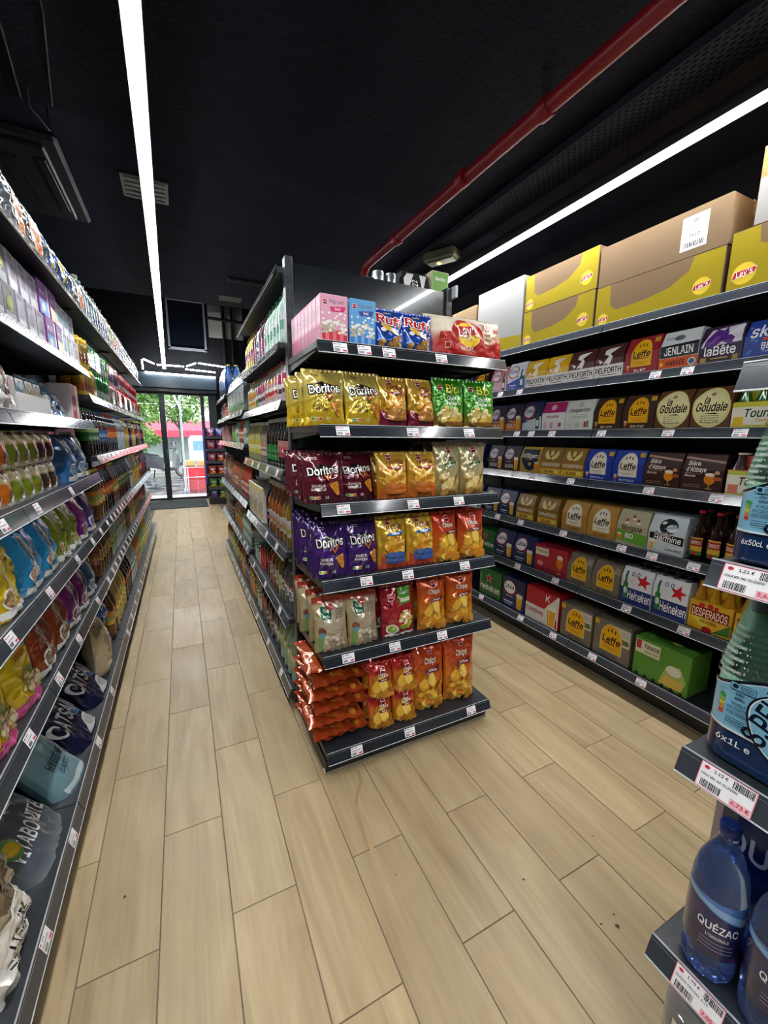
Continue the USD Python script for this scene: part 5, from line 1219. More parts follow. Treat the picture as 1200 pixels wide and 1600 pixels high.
def bottle(key, desc, shape, r, h, liquid, bands, cap, name='bottle', cat='bottle', material=GLOSS, words=None, wc='#ffffff'):
    ARGS[key] = (desc, shape, r, h, liquid, bands, cap, name, cat, material)
    prof, (l0, l1), (cr, cz) = SHAPES[shape]
    q = random.Random(sum(map(ord, key[:9])) * 7); dl = q.uniform(-.05, .05); l0, l1 = l0 + dl + q.uniform(0, .05), l1 + dl
    if shape in ('pet', 'jug', 'syrup'): h, r = h * q.uniform(.93, 1), r * q.uniform(.94, 1)
    def build(t):
        sq = .55 if shape in ('juice', 'jug') else 0
        part(t, 'body', M().lathe([(a * r, b * h) for a, b in prof], liquid, 18, sq=sq), material)
        a = Art(); W, z0, z1 = math.pi * r * 1.05, l0 * h, l1 * h
        n = len(bands)
        for k, c in enumerate(bands): a.rect(-W, W, z0 + (z1 - z0) * k / n, z0 + (z1 - z0) * (k + 1) / n - .0003, c)
        q = random.Random(len(key) * 31 + n)
        for k in range(3): a.ell(q.uniform(-.5, .5) * r, z0 + (z1 - z0) * q.uniform(.2, .8), r * .3, r * .28, mixc(bands[k % n], '#ffffff' if k % 2 else '#203020', .45), n=10)
        if words: a.text(words, 0, z0 + (z1 - z0) * .45, r * .5, wc, w=r * 1.5)
        k0 = 1.18 if sq else 1.003
        if sq:      # on the flat front of a squared bottle and round its corners
            def fn(v, o):
                th = v[:, 0] / r; k = 1 + sq * (1 / np.maximum(np.abs(np.cos(th)), np.abs(np.sin(th))) - 1)
                R = (r * k + o + .0008); return np.c_[R * np.sin(th), -R * np.cos(th), v[:, 1]]
        else: fn = curved(r * 1.003)
        part(t, 'label', a.emit(M(), fn, r * .28, smooth=True), FILMPRINT)
        part(t, 'cap', M().lathe([(cr * r, cz * h), (cr * r * 1.04, cz * h + .001), (cr * r * 1.04, h - .002), (cr * r * .9, h)] if shape != 'can' else [(cr * r, cz * h), (cr * r, h - .004), (cr * r * .5, h - .003)], cap, 14), PLASTIC)
    BUILD[key] = (name, cat, build); DESC[key] = (desc, 2 * r * (1.02 if shape not in ('juice', 'jug') else 1.02), r)
B = bottle
B('cola_red', 'dark cola bottle with red label', 'pet', .044, .315, '#1c0f0a', ['#b8202c', '#c8242e', '#8e1820'], '#c8202c')
B('cola_black', 'dark cola bottle with black label', 'pet', .044, .315, '#1c0f0a', ['#1a1a1c', '#c8242e', '#141416'], '#141416')
B('cola_green', 'dark cola bottle with green label', 'pet', .044, .315, '#20140c', ['#2a6a34', '#1f5a2c', '#8ab06a'], '#2f7a3a')
B('cola_blue', 'dark cola bottle with blue label', 'pet', .044, .315, '#22140c', ['#2a5a9c', '#6a96c4', '#24508c'], '#2a5a9c')
B('cola_orange', 'dark cola bottle with orange label', 'pet', .044, .315, '#22140c', ['#c86a2a', '#d88a3a', '#a8481e'], '#c8302a')
B('soda_yellow', 'yellow soda bottle with yellow label', 'pet', .044, .315, '#b8a04a', ['#d8b82a', '#e0cc5a', '#b8901e'], '#d8b42a')
B('soda_lime', 'pale green soda bottle with lime label', 'pet', .044, .315, '#7f9a6a', ['#8ab83a', '#d8d84a', '#5a8a34'], '#6aa03a')
B('soda_clear', 'clear soda bottle with silver label', 'pet', .044, .315, '#a9b4b4', ['#9aa8b4', '#c4ccd4', '#6a7a8a'], '#4a6a9a')
B('soda_purple', 'purple fruit soda bottle with violet label', 'pet', .044, .315, '#3a2440', ['#4a2a6a', '#8a6a9a', '#3a1c54'], '#5a2a7a')
B('soda_orange', 'orange soda bottle with green label', 'pet', .044, .315, '#b8742a', ['#d8802a', '#4a8a3a', '#e09a3a'], '#d86a24')
B('ice_tea', 'brown iced tea bottle with yellow label', 'pet', .044, .315, '#5c3a1c', ['#c8a83a', '#8a9a4a', '#c87a2c'], '#d8b83a')
B('tea_peach', 'amber iced tea bottle with pink label', 'pet', .044, .315, '#7a4a24', ['#c88a7a', '#d8a86a', '#b06a5a'], '#c85a4a')
B('water_green', 'clear water bottle with green label', 'pet', .042, .32, '#a7b8b0', ['#3a8a5a', '#dfe8e2', '#3a7a9a'], '#3a8a4a')
B('can_red', 'tall red can in a row', 'can', .033, .165, '#b81c28', ['#c8202c', '#d8323c', '#a01820'], '#c4c6c8', 'drink_can', 'drink can')
B('can_green', 'tall bright green can in a row', 'can', .033, .165, '#2a8a2c', ['#3aa02a', '#5ac03a', '#2a7a2c'], '#c4c6c8', 'drink_can', 'drink can')
B('can_pink', 'tall pale pink can in a row', 'can', .033, .165, '#b87a86', ['#c88a94', '#b0687a', '#8a6a84'], '#c4c6c8', 'drink_can', 'drink can')
B('syrup_red', 'dark syrup bottle with red label', 'syrup', .037, .30, '#1a1012', ['#b84a50', '#d0686a', '#c89088'], '#e8e8e6')
B('syrup_green', 'dark syrup bottle with green label', 'syrup', .037, .30, '#141a12', ['#2a8a3c', '#3a9a4a', '#2a7a34'], '#e8e8e6')
B('syrup_yellow', 'pale syrup bottle with yellow label', 'syrup', .037, .30, '#b8b06a', ['#d8cc3a', '#e8e0a0', '#c8b83a'], '#e8e8e6')
B('syrup_peach', 'pale syrup bottle with peach label', 'syrup', .037, .30, '#8a8478', ['#d8b89a', '#e0c8b0', '#c88a7a'], '#e8e8e6')
B('cider', 'amber juice glass bottle with white label', 'wine', .041, .315, '#9a5218', ['#b8a89a', '#c87a3a', '#b4a8b4', '#d0c4c0'], '#d8d4cc')
B('cider_gold', 'golden juice glass bottle with white label', 'wine', .041, .315, '#8a6a14', ['#b8b0a4', '#a8a838', '#b4acb4', '#d0cac0'], '#d8d4cc')
B('grape', 'dark red grape juice glass bottle', 'wine', .041, .315, '#300c10', ['#8a7a8a', '#4a2030', '#a49aa8', '#6a3a44'], '#c8c2bc')
B('juice_orange', 'white juice bottle printed with oranges', 'juice', .046, .30, '#e0d8c4', ['#d8c48a', '#e0902c', '#f0ece0', '#d88a2a', '#d8a83a'], '#d8942a')
B('juice_green', 'white juice bottle printed with green fruit', 'juice', .046, .30, '#dce0d2', ['#6aa84a', '#3a8a3a', '#eef0ea', '#8ab89a', '#8ac09a'], '#5aa04a')
B('juice_berry', 'white juice bottle printed with dark berries', 'juice', .046, .30, '#e2d8dc', ['#d8c0cc', '#5a3a5a', '#f0e8ec', '#c8306a', '#d03a78'], '#c82a6a')
B('juice_apple', 'white juice bottle printed with red fruit', 'juice', .046, .30, '#e4dcd8', ['#e0b8a8', '#c83a34', '#f0ece8', '#d8a0a0', '#d88a4a'], '#d8703a')
B('spray_white', 'white cleaner bottle with blue cap', 'jug', .043, .285, '#d8dcde', ['#8a9ab0', '#dfe4e8', '#5a78a4'], '#2a5aa8', 'cleaner_bottle')
B('oil_yellow', 'slim yellow carton of juice', 'juice', .036, .24, '#d8b83a', ['#e0c83a', '#c88a5a', '#8a3a5a', '#e0d060'], '#d8c03a', 'juice_carton', 'carton')
B('aloe_green', 'slim green bottle of drink', 'juice', .034, .235, '#9ac4b0', ['#b8d4c8', '#6aa08a', '#cfe0d6'], '#4a9a6a')
B('cola_mini', 'small dark red bottle', 'juice', .034, .235, '#5a2a3a', ['#7a3a5a', '#a84a6a', '#4a2038'], '#8a3a5a')
B('oil_gold', 'big golden oil jug with blue label', 'jug', .058, .305, '#a8701c', ['#5a96d0', '#8ab8e0', '#e8ecf0'], '#c8902a')
B('sauce_amber', 'amber sauce bottle', 'wine', .036, .27, '#8a5a1c', ['#b87a2c', '#c8a05a', '#7a4a1c'], '#5a3a1c')
B('sauce_red', 'red sauce bottle with pale label', 'wine', .036, .27, '#a8402c', ['#e0b0a0', '#d86a4a', '#f0d8c8'], '#b83a2a')
B('mineral_clear', 'clear mineral water bottle with pale label', 'pet', .042, .32, '#b8c0be', ['#a8b0b8', '#d8dcdc', '#b0685a'], '#d0d4d6', material=GLASSY)
B('mineral_green', 'green tinted mineral water bottle', 'pet', .042, .31, '#8aa88a', ['#b8c86a', '#dfe6d0', '#7a9a5a'], '#6a9a4a')
B('detergent_clear', 'clear detergent bottle', 'jug', .048, .27, '#4c5e62', ['#707c80', '#3a5a70', '#80888c'], '#787c7c', 'cleaner_bottle')
B('detergent_lemon', 'pale yellow washing liquid bottle with brown cap', 'jug', .05, .29, '#70703a', ['#807c46', '#881a16', '#807c3a'], '#8a4a34', 'cleaner_bottle')
B('detergent_green', 'pale green cleaner bottle', 'jug', .046, .27, '#546e50', ['#708068', '#305a30', '#808c7c'], '#788078', 'cleaner_bottle')
B('cleaner_white', 'white household cleaner bottle', 'jug', .045, .28, '#707276', ['#666a72', '#3e4068', '#7c8084'], '#585c64', 'cleaner_bottle')
B('cleaner_orange', 'orange and white cleaner bottle', 'jug', .045, .26, '#787068', ['#884c22', '#807870', '#88321a'], '#6c6864', 'cleaner_bottle')

COUNT = {}
def fill(shelf, xf, rz, z, y0, y1, seq, gap=.011, jit=.004, top=None):
    """bottles side by side along y, their fronts at x = xf; rz 90 faces +x, -90 faces -x"""
    q = random.Random(int(y0 * 1000) + int(z * 100)); y = y0; s = 1 if rz > 0 else -1; i = 0; left = seq[0][1]
    while i < len(seq):
        key = seq[i][0]
        if top and ARGS[key][3] > top:      # a smaller size of the same bottle, where the shelves are close
            A_ = list(ARGS[key]); A_[2] *= max(top / A_[3], .8); A_[3] = top; key += f'_{round(top * 1000)}'
            if key not in BUILD: bottle(key, *A_)
        desc, w, r = DESC[key]
        if y + w > y1: break
        COUNT[(shelf, key)] = k = COUNT.get((shelf, key), 0) + 1
        put(key, f'{desc}, {ORD[k - 1]} from near end, {shelf}', (xf - s * (r * 1.12 + q.uniform(0, jit)), y + w / 2, z), rz + q.uniform(-6, 6))
        y += w + gap; left -= 1
        if left <= 0:
            i += 1
            left = seq[i][1] if i < len(seq) else 0

AREA = 'on the left aisle shelves'
# ---------------------------------------------------------------- left aisle, from the third section on
LX = -.472
LN = {2.172: 'left aisle top shelf', 1.690: 'left aisle second shelf', 1.335: 'left aisle third shelf', .940: 'left aisle fourth shelf', .632: 'left aisle fifth shelf', .165: 'left aisle lowest shelf'}
fill(LN[2.172], LX, 90, 2.172, 3.25, 6.9, [('detergent_clear', 5), ('cleaner_white', 4), ('detergent_green', 2), ('detergent_lemon', 3), ('cleaner_orange', 2), ('cleaner_white', 6), ('detergent_green', 4), ('detergent_clear', 5), ('detergent_lemon', 2), ('cleaner_orange', 4)])
fill(LN[1.335], LX, 90, 1.335, 2.95, 6.9, [('cola_green', 4), ('cola_blue', 4), ('cola_orange', 5), ('soda_clear', 6), ('soda_yellow', 4), ('soda_purple', 3), ('soda_yellow', 4), ('cola_black', 3), ('tea_peach', 4), ('cola_red', 6)], top=.285)
fill(LN[.940], LX, 90, .94, 2.95, 6.9, [('ice_tea', 3), ('cola_orange', 4), ('ice_tea', 3), ('cola_green', 8), ('soda_clear', 3), ('soda_yellow', 7), ('tea_peach', 4), ('cola_red', 5), ('cola_black', 6)])
fill(LN[.632], LX, 90, .632, 2.80, 6.9, [('tea_peach', 1), ('ice_tea', 5), ('soda_lime', 3), ('soda_clear', 4), ('soda_lime', 3), ('cola_red', 4), ('soda_yellow', 5), ('ice_tea', 6), ('cola_orange', 6), ('cola_red', 6)], top=.245)
fill(LN[.165], LX + .01, 90, .165, 2.95, 6.9, [('ice_tea', 2), ('soda_yellow', 5), ('cola_black', 4), ('water_green', 5), ('soda_orange', 4), ('soda_lime', 5), ('soda_yellow', 5), ('water_green', 6), ('soda_clear', 6)])
# second shelf: shrink packs of tall cans, two cans high
def shrink(key, desc, can, nx, col):
    r = .033
    def build(t):
        for ix in range(nx):
            for iy in range(2):
                c = t + f'/can' + (f'_{ix * 2 + iy:03d}' if ix + iy else '')
                m = M().lathe([(r * .9, 0), (r, .006), (r, .15), (r * .85, .165)], col[0], 14, (-(nx - 1) * r + ix * 2 * r, -r + iy * 2 * r, 0)).lathe([(r * 1.004, .03), (r * 1.004, .07)], col[1], 14, (-(nx - 1) * r + ix * 2 * r, -r + iy * 2 * r, 0), cap=False)
                part(t, 'can', m, GLOSS)
        part(t, 'film', M().box(-nx * r - .001, nx * r + .001, -2 * r - .001, 2 * r + .001, .004, .163, '#ffffff', .02), WRAP)
    BUILD[key] = ('can_pack', 'pack of cans', build); DESC[key] = (desc, 2 * r * nx + .006, 2 * r)
shrink('six_yellow', 'shrink pack of yellow cans', None, 3, ('#dcb41e', '#d87a2a'))
shrink('six_green', 'shrink pack of dark green cans', None, 3, ('#1f7a3c', '#dfe8e2'))
shrink('six_lime', 'shrink pack of lime green cans', None, 3, ('#4ab02a', '#d8e8b0'))
shrink('six_red', 'shrink pack of red cans', None, 3, ('#b81c2a', '#e0d8d8'))
shrink('six_pink', 'shrink pack of pink cans', None, 3, ('#b8808a', '#6a5a7a'))
for tier in range(2):
    seq = [('six_yellow', 2), ('six_green', 2), ('six_lime', 1), ('six_pink', 2), ('six_red', 3), ('six_pink', 1), ('six_red', 7)]
    if tier: seq = [('six_yellow', 1), ('six_green', 3), ('six_lime', 1), ('six_pink', 2), ('six_red', 9)]
    fill('left aisle second shelf, ' + ('upper layer' if tier else 'lower layer'), LX, 90, 1.690 + .168 * tier, 2.98, 6.8, seq, .01, .0)

# ---------------------------------------------------------------- left aisle, the near sections: pet food and litter
PF = ('pet_food_bag', 'pet food bag')
def petbag(c0, c1, c2, art):
    return grad((0, c0), (.3, c1), (1, c2)), art
def pets(stripe, pic, word=None, wc='#f4f0e8', ring='#e8e4da'):
    def art(a, w, h):
        if stripe: a.poly([(-w * .02, h * .2), (w * .12, h * .2), (-w * .1, h * .82), (-w * .24, h * .84)], '#e6e2d8').poly([(0, h * .2), (w * .1, h * .2), (-w * .12, h * .82), (-w * .22, h * .83)], stripe)
        a.ell(-w * .2, h * .24, w * .17, h * .13, ring).ell(-w * .2, h * .24, w * .14, h * .105, pic)
        q = random.Random(9)
        for k in range(14): a.ell(-w * .2 + w * q.uniform(-.1, .1), h * (.24 + q.uniform(-.07, .07)), .006, .005, mixc(pic, '#e8d0a0', q.uniform(.1, .6)), n=7)
        a.rect(-w * .44, w * .44, h * .03, h * .12, '#dcdcd8')
        if word: a.text(word, w * .06, h * .6, h * .1, wc, w=w * .5)
        for k in range(3): a.ell(w * (.16 + .1 * (k % 2)), h * (.5 + .09 * k), w * .05, h * .03, mixc(pic, '#102040', .4))
    return art
D('pet_yellow', bag(.20, .237, .13, grad((0, '#d8b81a'), (.5, '#e0c61c'), (1, '#cfae16')), pets('#d8c83a', '#9a7a4a', None), 21, lean=2, gusset=.72, wr=1.25), PF)
D('pet_blue', bag(.19, .237, .13, grad((0, '#8ab8d4'), (.14, '#2a86bc'), (.6, '#2492cc'), (1, '#1f7cb0')), pets('#bcae98', '#a87a5a'), 22, lean=2, gusset=.72, wr=1.25), PF)
D('pet_green', bag(.19, .238, .13, grad((0, '#c8ccb8'), (.2, '#7a8a2a'), (.6, '#8a9a2c'), (1, '#6a7a22')), pets(None, '#9a7a50'), 23, lean=3, gusset=.72, wr=1.25), PF)
D('pet_purple', bag(.17, .238, .13, grad((0, '#b8b4c4'), (.15, '#7a1f7a'), (.6, '#8a2488'), (1, '#5a1a62')), pets('#c8c0cc', '#8a6a7a'), 24, lean=2, gusset=.72, wr=1.25), PF)
D('pet_violet', bag(.17, .238, .13, grad((0, '#4a3a9a'), (.3, '#4a3a9c'), (1, '#2a2a58')), pets('#c8c8d8', '#6a6a9a'), 25, lean=2, gusset=.72, wr=1.25), PF)
def frisk(a, w, h):
    a.rect(-w * .46, w * .46, h * .01, h * .13, '#c84a86').rect(-w * .3, w * .12, h * .66, h * .78, '#d8a81e').text('Friskies', -w * .08, h * .685, h * .07, '#7a1a1e', w=w * .36, rot=4).rect(w * .16, w * .32, h * .7, h * .8, '#2a2a24')
    chips(a, -w * .3, w * .36, h * .2, h * .5, 18, 61, ['#c8b88a', '#a8986a', '#8aa06a', '#d8ccb0'], (.014, .026)); a.ell(w * .02, h * .28, w * .08, h * .05, '#d88ab0')
D('pet_friskies', bag(.205, .245, .14, grad((0, '#d0a81a'), (.4, '#dcc420'), (1, '#d8c41c')), frisk, 26, lean=2, gusset=.72, wr=1.25), PF)
D('pet_brown', bag(.19, .243, .13, grad((0, '#b8b4a8'), (.12, '#8a3c1e'), (.6, '#9a4422'), (1, '#6a4a3a')), pets('#8a8478', '#7a6a5a'), 27, lean=2, gusset=.72, wr=1.25), PF)
D('pet_magenta', bag(.18, .24, .13, grad((0, '#c89a3a'), (.14, '#5a7aa8'), (.2, '#7a1f78'), (1, '#7a2276')), pets('#b8a0b8', '#7a5a6a'), 28, lean=2, gusset=.72, wr=1.25), PF)
D('pet_navy', bag(.20, .237, .13, grad((0, '#3a7ab8'), (.4, '#2a5a94'), (1, '#1f4474')), pets('#8ab0cc', '#6a8aa4'), 29, lean=2, gusset=.72, wr=1.25), PF)
def catsan(a, w, h):
    a.poly([(-w * .1, h * .02), (w * .46, h * .02), (w * .46, h * .2), (w * .12, h * .17)], '#c9ccc8').ell(w * .25, h * .3, w * .2, h * .08, '#4a8ac8').text('CATSAN', -w * .06, h * .26, h * .17, '#f4f6fa', w=w * .84, rot=4).ell(w * .22, h * .1, w * .14, h * .06, '#a8aaa4')
LT = ('cat_litter_bag', 'cat litter bag')
D('catsan', bag(.30, .34, .15, grad((0, '#141838'), (.5, '#191e44'), (1, '#10142e')), catsan, 31, lean=38, gusset=.75, wr=.5), LT)
D('hygiene', bag(.22, .26, .12, grad((0, '#7aa0ac'), (.6, '#8ab4c0'), (1, '#5a7a84')), lambda a, w, h: a.text('HYGIÈNE', 0, h * .36, h * .1, '#2a4a54', w=w * .6).text('CLASSIC', 0, h * .24, h * .07, '#2a4a54', w=w * .4).rect(-w * .42, w * .42, h * .03, h * .1, '#c8d4d4'), 32, lean=34, gusset=.6, wr=.6), LT)
D('bonite', bag(.31, .34, .15, grad((0, '#8a929a'), (.12, '#5a636c'), (1, '#3a4048')), lambda a, w, h: a.text('VITABONITE', -w * .03, h * .2, h * .13, '#f2f4f6', w=w * .78, rot=2).rect(-w * .4, -w * .18, h * .44, h * .6, '#c8ccd0').rect(-w * .39, -w * .19, h * .45, h * .59, '#3a4048').rect(w * .02, w * .16, h * .46, h * .56, '#b8bcc0').ell(-w * .34, h * .34, w * .1, h * .1, '#5a8a4a').ell(-w * .34, h * .34, w * .07, h * .06, '#c8a82a'), 33, lean=36, gusset=.75, wr=.5), LT)
def dog(a, w, h):
    a.ell(-w * .05, h * .66, w * .26, h * .2, '#6a5644').ell(-w * .12, h * .74, w * .1, h * .09, '#e0d8ca').ell(w * .12, h * .56, w * .13, h * .16, '#4a3628').ell(w * .18, h * .78, w * .07, h * .1, '#8a6a4a', 20).ell(-w * .02, h * .6, w * .05, h * .03, '#1c1612').ell(-w * .12, h * .72, w * .02, h * .014, '#14100c').ell(w * .04, h * .72, w * .02, h * .014, '#14100c')
    a.rect(-w * .4, w * .4, h * .1, h * .42, '#eceae4').text('LITIÈRE', 0, h * .2, h * .07, '#1a1a1a', w=w * .5).lines(-w * .3, w * .3, [h * .13, h * .16], .004, '#3a3a3a')
D('dog_bag', bag(.27, .36, .14, grad((0, '#e0ded6'), (.5, '#b4aa94'), (1, '#8a9a7a')), dog, 34, lean=6, gusset=.4), PF)
D('litter_tan', bag(.2, .3, .13, grad((0, '#b8a888'), (.5, '#c4b494'), (1, '#8a7a5c')), lambda a, w, h: a.ell(0, h * .5, w * .25, h * .18, '#8a7a64').rect(-w * .4, w * .4, h * .1, h * .2, '#e0d8c4'), 35, lean=2, gusset=.4), LT)
D('litter_blue', bag(.22, .17, .17, grad((0, '#2a4a9c'), (.5, '#3a64bc'), (1, '#2c4f9e')), lambda a, w, h: a.text('ULTRA', 0, h * .55, h * .14, '#e0e8f4', w=w * .5).rect(-w * .3, w * .2, h * .25, h * .4, '#8aa8d8'), 36, lean=0, gusset=.6), LT)
D('cat_sack', bag(.24, .18, .12, grad((0, '#c8c8c6'), (.5, '#d4d4d4'), (1, '#bcbcc0')), lambda a, w, h: a.poly([(w * .1, h * .1), (w * .22, h * .12), (w * .26, h * .5), (w * .22, h * .82), (w * .14, h * .72), (w * .1, h * .84), (w * .06, h * .5)], '#8a6a54').ell(w * .15, h * .62, w * .07, h * .12, '#94745c').rect(-w * .4, -w * .08, h * .5, h * .86, '#dcd8b8').text('COMPLET', -w * .24, h * .66, h * .07, '#4a4a3a', w=w * .24), 37, lean=1, gusset=.72, wr=1.25), PF)
D('pouch_blue', bag(.15, .17, .05, grad((0, '#d8dce0'), (.3, '#3a78b8'), (1, '#8ab0d0')), lambda a, w, h: a.rect(-w * .3, w * .3, h * .5, h * .7, '#e8ecf0').ell(0, h * .3, w * .25, h * .12, '#b8a890'), 38, lean=24), ('pet_food_pouch', 'pet food pouch'))
def pouch(c, low, pic):
    return bag(.10, .117, .04, grad((0, '#d8d4cc'), (.18, c), (.62, c), (.66, '#d8cc9c'), (.9, '#d8cc9c'), (.93, c), (1, c)), lambda a, w, h: a.ell(w * .06, h * .28, w * .25, h * .2, pic).text('Terrine', 0, h * .75, h * .07, '#6a4a24', w=w * .6).ell(-w * .1, h * .1, w * .2, h * .05, '#eae6dc').rect(-w * .2, w * .2, h * .88, h * .95, '#7a2a1c'), 39, lean=1, nu=20, nv=26)
PP = ('pet_food_pouch', 'pet food pouch')
D('pouch_orange', pouch('#c86a1c', '#d8d4cc', '#4a3424'), PP); D('pouch_green', pouch('#7a8a1e', '#d8d4cc', '#5a5a3a'), PP); D('pouch_black', pouch('#3a2a20', '#d8d4cc', '#b8661c'), PP)

def pet(key, y, z, label, d=.13, rz=0.0, extra=0, dx=0.0):
    put(key, label, (LX + .004 - d / 2 + dx + (.03 if z < .2 else 0), y, z), 90 + rz)
    for e in range(extra): put(key, label + f', {["", "second "][e]}one behind', (LX + .004 - d / 2 + (.03 if z < .2 else 0) - (d + .01) * (e + 1) + dx, y, z), 90 + rz)
s4, s5, s6, s7 = .940, .632, .165, 1.238
pet('pet_yellow', 1.27, s4, 'yellow pet food bag at the frame edge, third shelf up', extra=1)
pet('pet_yellow', 1.50, s4, 'yellow pet food bag beside the blue one, third shelf up', extra=1)
pet('pet_blue', 1.715, s4, 'bright blue pet food bag beside the yellow one', extra=1)
pet('pet_blue', 1.912, s4, 'bright blue pet food bag beside the olive green one', extra=1)
pet('pet_green', 2.115, s4, 'olive green pet food bag, nearer one', extra=1)
pet('pet_green', 2.315, s4, 'olive green pet food bag, farther one', extra=1)
pet('pet_purple', 2.51, s4, 'purple pet food bag on the third shelf up', extra=1)
pet('pet_violet', 2.70, s4, 'dark violet pet food bag at the end of the third shelf up', extra=1)
pet('pet_friskies', 1.08, s5, 'yellow and pink cat food bag at the left frame edge', d=.14)
pet('pet_friskies', 1.30, s5, 'yellow and pink cat food bag in front, second shelf up', d=.14, extra=1)
pet('pet_friskies', 1.52, s5, 'yellow and pink cat food bag beside the rust brown ones', d=.14, extra=1)
pet('pet_brown', 1.735, s5, 'rust brown pet food bag, nearer one', extra=1)
pet('pet_brown', 1.94, s5, 'rust brown pet food bag, farther one', extra=1)
pet('pet_magenta', 2.14, s5, 'magenta pet food bag with yellow foot, nearer one', extra=1)
pet('pet_magenta', 2.33, s5, 'magenta pet food bag with yellow foot, farther one', extra=1)
pet('pet_navy', 2.54, s5, 'blue pet food bag with pale rings, end of second shelf up', extra=1)
pet('dog_bag', 1.13, s6, 'white sack with a dog picture at the lower left corner', d=.14, rz=6, dx=.0)
pet('bonite', 1.45, s6, 'grey litter bag with white capital letters', d=.15, rz=4, dx=-.008)
pet('hygiene', 1.735, s6, 'pale blue litter bag between grey and navy bags', d=.12, rz=-3)
pet('catsan', 2.005, s6, 'navy litter bag with white capitals, nearer one', d=.15, rz=4)
pet('catsan', 2.325, s6, 'navy litter bag with white capitals, farther one', d=.15, rz=2)
pet('litter_tan', 2.585, s6, 'tan litter bag between navy and blue bags', d=.13)
for k in range(2): put('litter_blue', f'blue plump litter bag, {["lower", "upper"][k]} of the two piled', (LX - .095, 2.81, s6 + .175 * k), 90 + 4 * k)
keys = ['pouch_orange', 'pouch_orange', 'pouch_orange', 'pouch_green', 'pouch_green', 'pouch_green', 'pouch_black', 'pouch_black']
for tier in range(2):
    for k, key in enumerate(keys):
        y = 1.43 + .103 * k
        put(key, f'{key[6:]} pet food pouch in the {["lower", "upper"][tier]} layer, {ORD[k]} from the near end', (LX - .03, y, s7 + .1185 * tier), 90)
pet('pouch_blue', 2.27, s7, 'silver and blue pouch leaning beside the dark pouches', d=.05, dx=-.05)
pet('pet_navy', 2.44, s7, 'tall blue food bag on the fourth shelf up, nearer one', rz=5)
pet('pet_navy', 2.67, s7, 'tall blue food bag on the fourth shelf up, farther one', rz=-3)
# third shelf from the top: trays and a cat sack
pet('cat_sack', 1.42, 1.535, 'white pet food sack at the frame edge with a cat picture', d=.12)
pet('cat_sack', 1.675, 1.535, 'white pet food sack with a brown cat picture', d=.12)
def traybox(t):
    m = M().box(-.2, .2, -.05, -.046, 0, .07, '#c8c6c4').box(-.2, .2, .046, .05, 0, .12, '#c8c6c4').box(-.2, -.196, -.046, .046, 0, .09, '#bcbab8').box(.196, .2, -.046, .046, 0, .09, '#bcbab8').box(-.196, .196, -.046, .046, 0, .004, '#bcbab8')
    part(t, 'carton', m, CARD)
    for k, c in enumerate(('#b83a3a', '#4a9ac0', '#c89a5a', '#c8a87a')):
        part(t, 'food_tray', M().hull([(x, y, z) for x in (-.15 + k * .1 - .04, -.15 + k * .1 + .04) for y, z in ((-.03, .01), (-.022, .125), (.0, .13), (.0, .01))], '#d8d4cc'), PLASTIC)
        a = Art().ell(-.15 + k * .1, .09, .032, .03, c).ell(-.15 + k * .1, .10, .024, .012, mixc(c, '#ffffff', .5))
        part(t, 'tray_lid', a.emit(M(), lambda v, o: np.c_[v[:, 0], -.0305 + (v[:, 1] - .01) * .008 / .115 - o, v[:, 1]]), FILMPRINT)
BUILD['traybox'] = ('tray_carton', 'carton', traybox)
put('traybox', 'open white carton holding a row of small food trays', (LX - .065, 2.02, 1.535), 90)
for k in range(3): pet('pouch_blue', 2.31 + .158 * k, 1.535, f'blue and white pet food pouch beside the tray carton, {ORD[k]} from it', d=.05, dx=-.03)
BUILD['box_red'] = ('food_box', 'box', smallbox(.16, .14, .19, '#d8ccc8', lambda a, w, h: a.rect(-w * .48, w * .1, h * .02, h * .98, '#a82a28').ell(-w * .2, h * .6, w * .16, h * .14, '#7a1a1c').text('BŒUF', -w * .2, h * .3, h * .1, '#f0e4dc', w=w * .4)))
put('box_red', 'red and white food box at the end of its shelf', (LX - .1, 2.79, 1.535), 90)
# second shelf from the top: small boxes in two layers, purple multipacks
def petbox(c, pic): return smallbox(.112, .16, .132, c, lambda a, w, h: a.rect(-w * .4, w * .4, h * .06, h * .3, mixc(c, '#ffffff', .4)).ell(0, h * .52, w * .24, h * .2, pic).rect(-w * .4, w * .1, h * .8, h * .92, mixc(c, '#000000', .4)).text('Gourmet', -w * .1, h * .36, h * .09, '#3a3a3a', w=w * .5))
BUILD['box_dark'] = ('cat_food_box', 'cat food box', petbox('#4a4d52', '#9aa03a')); BUILD['box_pale'] = ('cat_food_box', 'cat food box', petbox('#8a8492', '#6a6072')); BUILD['box_silver'] = ('cat_food_box', 'cat food box', petbox('#999ea6', '#6a9098'))
purple = lambda c: smallbox(.142, .17, .14, '#6a1478', lambda a, w, h: a.rect(-w * .44, w * .3, h * .05, h * .45, c).text('MULTI', -w * .1, h * .6, h * .12, '#e8d8ec', w=w * .5).rect(w * .32, w * .46, h * .05, h * .9, '#b8c8d0').ell(-w * .1, h * .25, w * .16, h * .12, '#e0d4b8'))
BUILD['box_purple'] = ('cat_food_box', 'cat food box', purple('#4a8ac8')); BUILD['box_purple_warm'] = ('cat_food_box', 'cat food box', purple('#d8a84a'))
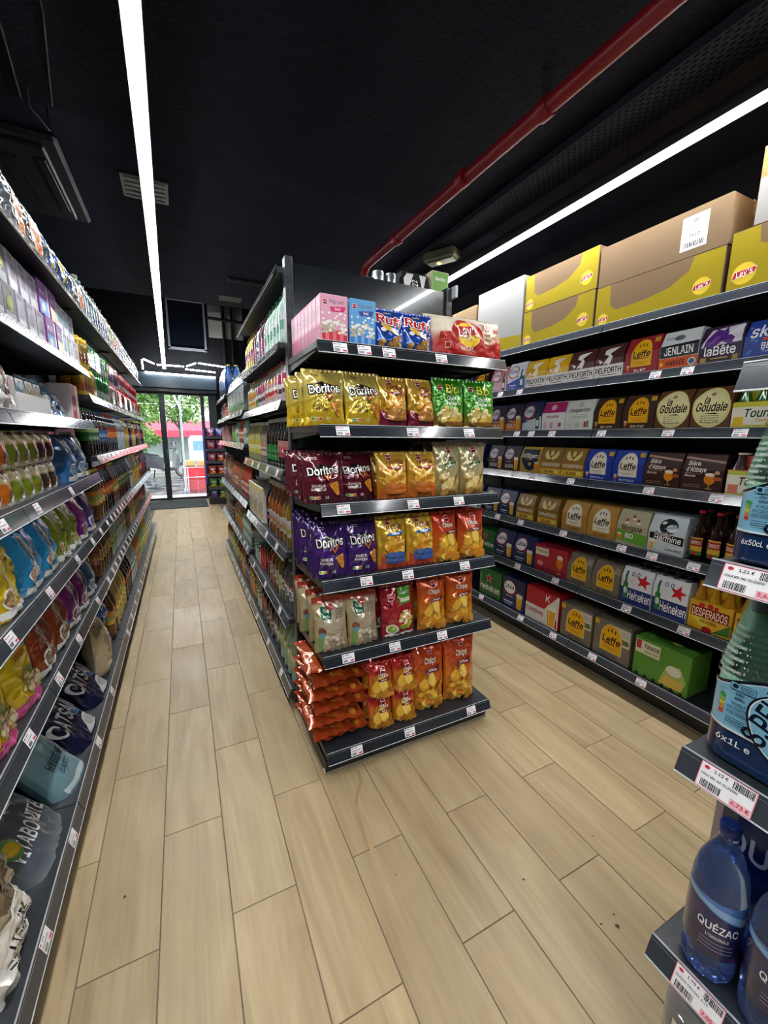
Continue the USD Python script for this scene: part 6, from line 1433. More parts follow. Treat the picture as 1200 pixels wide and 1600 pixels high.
for tier in range(2):
    y = 1.47
    for k, (key, nm, w, h) in enumerate([('box_dark', 'grey', .112, .132)] * 4 + [('box_pale', 'lilac white', .112, .132)] * 3 + [('box_purple', 'purple', .142, .14), ('box_purple_warm', 'purple', .142, .14), ('box_silver', 'silvery', .112, .132), ('box_silver', 'silvery', .112, .132), ('box_pale', 'lilac white', .112, .132)]):
        put(key, f'{nm} cat food box in the {["lower", "upper"][tier]} layer, {ORD[k]} from near end', (LX - .005 - .085 - .012 * tier, y + w / 2, 1.825 + (h + .001) * tier), 90 + (2 - k % 4))
        y += w + .004
# top shelf: clear bags and boxes of pet treats
D('clear_sack', bag(.24, .30, .14, grad((0, '#3c4248'), (.4, '#4a4d50'), (1, '#555b62')), lambda a, w, h: a.rect(-w * .2, w * .12, h * .15, h * .66, '#a89a8a').poly([(-w * .1, h * .66), (w * .2, h * .6), (w * .24, h * .84), (0, h * .9)], '#b8a01c'), 41, lean=0, gusset=.4), ('clear_bag', 'bag'))
D('bread_sack', bag(.20, .22, .12, grad((0, '#42484e'), (1, '#54585c')), lambda a, w, h: a.rect(-w * .24, w * .24, h * .12, h * .7, '#c49a80').rect(w * .1, w * .2, h * .1, h * .6, '#c8703a'), 42, lean=0, gusset=.4), ('clear_bag', 'bag'))
D('blue_sack', bag(.20, .21, .12, grad((0, '#3c444c'), (.5, '#364250'), (1, '#4c545c')), lambda a, w, h: a.rect(-w * .3, -w * .1, h * .1, h * .7, '#2a4a8a').rect(w * .0, w * .12, h * .1, h * .7, '#c8b84a').rect(-w * .4, w * .4, h * .04, h * .2, '#4a5464'), 43, lean=0, gusset=.4), ('clear_bag', 'bag'))
for k, (key, y, d, nm) in enumerate([('clear_sack', 1.62, .14, 'big clear sack with a yellow flash, near one'), ('clear_sack', 1.87, .14, 'big clear sack with a yellow flash, far one'), ('bread_sack', 2.09, .12, 'clear bag with a tan panel, near one'), ('bread_sack', 2.30, .12, 'clear bag with a tan panel, far one'), ('blue_sack', 2.51, .12, 'clear bag with blue stripe, near one'), ('blue_sack', 2.72, .12, 'clear bag with blue stripe, middle one'), ('blue_sack', 2.93, .12, 'clear bag with blue stripe, far one'), ('bread_sack', 3.14, .12, 'clear bag with a tan panel beside the detergent bottles')]):
    pet(key, y, 2.172, nm + ', on the top left shelf', d=d, rz=(-1) ** k * 3)

# ---------------------------------------------------------------- centre shelves, along the left aisle
GX = .452
AREA = 'on the centre shelves'
def gl(n): return f'near centre bay {n} shelf'
fill(gl('top'), GX, -90, 1.892, 2.03, 3.32, [('aloe_green', 6), ('cola_mini', 2), ('spray_white', 1), ('cola_mini', 2), ('oil_yellow', 7)], top=.255)
fill(gl('second'), GX, -90, 1.630, 2.03, 3.32, [('juice_berry', 2), ('juice_apple', 4), ('juice_berry', 3), ('juice_green', 1), ('juice_orange', 4)], top=.2)
fill(gl('third'), GX, -90, 1.298, 2.03, 3.32, [('syrup_red', 3), ('syrup_green', 4), ('syrup_peach', 3), ('syrup_yellow', 7)], top=.268)
fill(gl('fourth'), GX, -90, .885, 2.03, 2.72, [('cider_gold', 2), ('cider', 4), ('grape', 2)])
fill(gl('fifth'), GX, -90, .520, 2.03, 3.32, [('mineral_clear', 3), ('cider_gold', 2), ('cider', 2), ('cola_red', 2), ('can_red', 2), ('water_green', 3)], top=.30)
fill(gl('lowest'), GX, -90, .115, 2.03, 3.32, [('mineral_green', 4), ('mineral_clear', 2), ('grape', 3), ('cola_red', 2), ('water_green', 4)])
BUILD['carton_pack'] = ('drink_carton_pack', 'pack of cartons', smallbox(.19, .2, .24, '#cfcab8', lambda a, w, h: a.rect(-w * .08, w * .12, h * .02, h * .98, '#d8a82a').rect(-w * .48, w * .48, h * .86, h * .98, '#e0c02c').rect(-w * .4, -w * .1, h * .2, h * .5, '#8a9a8a').rect(w * .18, w * .4, h * .3, h * .6, '#8a94a0').ell(w * .3, h * .2, w * .08, h * .06, '#c83a3a')))
for k in range(3): put('carton_pack', f'pale carton pack with yellow top on the centre shelves, {ORD[k]} from the near end', (GX + .1, 2.84 + .195 * k, .885), -90)
def g2(n): return f'middle centre bay {n} shelf'
fill(g2('second'), GX, -90, 1.400, 3.36, 4.64, [('aloe_green', 3), ('sauce_red', 4), ('aloe_green', 4), ('can_green', 4)], top=.19)
fill(g2('third'), GX, -90, .940, 3.36, 4.64, [('sauce_red', 6), ('sauce_amber', 3), ('sauce_red', 3), ('sauce_amber', 6)])
fill(g2('fourth'), GX, -90, .560, 3.36, 4.64, [('mineral_clear', 1), ('aloe_green', 6), ('soda_orange', 4), ('sauce_amber', 7)])
fill(g2('lowest'), GX, -90, .115, 3.36, 4.64, [('soda_orange', 3), ('cola_blue', 3), ('soda_orange', 3), ('ice_tea', 3), ('soda_lime', 4)])
def g3(n): return f'far centre bay {n} shelf'
fill(g3('second'), GX, -90, 1.650, 4.69, 5.58, [('sauce_red', 3), ('can_pink', 5), ('cola_blue', 3)], top=.165)
fill(g3('third'), GX, -90, 1.400, 4.69, 5.58, [('can_pink', 4), ('sauce_amber', 3), ('can_pink', 5)], top=.185)
fill(g3('fourth'), GX, -90, .940, 4.69, 5.58, [('tea_peach', 4), ('soda_purple', 3), ('cider', 3)])
fill(g3('fifth'), GX, -90, .560, 4.69, 5.58, [('grape', 4), ('sauce_amber', 4), ('soda_lime', 3)])
fill(g3('lowest'), GX, -90, .115, 4.69, 5.58, [('soda_lime', 4), ('cider', 4), ('soda_lime', 3)])
def waterpack(col, lab, capc):
    def build(t):
        for ix in range(3):
            for iy in range(2):
                part(t, 'bottle', M().lathe([(.034, 0), (.038, .01), (.038, .2), (.03, .25), (.014, .285), (.014, .3), (.016, .3, capc), (.016, .315, capc)], col, 14, (-.078 + .078 * ix, -.039 + .078 * iy, 0)), GLOSS)
        p = [(x * w, y * dd, z) for x in (-1, 1) for y in (-1, 1) for w, dd, z in ((.112, .078, .004), (.119, .081, .02), (.119, .081, .21), (.095, .058, .30))]
        part(t, 'film', M().hull(p, '#ffffff'), WRAP)
        a = Art().rect(-.116, .116, .06, .19, lab).ell(0, .125, .05, .04, mixc(lab, '#ffffff', .5)).rect(-.116, .116, .06, .08, mixc(lab, '#20408a', .6))
        part(t, 'film_print', a.emit(M(), front(-.0815)), FILMPRINT)
    return build
BUILD['water_white'] = ('water_pack', 'water pack', waterpack('#b4c4cc', '#cfd4d6', '#d8d8a0'))
BUILD['water_blue'] = ('water_pack', 'water pack', waterpack('#3a76c0', '#2a62b4', '#d8b84a'))
for k in range(5):
    put('water_white', f'whitish shrink wrapped water pack on the centre shelves, {ORD[k]} from near end', (GX + .085, 3.49 + .243 * k, 1.66), -90)
for tier in range(1):
    for k in range(3): put('water_blue', f'blue shrink wrapped water pack at the far end of the centre shelves, {ORD[k]} from near', (GX + .085, 4.82 + .245 * k, 1.88), -90)

# the side towards the beer aisle, glimpsed only from farther right
for r, (z, key, nm) in enumerate(((.115, 'water_white', 'whitish'), (.520, 'water_white', 'whitish'), (.885, 'water_blue', 'blue'))):
    for k in range(5): put(key, f'{nm} water pack facing the beer aisle, {ORD[k]} from near end, {["lowest", "second", "third", "fourth"][r]} shelf', (1.365 - .085, 2.14 + .248 * k, z), 90)
# ================================================================ close shelving at the right: mineral water
FX = .80
AREA = 'on the close water shelves'
# price tags on the close rails (the shelving's own sub-parts)
for i, (zt, y, ti, pr, sm) in enumerate(((1.258, .30, '6 EAUX MIN. GAZ. PELLEGRINO', '5,65 €', '1.21 €'), (.887, .285, '6 EAUX MIN. GAZ. PELLEGRINO', '6,73 €', '1.12 €'), (.438, .27, 'QUEZAC EAU GAZ. 1L15', '2,05 €', '1.78 €'))):
    sh = FG + '/shelf' + (f'_{i + 1:03d}' if i + 1 else '')
    fn = rail_fn(zt)
    part(sh, 'price_tag', tag_art(-.30 - y, .083, .046, seed=40 + i, title=ti, price=pr, small=sm, y0=.001).emit(M(), lambda v, o: fn(v, o) + [0, -.001, 0]), PRINT)

GREEN_PET = mat('green_bottle_plastic', {'p': ('principled_bsdf', {'base_color': lin('#a4dcba'), 'roughness': 0.12, 'transmission_weight': 0.2, 'ior': 1.33})})
CLEAR_PET = mat('clear_bottle_plastic', {'p': ('principled_bsdf', {'base_color': lin('#f6f8f8'), 'roughness': 0.05, 'transmission_weight': 0.85, 'ior': 1.33})})
BLUE_PET = mat('deep_blue_bottle_plastic', {'p': ('principled_bsdf', {'base_color': lin('#a4c2f6'), 'roughness': 0.04, 'transmission_weight': 0.93, 'ior': 1.33})})

def pell(r, h, label, key):
    """shrink pack of six green bottles, the printed film round the lower part and clear film over the shoulders"""
    pitch = 2 * r * 1.01
    zb, zl = h * .21, h * .56        # top of the navy band, top of the light blue band
    def ring(m, z0, z1, infl, c, closed_top=False, w1=1.0):
        n = 14; pts = []
        def outline(gr):
            q = []
            for cx, cy, a0 in ((pitch, pitch / 2, 0), (-pitch, pitch / 2, 90), (-pitch, -pitch / 2, 180), (pitch, -pitch / 2, 270)):
                for k in range(9):
                    a = math.radians(a0 + k * 90 / 8); q.append((cx + r * gr * math.cos(a), cy + r * gr * math.sin(a)))
            return np.array(q)
        o0, o1 = outline(infl), outline(infl * w1)
        k = len(o0); v = np.vstack([np.c_[o0, np.full(k, z0)], np.c_[o1, np.full(k, z1)]]); j = np.arange(k); jn = (j + 1) % k
        m.add(v, np.c_[j, jn, jn + k, j + k], c, True)
    def build(t):
        for ix in (-1, 0, 1):
            for iy in (-.5, .5):
                part(t, 'bottle', M().lathe([(r * .8, .002), (r * .97, h * .02), (r * .97, h * .46), (r * .9, h * .58), (r * .66, h * .72), (r * .38, h * .84), (r * .3, h * .9), (r * .3, h * .935)], '#4f9a6c', 22, (ix * pitch, iy * pitch, 0)), GREEN_PET)
                part(t, 'cap', M().lathe([(r * .33, h * .92), (r * .36, h * .925), (r * .36, h * .985), (r * .3, h)], '#9fb0b4', 16, (ix * pitch, iy * pitch, 0)), PLASTIC)
        m = M(); ring(m, h * .03, zb, 1.02, '#16305a'); ring(m, .004, h * .03, .95, '#2a5a80', w1=1.074)
        part(t, 'film_base', m, FILMPRINT, 'navy blue lower band of the printed film')
        m = M(); ring(m, zb, h * .455, 1.02, '#86c4e2')
        part(t, 'film_band', m, FILMPRINT, 'light blue printed band of the film')
        p = []
        for cx, cy in ((pitch, pitch / 2), (-pitch, pitch / 2), (-pitch, -pitch / 2), (pitch, -pitch / 2)):
            for a in range(0, 360, 30):
                ca, sa = math.cos(math.radians(a)), math.sin(math.radians(a))
                p += [(cx + r * 1.02 * ca, cy + r * 1.02 * sa, zl), (cx + r * .9 * ca, cy + r * .9 * sa, h * .66), (cx + r * .42 * ca, cy + r * .42 * sa, h * .99), (cx + r * .42 * ca, cy + r * .42 * sa, h * 1.002)]
        part(t, 'film_top', M().hull(p, '#ffffff'), WRAP)
        y0 = -pitch / 2 - r * 1.02
        def wrap(v, o):    # the artwork's x runs along the front, and round the left corner below -pitch
            x = v[:, 0]; th = np.clip((-pitch - x) / r, 0, 3.1)
            R = r * 1.02 + o + .0004
            return np.c_[np.where(x < -pitch, -pitch - R * np.sin(th), x), np.where(x < -pitch, -pitch / 2 - R * np.cos(th), y0 - o - .0004), v[:, 1]]
        a = Art()
        L, Rr = -pitch - r * 1.2, pitch + r
        e = [(L, h * .462), (-pitch - r * .55, h * .485), (-pitch + r * .9, h * .575), (Rr, h * .60)]
        a.poly([(L, h * .45), (Rr, h * .45)] + e[::-1], '#86c4e2').poly([(x, z - h * .014) for x, z in e] + [(x, z - h * .008) for x, z in e[::-1]], '#eaf6fb').poly([(x, z - h * .006) for x, z in e] + [(x, z + h * .012) for x, z in e[::-1]], '#14202c')
        a.poly([(L, zb), (Rr, zb), (Rr, zb + h * .012), (L, zb + h * .02)], '#e8f4fa').rect(L, Rr, zb - h * .006, zb + h * .004, '#101c2e')
        cx, zc = -pitch + r * 2.2, h * .39
        oval = [(cx + r * 1.75 * math.cos(t), zc + h * .215 * math.sin(t) * (1.25 if math.sin(t) < 0 else .8)) for t in np.linspace(0, 2 * math.pi, 48, endpoint=False)]
        for k, c in ((1, '#14202c'), (.955, '#eaf6fb'), (.925, '#86c4e2')): a.poly([(cx + (x - cx) * k, zc + (z - zc) * k) for x, z in oval], c)
        a.text('S.PELL', cx - r * .72, zc - h * .01, r * .78, '#101a28', w=h * .36, rot=74).text('EGRINO', cx + r * .78, zc - h * .01, r * .78, '#101a28', w=h * .36, rot=-74)
        tx = -pitch - r * .12
        for k, s in enumerate(('EAU', 'MINÉRALE', 'NATURELLE', 'AVEC ADJONCTION', 'DE GAZ CARBONIQUE')): a.text(s, tx + r * .3 - (r * .0), zb + h * (.235 - .03 * k), h * .017, '#16304a', w=r * (.25 + .11 * k if k < 3 else .72))
        for k in range(3): a.rect(tx - r * .05, tx + r * .6, zb + h * (.055 - .014 * k) + h * .03, zb + h * (.06 - .014 * k) + h * .03, '#2a4a66')
        a.rect(tx - r * .05, tx + r * .8, zb + h * .265, zb + h * .31, '#1a2c40').rect(tx - r * .03, tx + r * .78, zb + h * .268, zb + h * .307, '#86c4e2').ell(tx + r * .12, zb + h * .288, r * .1, h * .014, '#1a2c40')
        for k in range(3): a.rect(tx + r * .28, tx + r * .74, zb + h * (.275 + .01 * k), zb + h * (.279 + .01 * k), '#1a2c40')
        for k, c in enumerate(('#3aa04a', '#8ac03c', '#f0d02a', '#e8902a', '#d8402a')): a.ell(tx - r * .3, zb + h * (.2 - .026 * k), r * (.12 if k else .15), h * .013, c, n=12)
        a.text(label, tx + r * .14, h * .135, h * .036, '#f2f6fa', w=r * .9, shear=.1).text('e', tx + r * .82, h * .135, h * .036, '#f2f6fa')
        part(t, 'film_print', a.emit(M(), wrap, r * .22, smooth=True), FILMPRINT)
        a = Art(); q = random.Random(6)
        for row in range(9):
            z = h * .53 + h * (.036 * row)
            for k in range(3):
                a.text('* S.PELLEGRINO *' if (k + row) % 2 else 'S.PELLEGRINO *', -pitch + (k - .5) * r * 1.5 + (row % 2) * r * .3, z, h * .016, '#f2f8f5', w=r * 1.3, bold=True)
        def shoulder(v, o):
            z = v[:, 1]; rr = np.interp(z, [h * .46, h * .58, h * .66, h * .99], [r * 1.02, r * 1.0, r * .9, r * .42]) + .0012
            x = v[:, 0]; th = np.clip((x + pitch) / r, -1.5, 1.2)
            return np.c_[-pitch + rr * np.sin(th), -pitch / 2 - rr * np.cos(th), z]
        part(t, 'film_lettering', a.emit(M(), shoulder, .03), FILMPRINT)
    BUILD[key] = ('water_pack', 'water pack', build)
pell(.0335, .255, '6x50cL', 'pell_small')
pell(.0425, .308, '6x1L', 'pell_large')
put('pell_small', 'shrink pack of six green water bottles marked 50cL on the upper close shelf', (.905, .252, 1.258), -90)
put('pell_large', 'shrink pack of six green water bottles marked 1L on the lower close shelf', (.93, .222, .887), -90)
put('pell_large', 'next pack of six 1L green water bottles, nearer along the close shelf', (.93, -.05, .887), -90)
put('pell_small', 'next pack of six 50cL green water bottles, nearer along the close shelf', (.905, .035, 1.258), -90)

def quezac(t):
    r, h = .0435, .325
    prof = [(r * .55, .004), (r * .8, 0), (r * .97, .012), (r, .03), (r * .985, .05)]
    prof += [(r, .06), (r, .19), (r * .97, .21), (r * .86, .235), (r * .62, .262), (r * .4, .282), (r * .34, .29), (r * .34, .302), (r * .38, .304), (r * .38, .308), (r * .33, .309), (r * .33, .316)]
    m = M().lathe(prof, '#5a86d8', 36)
    part(t, 'bottle', m, BLUE_PET)
    for k in range(5):
        a = 2 * math.pi * k / 5
        part(t, 'foot_lobe', M().lathe([(.004, -.001), (.012, .002), (.015, .010), (.01, .02)], '#5a86d8', 12, (r * .62 * math.cos(a), r * .62 * math.sin(a), .002)), BLUE_PET)
    part(t, 'cap', M().lathe([(r * .36, .302), (r * .385, .304), (r * .385, .322), (r * .33, .325)], '#24408e', 24), PLASTIC)
    W = r * 1.7
    a = Art().rect(-W, W, .062, .112, '#1d1e4a').rect(-W, W, .112, .185, '#4a7ac0')
    a.poly([(-W, .112), (W, .112), (W, .13), (.3 * r, .152), (-.6 * r, .165), (-W, .17)], '#24285c').poly([(-W, .172), (-.6 * r, .167), (.3 * r, .155), (W, .133), (W, .15), (.2 * r, .172), (-W, .185)], '#8ab4e0')
    a.text('QUÉZAC', -.02 * r, .122, .0155, '#eef2f8', w=r * 1.45, arc=-1.2).text("L'ORIGINALE", 0, .106, .006, '#d8dcea', w=r * .8)
    for k in range(3): a.rect(-r * .6, r * .6, .096 - .008 * k, .0975 - .008 * k, '#8a8cb0')
    a.text('1,15L', r * .7, .066, .007, '#b03a6a', w=r * .3)
    part(t, 'label', a.emit(M(), lambda v, o: np.c_[(r * 1.006 + o) * np.sin(v[:, 0] / r), -(r * 1.006 + o) * np.cos(v[:, 0] / r), v[:, 1]], .012, smooth=True), FILMPRINT)
BUILD['quezac'] = ('water_bottle', 'water bottle', quezac)
put('quezac', 'blue mineral water bottle at the corner of the close shelf', (.868, .288, .438), -58)
put('quezac', 'blue mineral water bottle nearer the frame edge', (.868, .192, .438), -60)
put('quezac', 'blue mineral water bottle beyond the frame edge, third along', (.868, .10, .438), -66)
def qpack(t):
    m = M().box(-.13, .13, -.09, .09, 0, .33, '#1c2c6a', .02)
    part(t, 'film', m, FILMPRINT)
    a = Art().rect(-.11, .11, .2, .29, '#17225a').text('QUÉZAC', 0, .225, .045, '#c8d0e8', w=.2).rect(-.11, .11, .06, .09, '#3a5aa0')
    part(t, 'front_print', a.emit(M(), front(-.09)), FILMPRINT)
BUILD['quezac_pack'] = ('water_pack', 'water pack', qpack)
put('quezac_pack', 'navy wrapped water pack with big pale capitals behind the blue bottles', (1.02, .215, .438), -90)
def clearb(t):
    r, h = .062, .318
    part(t, 'bottle', M().lathe([(r * .7, .003), (r * .95, 0), (r, .02), (r, .06), (r * .94, .075), (r, .09), (r, .14), (r * .94, .155), (r, .17), (r, .215), (r * .8, .26), (r * .36, .295), (r * .3, .302), (r * .3, .312)], '#dfe6e4', 30), CLEAR_PET)
    part(t, 'cap', M().lathe([(r * .31, .305), (r * .33, .307), (r * .33, .324), (r * .28, .327)], '#dfe4e4', 20), PLASTIC)
    a = Art().rect(-.06, .06, .172, .212, '#d8d4c8').ell(0, .192, .02, .014, '#a8b8c0')
    part(t, 'label', a.emit(M(), lambda v, o: np.c_[(r * 1.004 + o) * np.sin(v[:, 0] / r), -(r * 1.004 + o) * np.cos(v[:, 0] / r), v[:, 1]], .014, smooth=True), FILMPRINT)
BUILD['clear_water'] = ('water_bottle', 'water bottle', clearb)
put('clear_water', 'large clear water bottle under the lowest visible close shelf', (.895, .285, .06), -60)
put('clear_water', 'large clear water bottle under the close shelf, second along', (.895, .15, .06), -60)

# on the shelf behind the tall back of the display: tins and cartons that show over its edge
BZ = 2.11
AREA = 'showing over the display back'
def tallcan(t):
    part(t, 'can', M().lathe([(.03, 0), (.033, .004), (.033, .178), (.029, .19), (.029, .193), (.026, .191)], '#c2c5c8', 18), CHROME)
    part(t, 'lid', M().lathe([(.0265, .1915), (.0265, .1925)], '#d8dadc', 18), CHROME)
BUILD['can_silver'] = ('drink_can', 'drink can', tallcan)
put('can_silver', 'silver can top showing over the display back, left one', (.978, 2.085, BZ), 0)
put('can_silver', 'silver can top showing over the display back, right one', (1.052, 2.085, BZ), 0)
put('pack_22', 'black and white pack with number showing over the display back', (1.178, 2.085, BZ), 0)
put('box_green', 'green topped carton at the right end above the display back', (1.324, 2.075, BZ), 0)
# ================================================================ far end: rack by the door, and the street outside
t = thing('sweet_rack', 'narrow black rack of sweets beside the entrance door', 'rack', (.66, 9.62, 0))
part(t, 'base', M().box(-.2, .2, -.2, .2, 0, .12, '#1a1c20', .008), STEEL)
part(t, 'back', M().box(-.19, .19, .17, .19, .12, 1.62, '#16181c'), STEEL)
for z in (.345, .62, .9, 1.16, 1.42): part(t, 'shelf', M().box(-.19, .19, -.18, .17, z - .02, z, '#16181c').box(-.19, .19, -.19, -.18, z - .03, z + .03, '#3a3d44'), STEEL)
def sweet(c, c2): return bag(.15, .2, .06, grad((0, c2), (.4, c), (1, mixc(c, '#ffffff', .25))), lambda a, w, h: a.ell(0, h * .62, w * .34, h * .14, mixc(c, '#ffffff', .6)).ell(-w * .1, h * .28, w * .18, h * .1, c2).ell(w * .16, h * .34, w * .14, h * .08, mixc(c2, '#ffe060', .5)), 71, lean=3, nu=16, nv=20)
AREA = 'on the door rack'
SW = ('sweet_bag', 'sweet bag')
for k, (n, c, c2) in enumerate((('green', '#3a8a3c', '#d8b83a'), ('red', '#c8303a', '#e8a03a'), ('pink', '#c85a7a', '#8a2a4a'), ('violet', '#8a3a7a', '#d86a8a'), ('blue', '#4a5ab0', '#8a4a9a'))):
    D('sweet_' + n, sweet(c, c2), SW)
for r, (z, keys) in enumerate(((.12, ('blue', 'green')), (.345, ('green', 'green')), (.62, ('red', 'red')), (.90, ('pink', 'red')), (1.16, ('pink', 'violet')), (1.42, ('violet', 'blue')))):
    for j, n in enumerate(keys):
        put('sweet_' + n, f'{n} sweet bag on the {["base", "first shelf", "second shelf", "third shelf", "fourth shelf", "top shelf"][r]} of the door rack, {["left", "right"][j]}', (.57 + .175 * j, 9.575, z), 0)

PAVE = mat('wet_asphalt', {'g': ('geometry', {}), 'n': ('noise_texture', {'scale': 2.2, 'detail': 5.0}), 'r': ('rgb_ramp', {'ramp': [(.35, lin('#24262a')), (.65, lin('#4a4d52'))]}), 'q': ('map_range', {'from_min': .35, 'from_max': .65, 'to_min': .05, 'to_max': .35}),
     'p': ('principled_bsdf', {'specular_ior_level': .7})}, [('g.position', 'n.vector'), ('n.fac', 'r.fac'), ('r.color', 'p.base_color'), ('n.fac', 'q.value'), ('q.result', 'p.roughness')])
one('street', M().box(-14, 16, 11.45, 45, -.12, -.05, '#34363a'), PAVE, 'wet dark street surface outside the door', 'street', kind='structure')
pv = thing('pavement', 'pale paving slabs in front of the entrance', 'pavement', (0, 0, 0), kind='structure')
for i in range(12):
    for j in range(2):
        part(pv, 'paving_slab', M().box(-1.6 + i * .3, -1.304 + i * .3, 10.56 + j * .44, 10.995 + j * .44, -.08, -.012, ['#b8b6b0', '#a8a6a0', '#c4c2bc'][(i * 2 + j) % 3], .004), MATTE)
part(pv, 'bed', M().box(-2.2, 2.9, 10.55, 11.45, -.12, -.075, '#7a7872'), MATTE)

t = thing('scooter', 'dark parked motor scooter seen through the door', 'scooter', (-.62, 16.6, -.05), 14)
for x in (-.72, .62):
    part(t, 'wheel', M().merge(M().lathe([(.16, -.05), (.24, -.06), (.28, -.03), (.28, .03), (.24, .06), (.16, .05)], '#17181a', 24, cap=False), np.array([[1, 0, 0], [0, 0, 1], [0, -1, 0.]]), (x, 0, .28)), PLASTIC)
    part(t, 'rim', M().merge(M().lathe([(.05, -.04), (.165, -.03), (.165, .03), (.05, .04)], '#8a8d90', 20), np.array([[1, 0, 0], [0, 0, 1], [0, -1, 0.]]), (x, 0, .28)), PLASTIC)
part(t, 'body', M().hull([(x, y, z) for x, y, z in ((-.85, .1, .62), (-.85, -.1, .62), (-.5, .17, .8), (-.5, -.17, .8), (.0, .15, .72), (.0, -.15, .72), (-.6, .15, .4), (-.6, -.15, .4), (-.05, .14, .3), (-.05, -.14, .3))], '#2c3036'), PLASTIC)
part(t, 'seat', M().hull([(x, y, z) for x, y, z in ((-.75, .12, .82), (-.75, -.12, .82), (-.1, .13, .76), (-.1, -.13, .76), (-.65, .1, .92), (-.65, -.1, .92), (-.2, .1, .83), (-.2, -.1, .83))], '#15161a'), PLASTIC)
part(t, 'floorboard', M().box(-.1, .35, -.14, .14, .26, .36, '#23262b', .02), PLASTIC)
part(t, 'front_shield', M().hull([(x, y, z) for x, y, z in ((.3, .18, .3), (.3, -.18, .3), (.42, .2, .85), (.42, -.2, .85), (.5, .12, .9), (.5, -.12, .9), (.52, .1, .4), (.52, -.1, .4), (.36, .1, 1.0), (.36, -.1, 1.0))], '#343940'), PLASTIC)
part(t, 'fork', M().tube([(.62, 0, .28), (.48, 0, .8), (.42, 0, 1.0)], .035, '#55585c'), PLASTIC)
part(t, 'handlebar', M().tube([(.32, -.34, 1.04), (.4, -.15, 1.02), (.4, .15, 1.02), (.32, .34, 1.04)], .018, '#1c1d20'), PLASTIC)
for y in (-.27, .27): part(t, 'mirror', M().merge(M().lathe([(.0, -.01), (.06, -.008), (.06, .008), (0, .01)], '#202226', 14), np.array([[0, 0, 1], [0, 1, 0], [-1, 0, 0.]]), (.38, y, 1.22)).tube([(.36, y, 1.03), (.38, y, 1.2)], .008, '#1c1d20', 6), PLASTIC)
part(t, 'windscreen', M().hull([(.44, y, 1.0) for y in (-.16, .16)] + [(.36, y, 1.34) for y in (-.12, .12)] + [(.43, y, 1.0) for y in (-.16, .16)] + [(.35, y, 1.34) for y in (-.12, .12)], '#4a4e54'), GLOSS)
part(t, 'top_box', M().box(-1.15, -.75, -.22, .22, .88, 1.16, '#8f979c', .06), PLASTIC, 'grey top box at the back of the scooter')
part(t, 'rack', M().box(-1.0, -.7, -.1, .1, .8, .885, '#1c1d20'), PLASTIC)
part(t, 'stand', M().tube([(-.3, 0, .3), (-.32, .16, .0)], .02, '#2c2e32', 8), PLASTIC)

t = thing('market_counter', 'red market counter with white rail outside the door', 'counter', (.5, 12.55, -.05))
for k in range(3): part(t, 'panel', M().box(-.5 + k * .34, -.17 + k * .34, 0, .03, 0.0, .62, '#d23a44', .006).box(-.5 + k * .34, -.17 + k * .34, -.01, .0, .0, .28, '#c8505a', .004), PLASTIC)
part(t, 'top', M().box(-.52, .54, 0, .5, .62, .65, '#d8a0a0'), PLASTIC)
part(t, 'rail', M().tube([(-.52, -.03, .36), (.54, -.03, .36)], .016, '#d8d8da').tube([(-.4, -.03, 0), (-.4, -.03, .6)], .012, '#d8d8da'), PLASTIC)
for k, (c, nm) in enumerate((('#d88a2a', 'orange'), ('#b8b03a', 'yellow'), ('#5a8a3a', 'green'))):
    t2 = thing('fruit_crate', f'crate of {nm} fruit on the red market counter', 'crate', (.16 + .34 * k, 12.82, .601), group='fruit crates on the counter')
    part(t2, 'crate', M().box(-.15, .15, -.16, .16, 0, .02, '#a8845a').box(-.15, .15, -.16, -.145, 0, .14, '#b08c62').box(-.15, .15, .145, .16, 0, .14, '#b08c62').box(-.15, -.135, -.145, .145, 0, .14, '#b08c62').box(.135, .15, -.145, .145, 0, .14, '#b08c62'), MATTE)
    m = M(); q = random.Random(k)
    for a in range(4):
        for b in range(4):
            s = trimesh.creation.icosphere(1, .035); m.add(s.vertices + [-.1 + a * .066, -.1 + b * .066, .12 + q.uniform(0, .03)], s.faces, mixc(c, '#e8d070', q.uniform(0, .4)), True)
    part(t2, 'fruit', m, PLASTIC, kind='stuff')
t = thing('awning', 'red shop awning across the street', 'awning', (0, 19.6, 0))
part(t, 'canopy', M().prism([(0, 1.66), (.9, 2.1), (.9, 2.06), (0, 1.62)], -3.4, 2.6, '#c8404e', 'x'), MATTE)
part(t, 'valance', M().box(-3.4, 2.6, -.02, .0, 1.38, 1.65, '#c23848'), MATTE)
for x in (-3.2, -.4, 2.4): part(t, 'arm', M().tube([(x, .03, 1.6), (x, 1.09, 1.75)], .02, '#d8d8d8', 6), PLASTIC)
t = thing('street_building', 'pale building across the street with white framed windows', 'building', (0, 20.7, 0))
part(t, 'wall', M().box(-12, 14, 0, .4, -.05, 11, '#d6d2c8'), MATTE)
part(t, 'shop_window', M().box(-3.2, 2.4, -.03, -.001, .3, 1.6, '#9aa8a4'), GLOSS)
part(t, 'signboard', M().box(-.1, 1.7, -.12, -.001, 2.22, 2.5, '#e8ece8').box(1.75, 2.3, -.12, -.001, 2.22, 2.5, '#4a5058'), PLASTIC)
for i in range(8):
    for j in range(3):
        x, z = -8.3 + i * 2.1 + .9, 3.0 + j * 2.7
        fr = part(t, 'window', M().box(x - .06, x + 1.0, -.05, -.001, z - .05, z + 1.75, '#f0efe9'), PLASTIC)
        part(fr, 'pane', M().box(x, x + .43, -.056, -.05, z, z + 1.65, '#7a8690').box(x + .5, x + .94, -.056, -.05, z, z + 1.65, '#7a8690'), GLOSS)
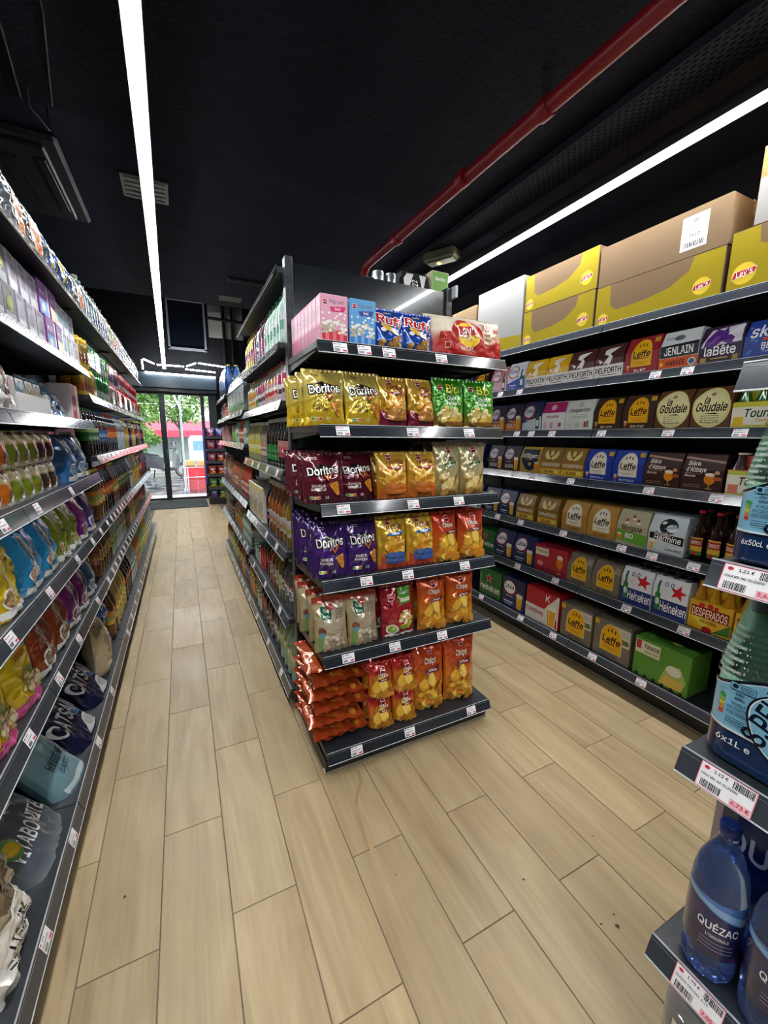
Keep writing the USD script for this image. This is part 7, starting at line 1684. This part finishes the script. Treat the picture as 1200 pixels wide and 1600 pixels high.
t = thing('delivery_van', 'white and light blue van behind the fruit counter', 'van', (1.25, 17.3, -.05))
part(t, 'body', M().hull([(x, y, z) for x in (-1.0, 1.6) for y in (0, 1.6) for z in (.35, 1.35)] + [(x, y, 1.5) for x in (-.9, 1.5) for y in (.1, 1.5)], '#a8c4dc'), PLASTIC)
part(t, 'window_band', M().box(-.85, 1.4, -.012, .0, .95, 1.3, '#6a8aa8'), GLOSS)
part(t, 'sill', M().box(-1.0, 1.6, -.02, .01, .45, .55, '#4a80bc'), PLASTIC)
for x in (-.5, 1.1): part(t, 'wheel', M().merge(M().lathe([(.1, -.09), (.3, -.09), (.33, -.05), (.33, .08)], '#1a1b1d', 20), np.array([[1, 0, 0], [0, 0, 1], [0, -1, 0.]]), (x, .12, .33)), PLASTIC)
one('street_post', M().lathe([(.05, -.05), (.05, .02), (.026, .05), (.022, 3.2), (.0, 3.22)], '#7f93a4', 14, (.03, 12.2, 0)), PLASTIC, 'thin grey blue street post just outside the door', 'post')
LEAF = mat('tree_leaf', {'o': ('attribute', {'attribute': 'col'}), 'd': ('principled_bsdf', {'roughness': .5}), 't': ('translucent_bsdf', {}), 'm': ('mix_closure', {'fac': .35})},
     [('o.color', 'd.base_color'), ('o.color', 't.color'), ('d.BSDF', 'm.closure1'), ('t.BSDF', 'm.closure2')], 'm.closure')
def tree(lab, x, y, z0, z1, R, n, seed):
    t = thing('street_tree', lab, 'tree', (x, y, -.05), group='trees in the street')
    part(t, 'trunk', M().tube([(0, 0, 0), (.04, 0, 1.2), (-.05, .05, 2.4), (.1, 0, z1 * .8)], .06, '#4a463e', 10).tube([(0, 0, 1.9), (.7, .2, 3.0)], .03, '#4a463e', 8).tube([(0, 0, 1.7), (-.8, -.1, 2.9)], .03, '#4a463e', 8), MATTE)
    q = np.random.default_rng(seed)
    d = q.normal(size=(n, 3)); d /= np.linalg.norm(d, axis=1)[:, None]
    p = d * (q.uniform(.35, 1, (n, 1)) ** .6) * [R, R * .8, (z1 - z0) / 2] + [0, 0, (z0 + z1) / 2]
    p += (meshkit.noise(p * 1.3, seed)[:, None] - .5) * .9
    s = .085; a = q.normal(size=(n, 3)); a /= np.linalg.norm(a, axis=1)[:, None]; b = np.cross(a, q.normal(size=(n, 3))); b /= np.linalg.norm(b, axis=1)[:, None]
    v = np.stack([p - a * s, p + b * s * .45, p + a * s, p - b * s * .45], 1).reshape(-1, 3)
    c = np.repeat(np.array([mixc('#3c6228', '#7d9c50', k) for k in q.uniform(0, 1, n)]), 4, 0)
    m = M(); m.add(v, np.arange(4 * n).reshape(-1, 4), c, True); part(t, 'foliage', m, LEAF, kind='stuff')
tree('leafy green street tree left of the entrance door', -1.5, 13.6, 1.5, 3.9, 1.15, 4200, 4)
tree('leafy green street tree behind the glass door, farther off', .0, 15.9, 1.85, 4.6, 1.2, 3600, 5)
tree('low leafy shrubby tree behind the scooter', -1.9, 18.0, .5, 2.1, .95, 2600, 6)
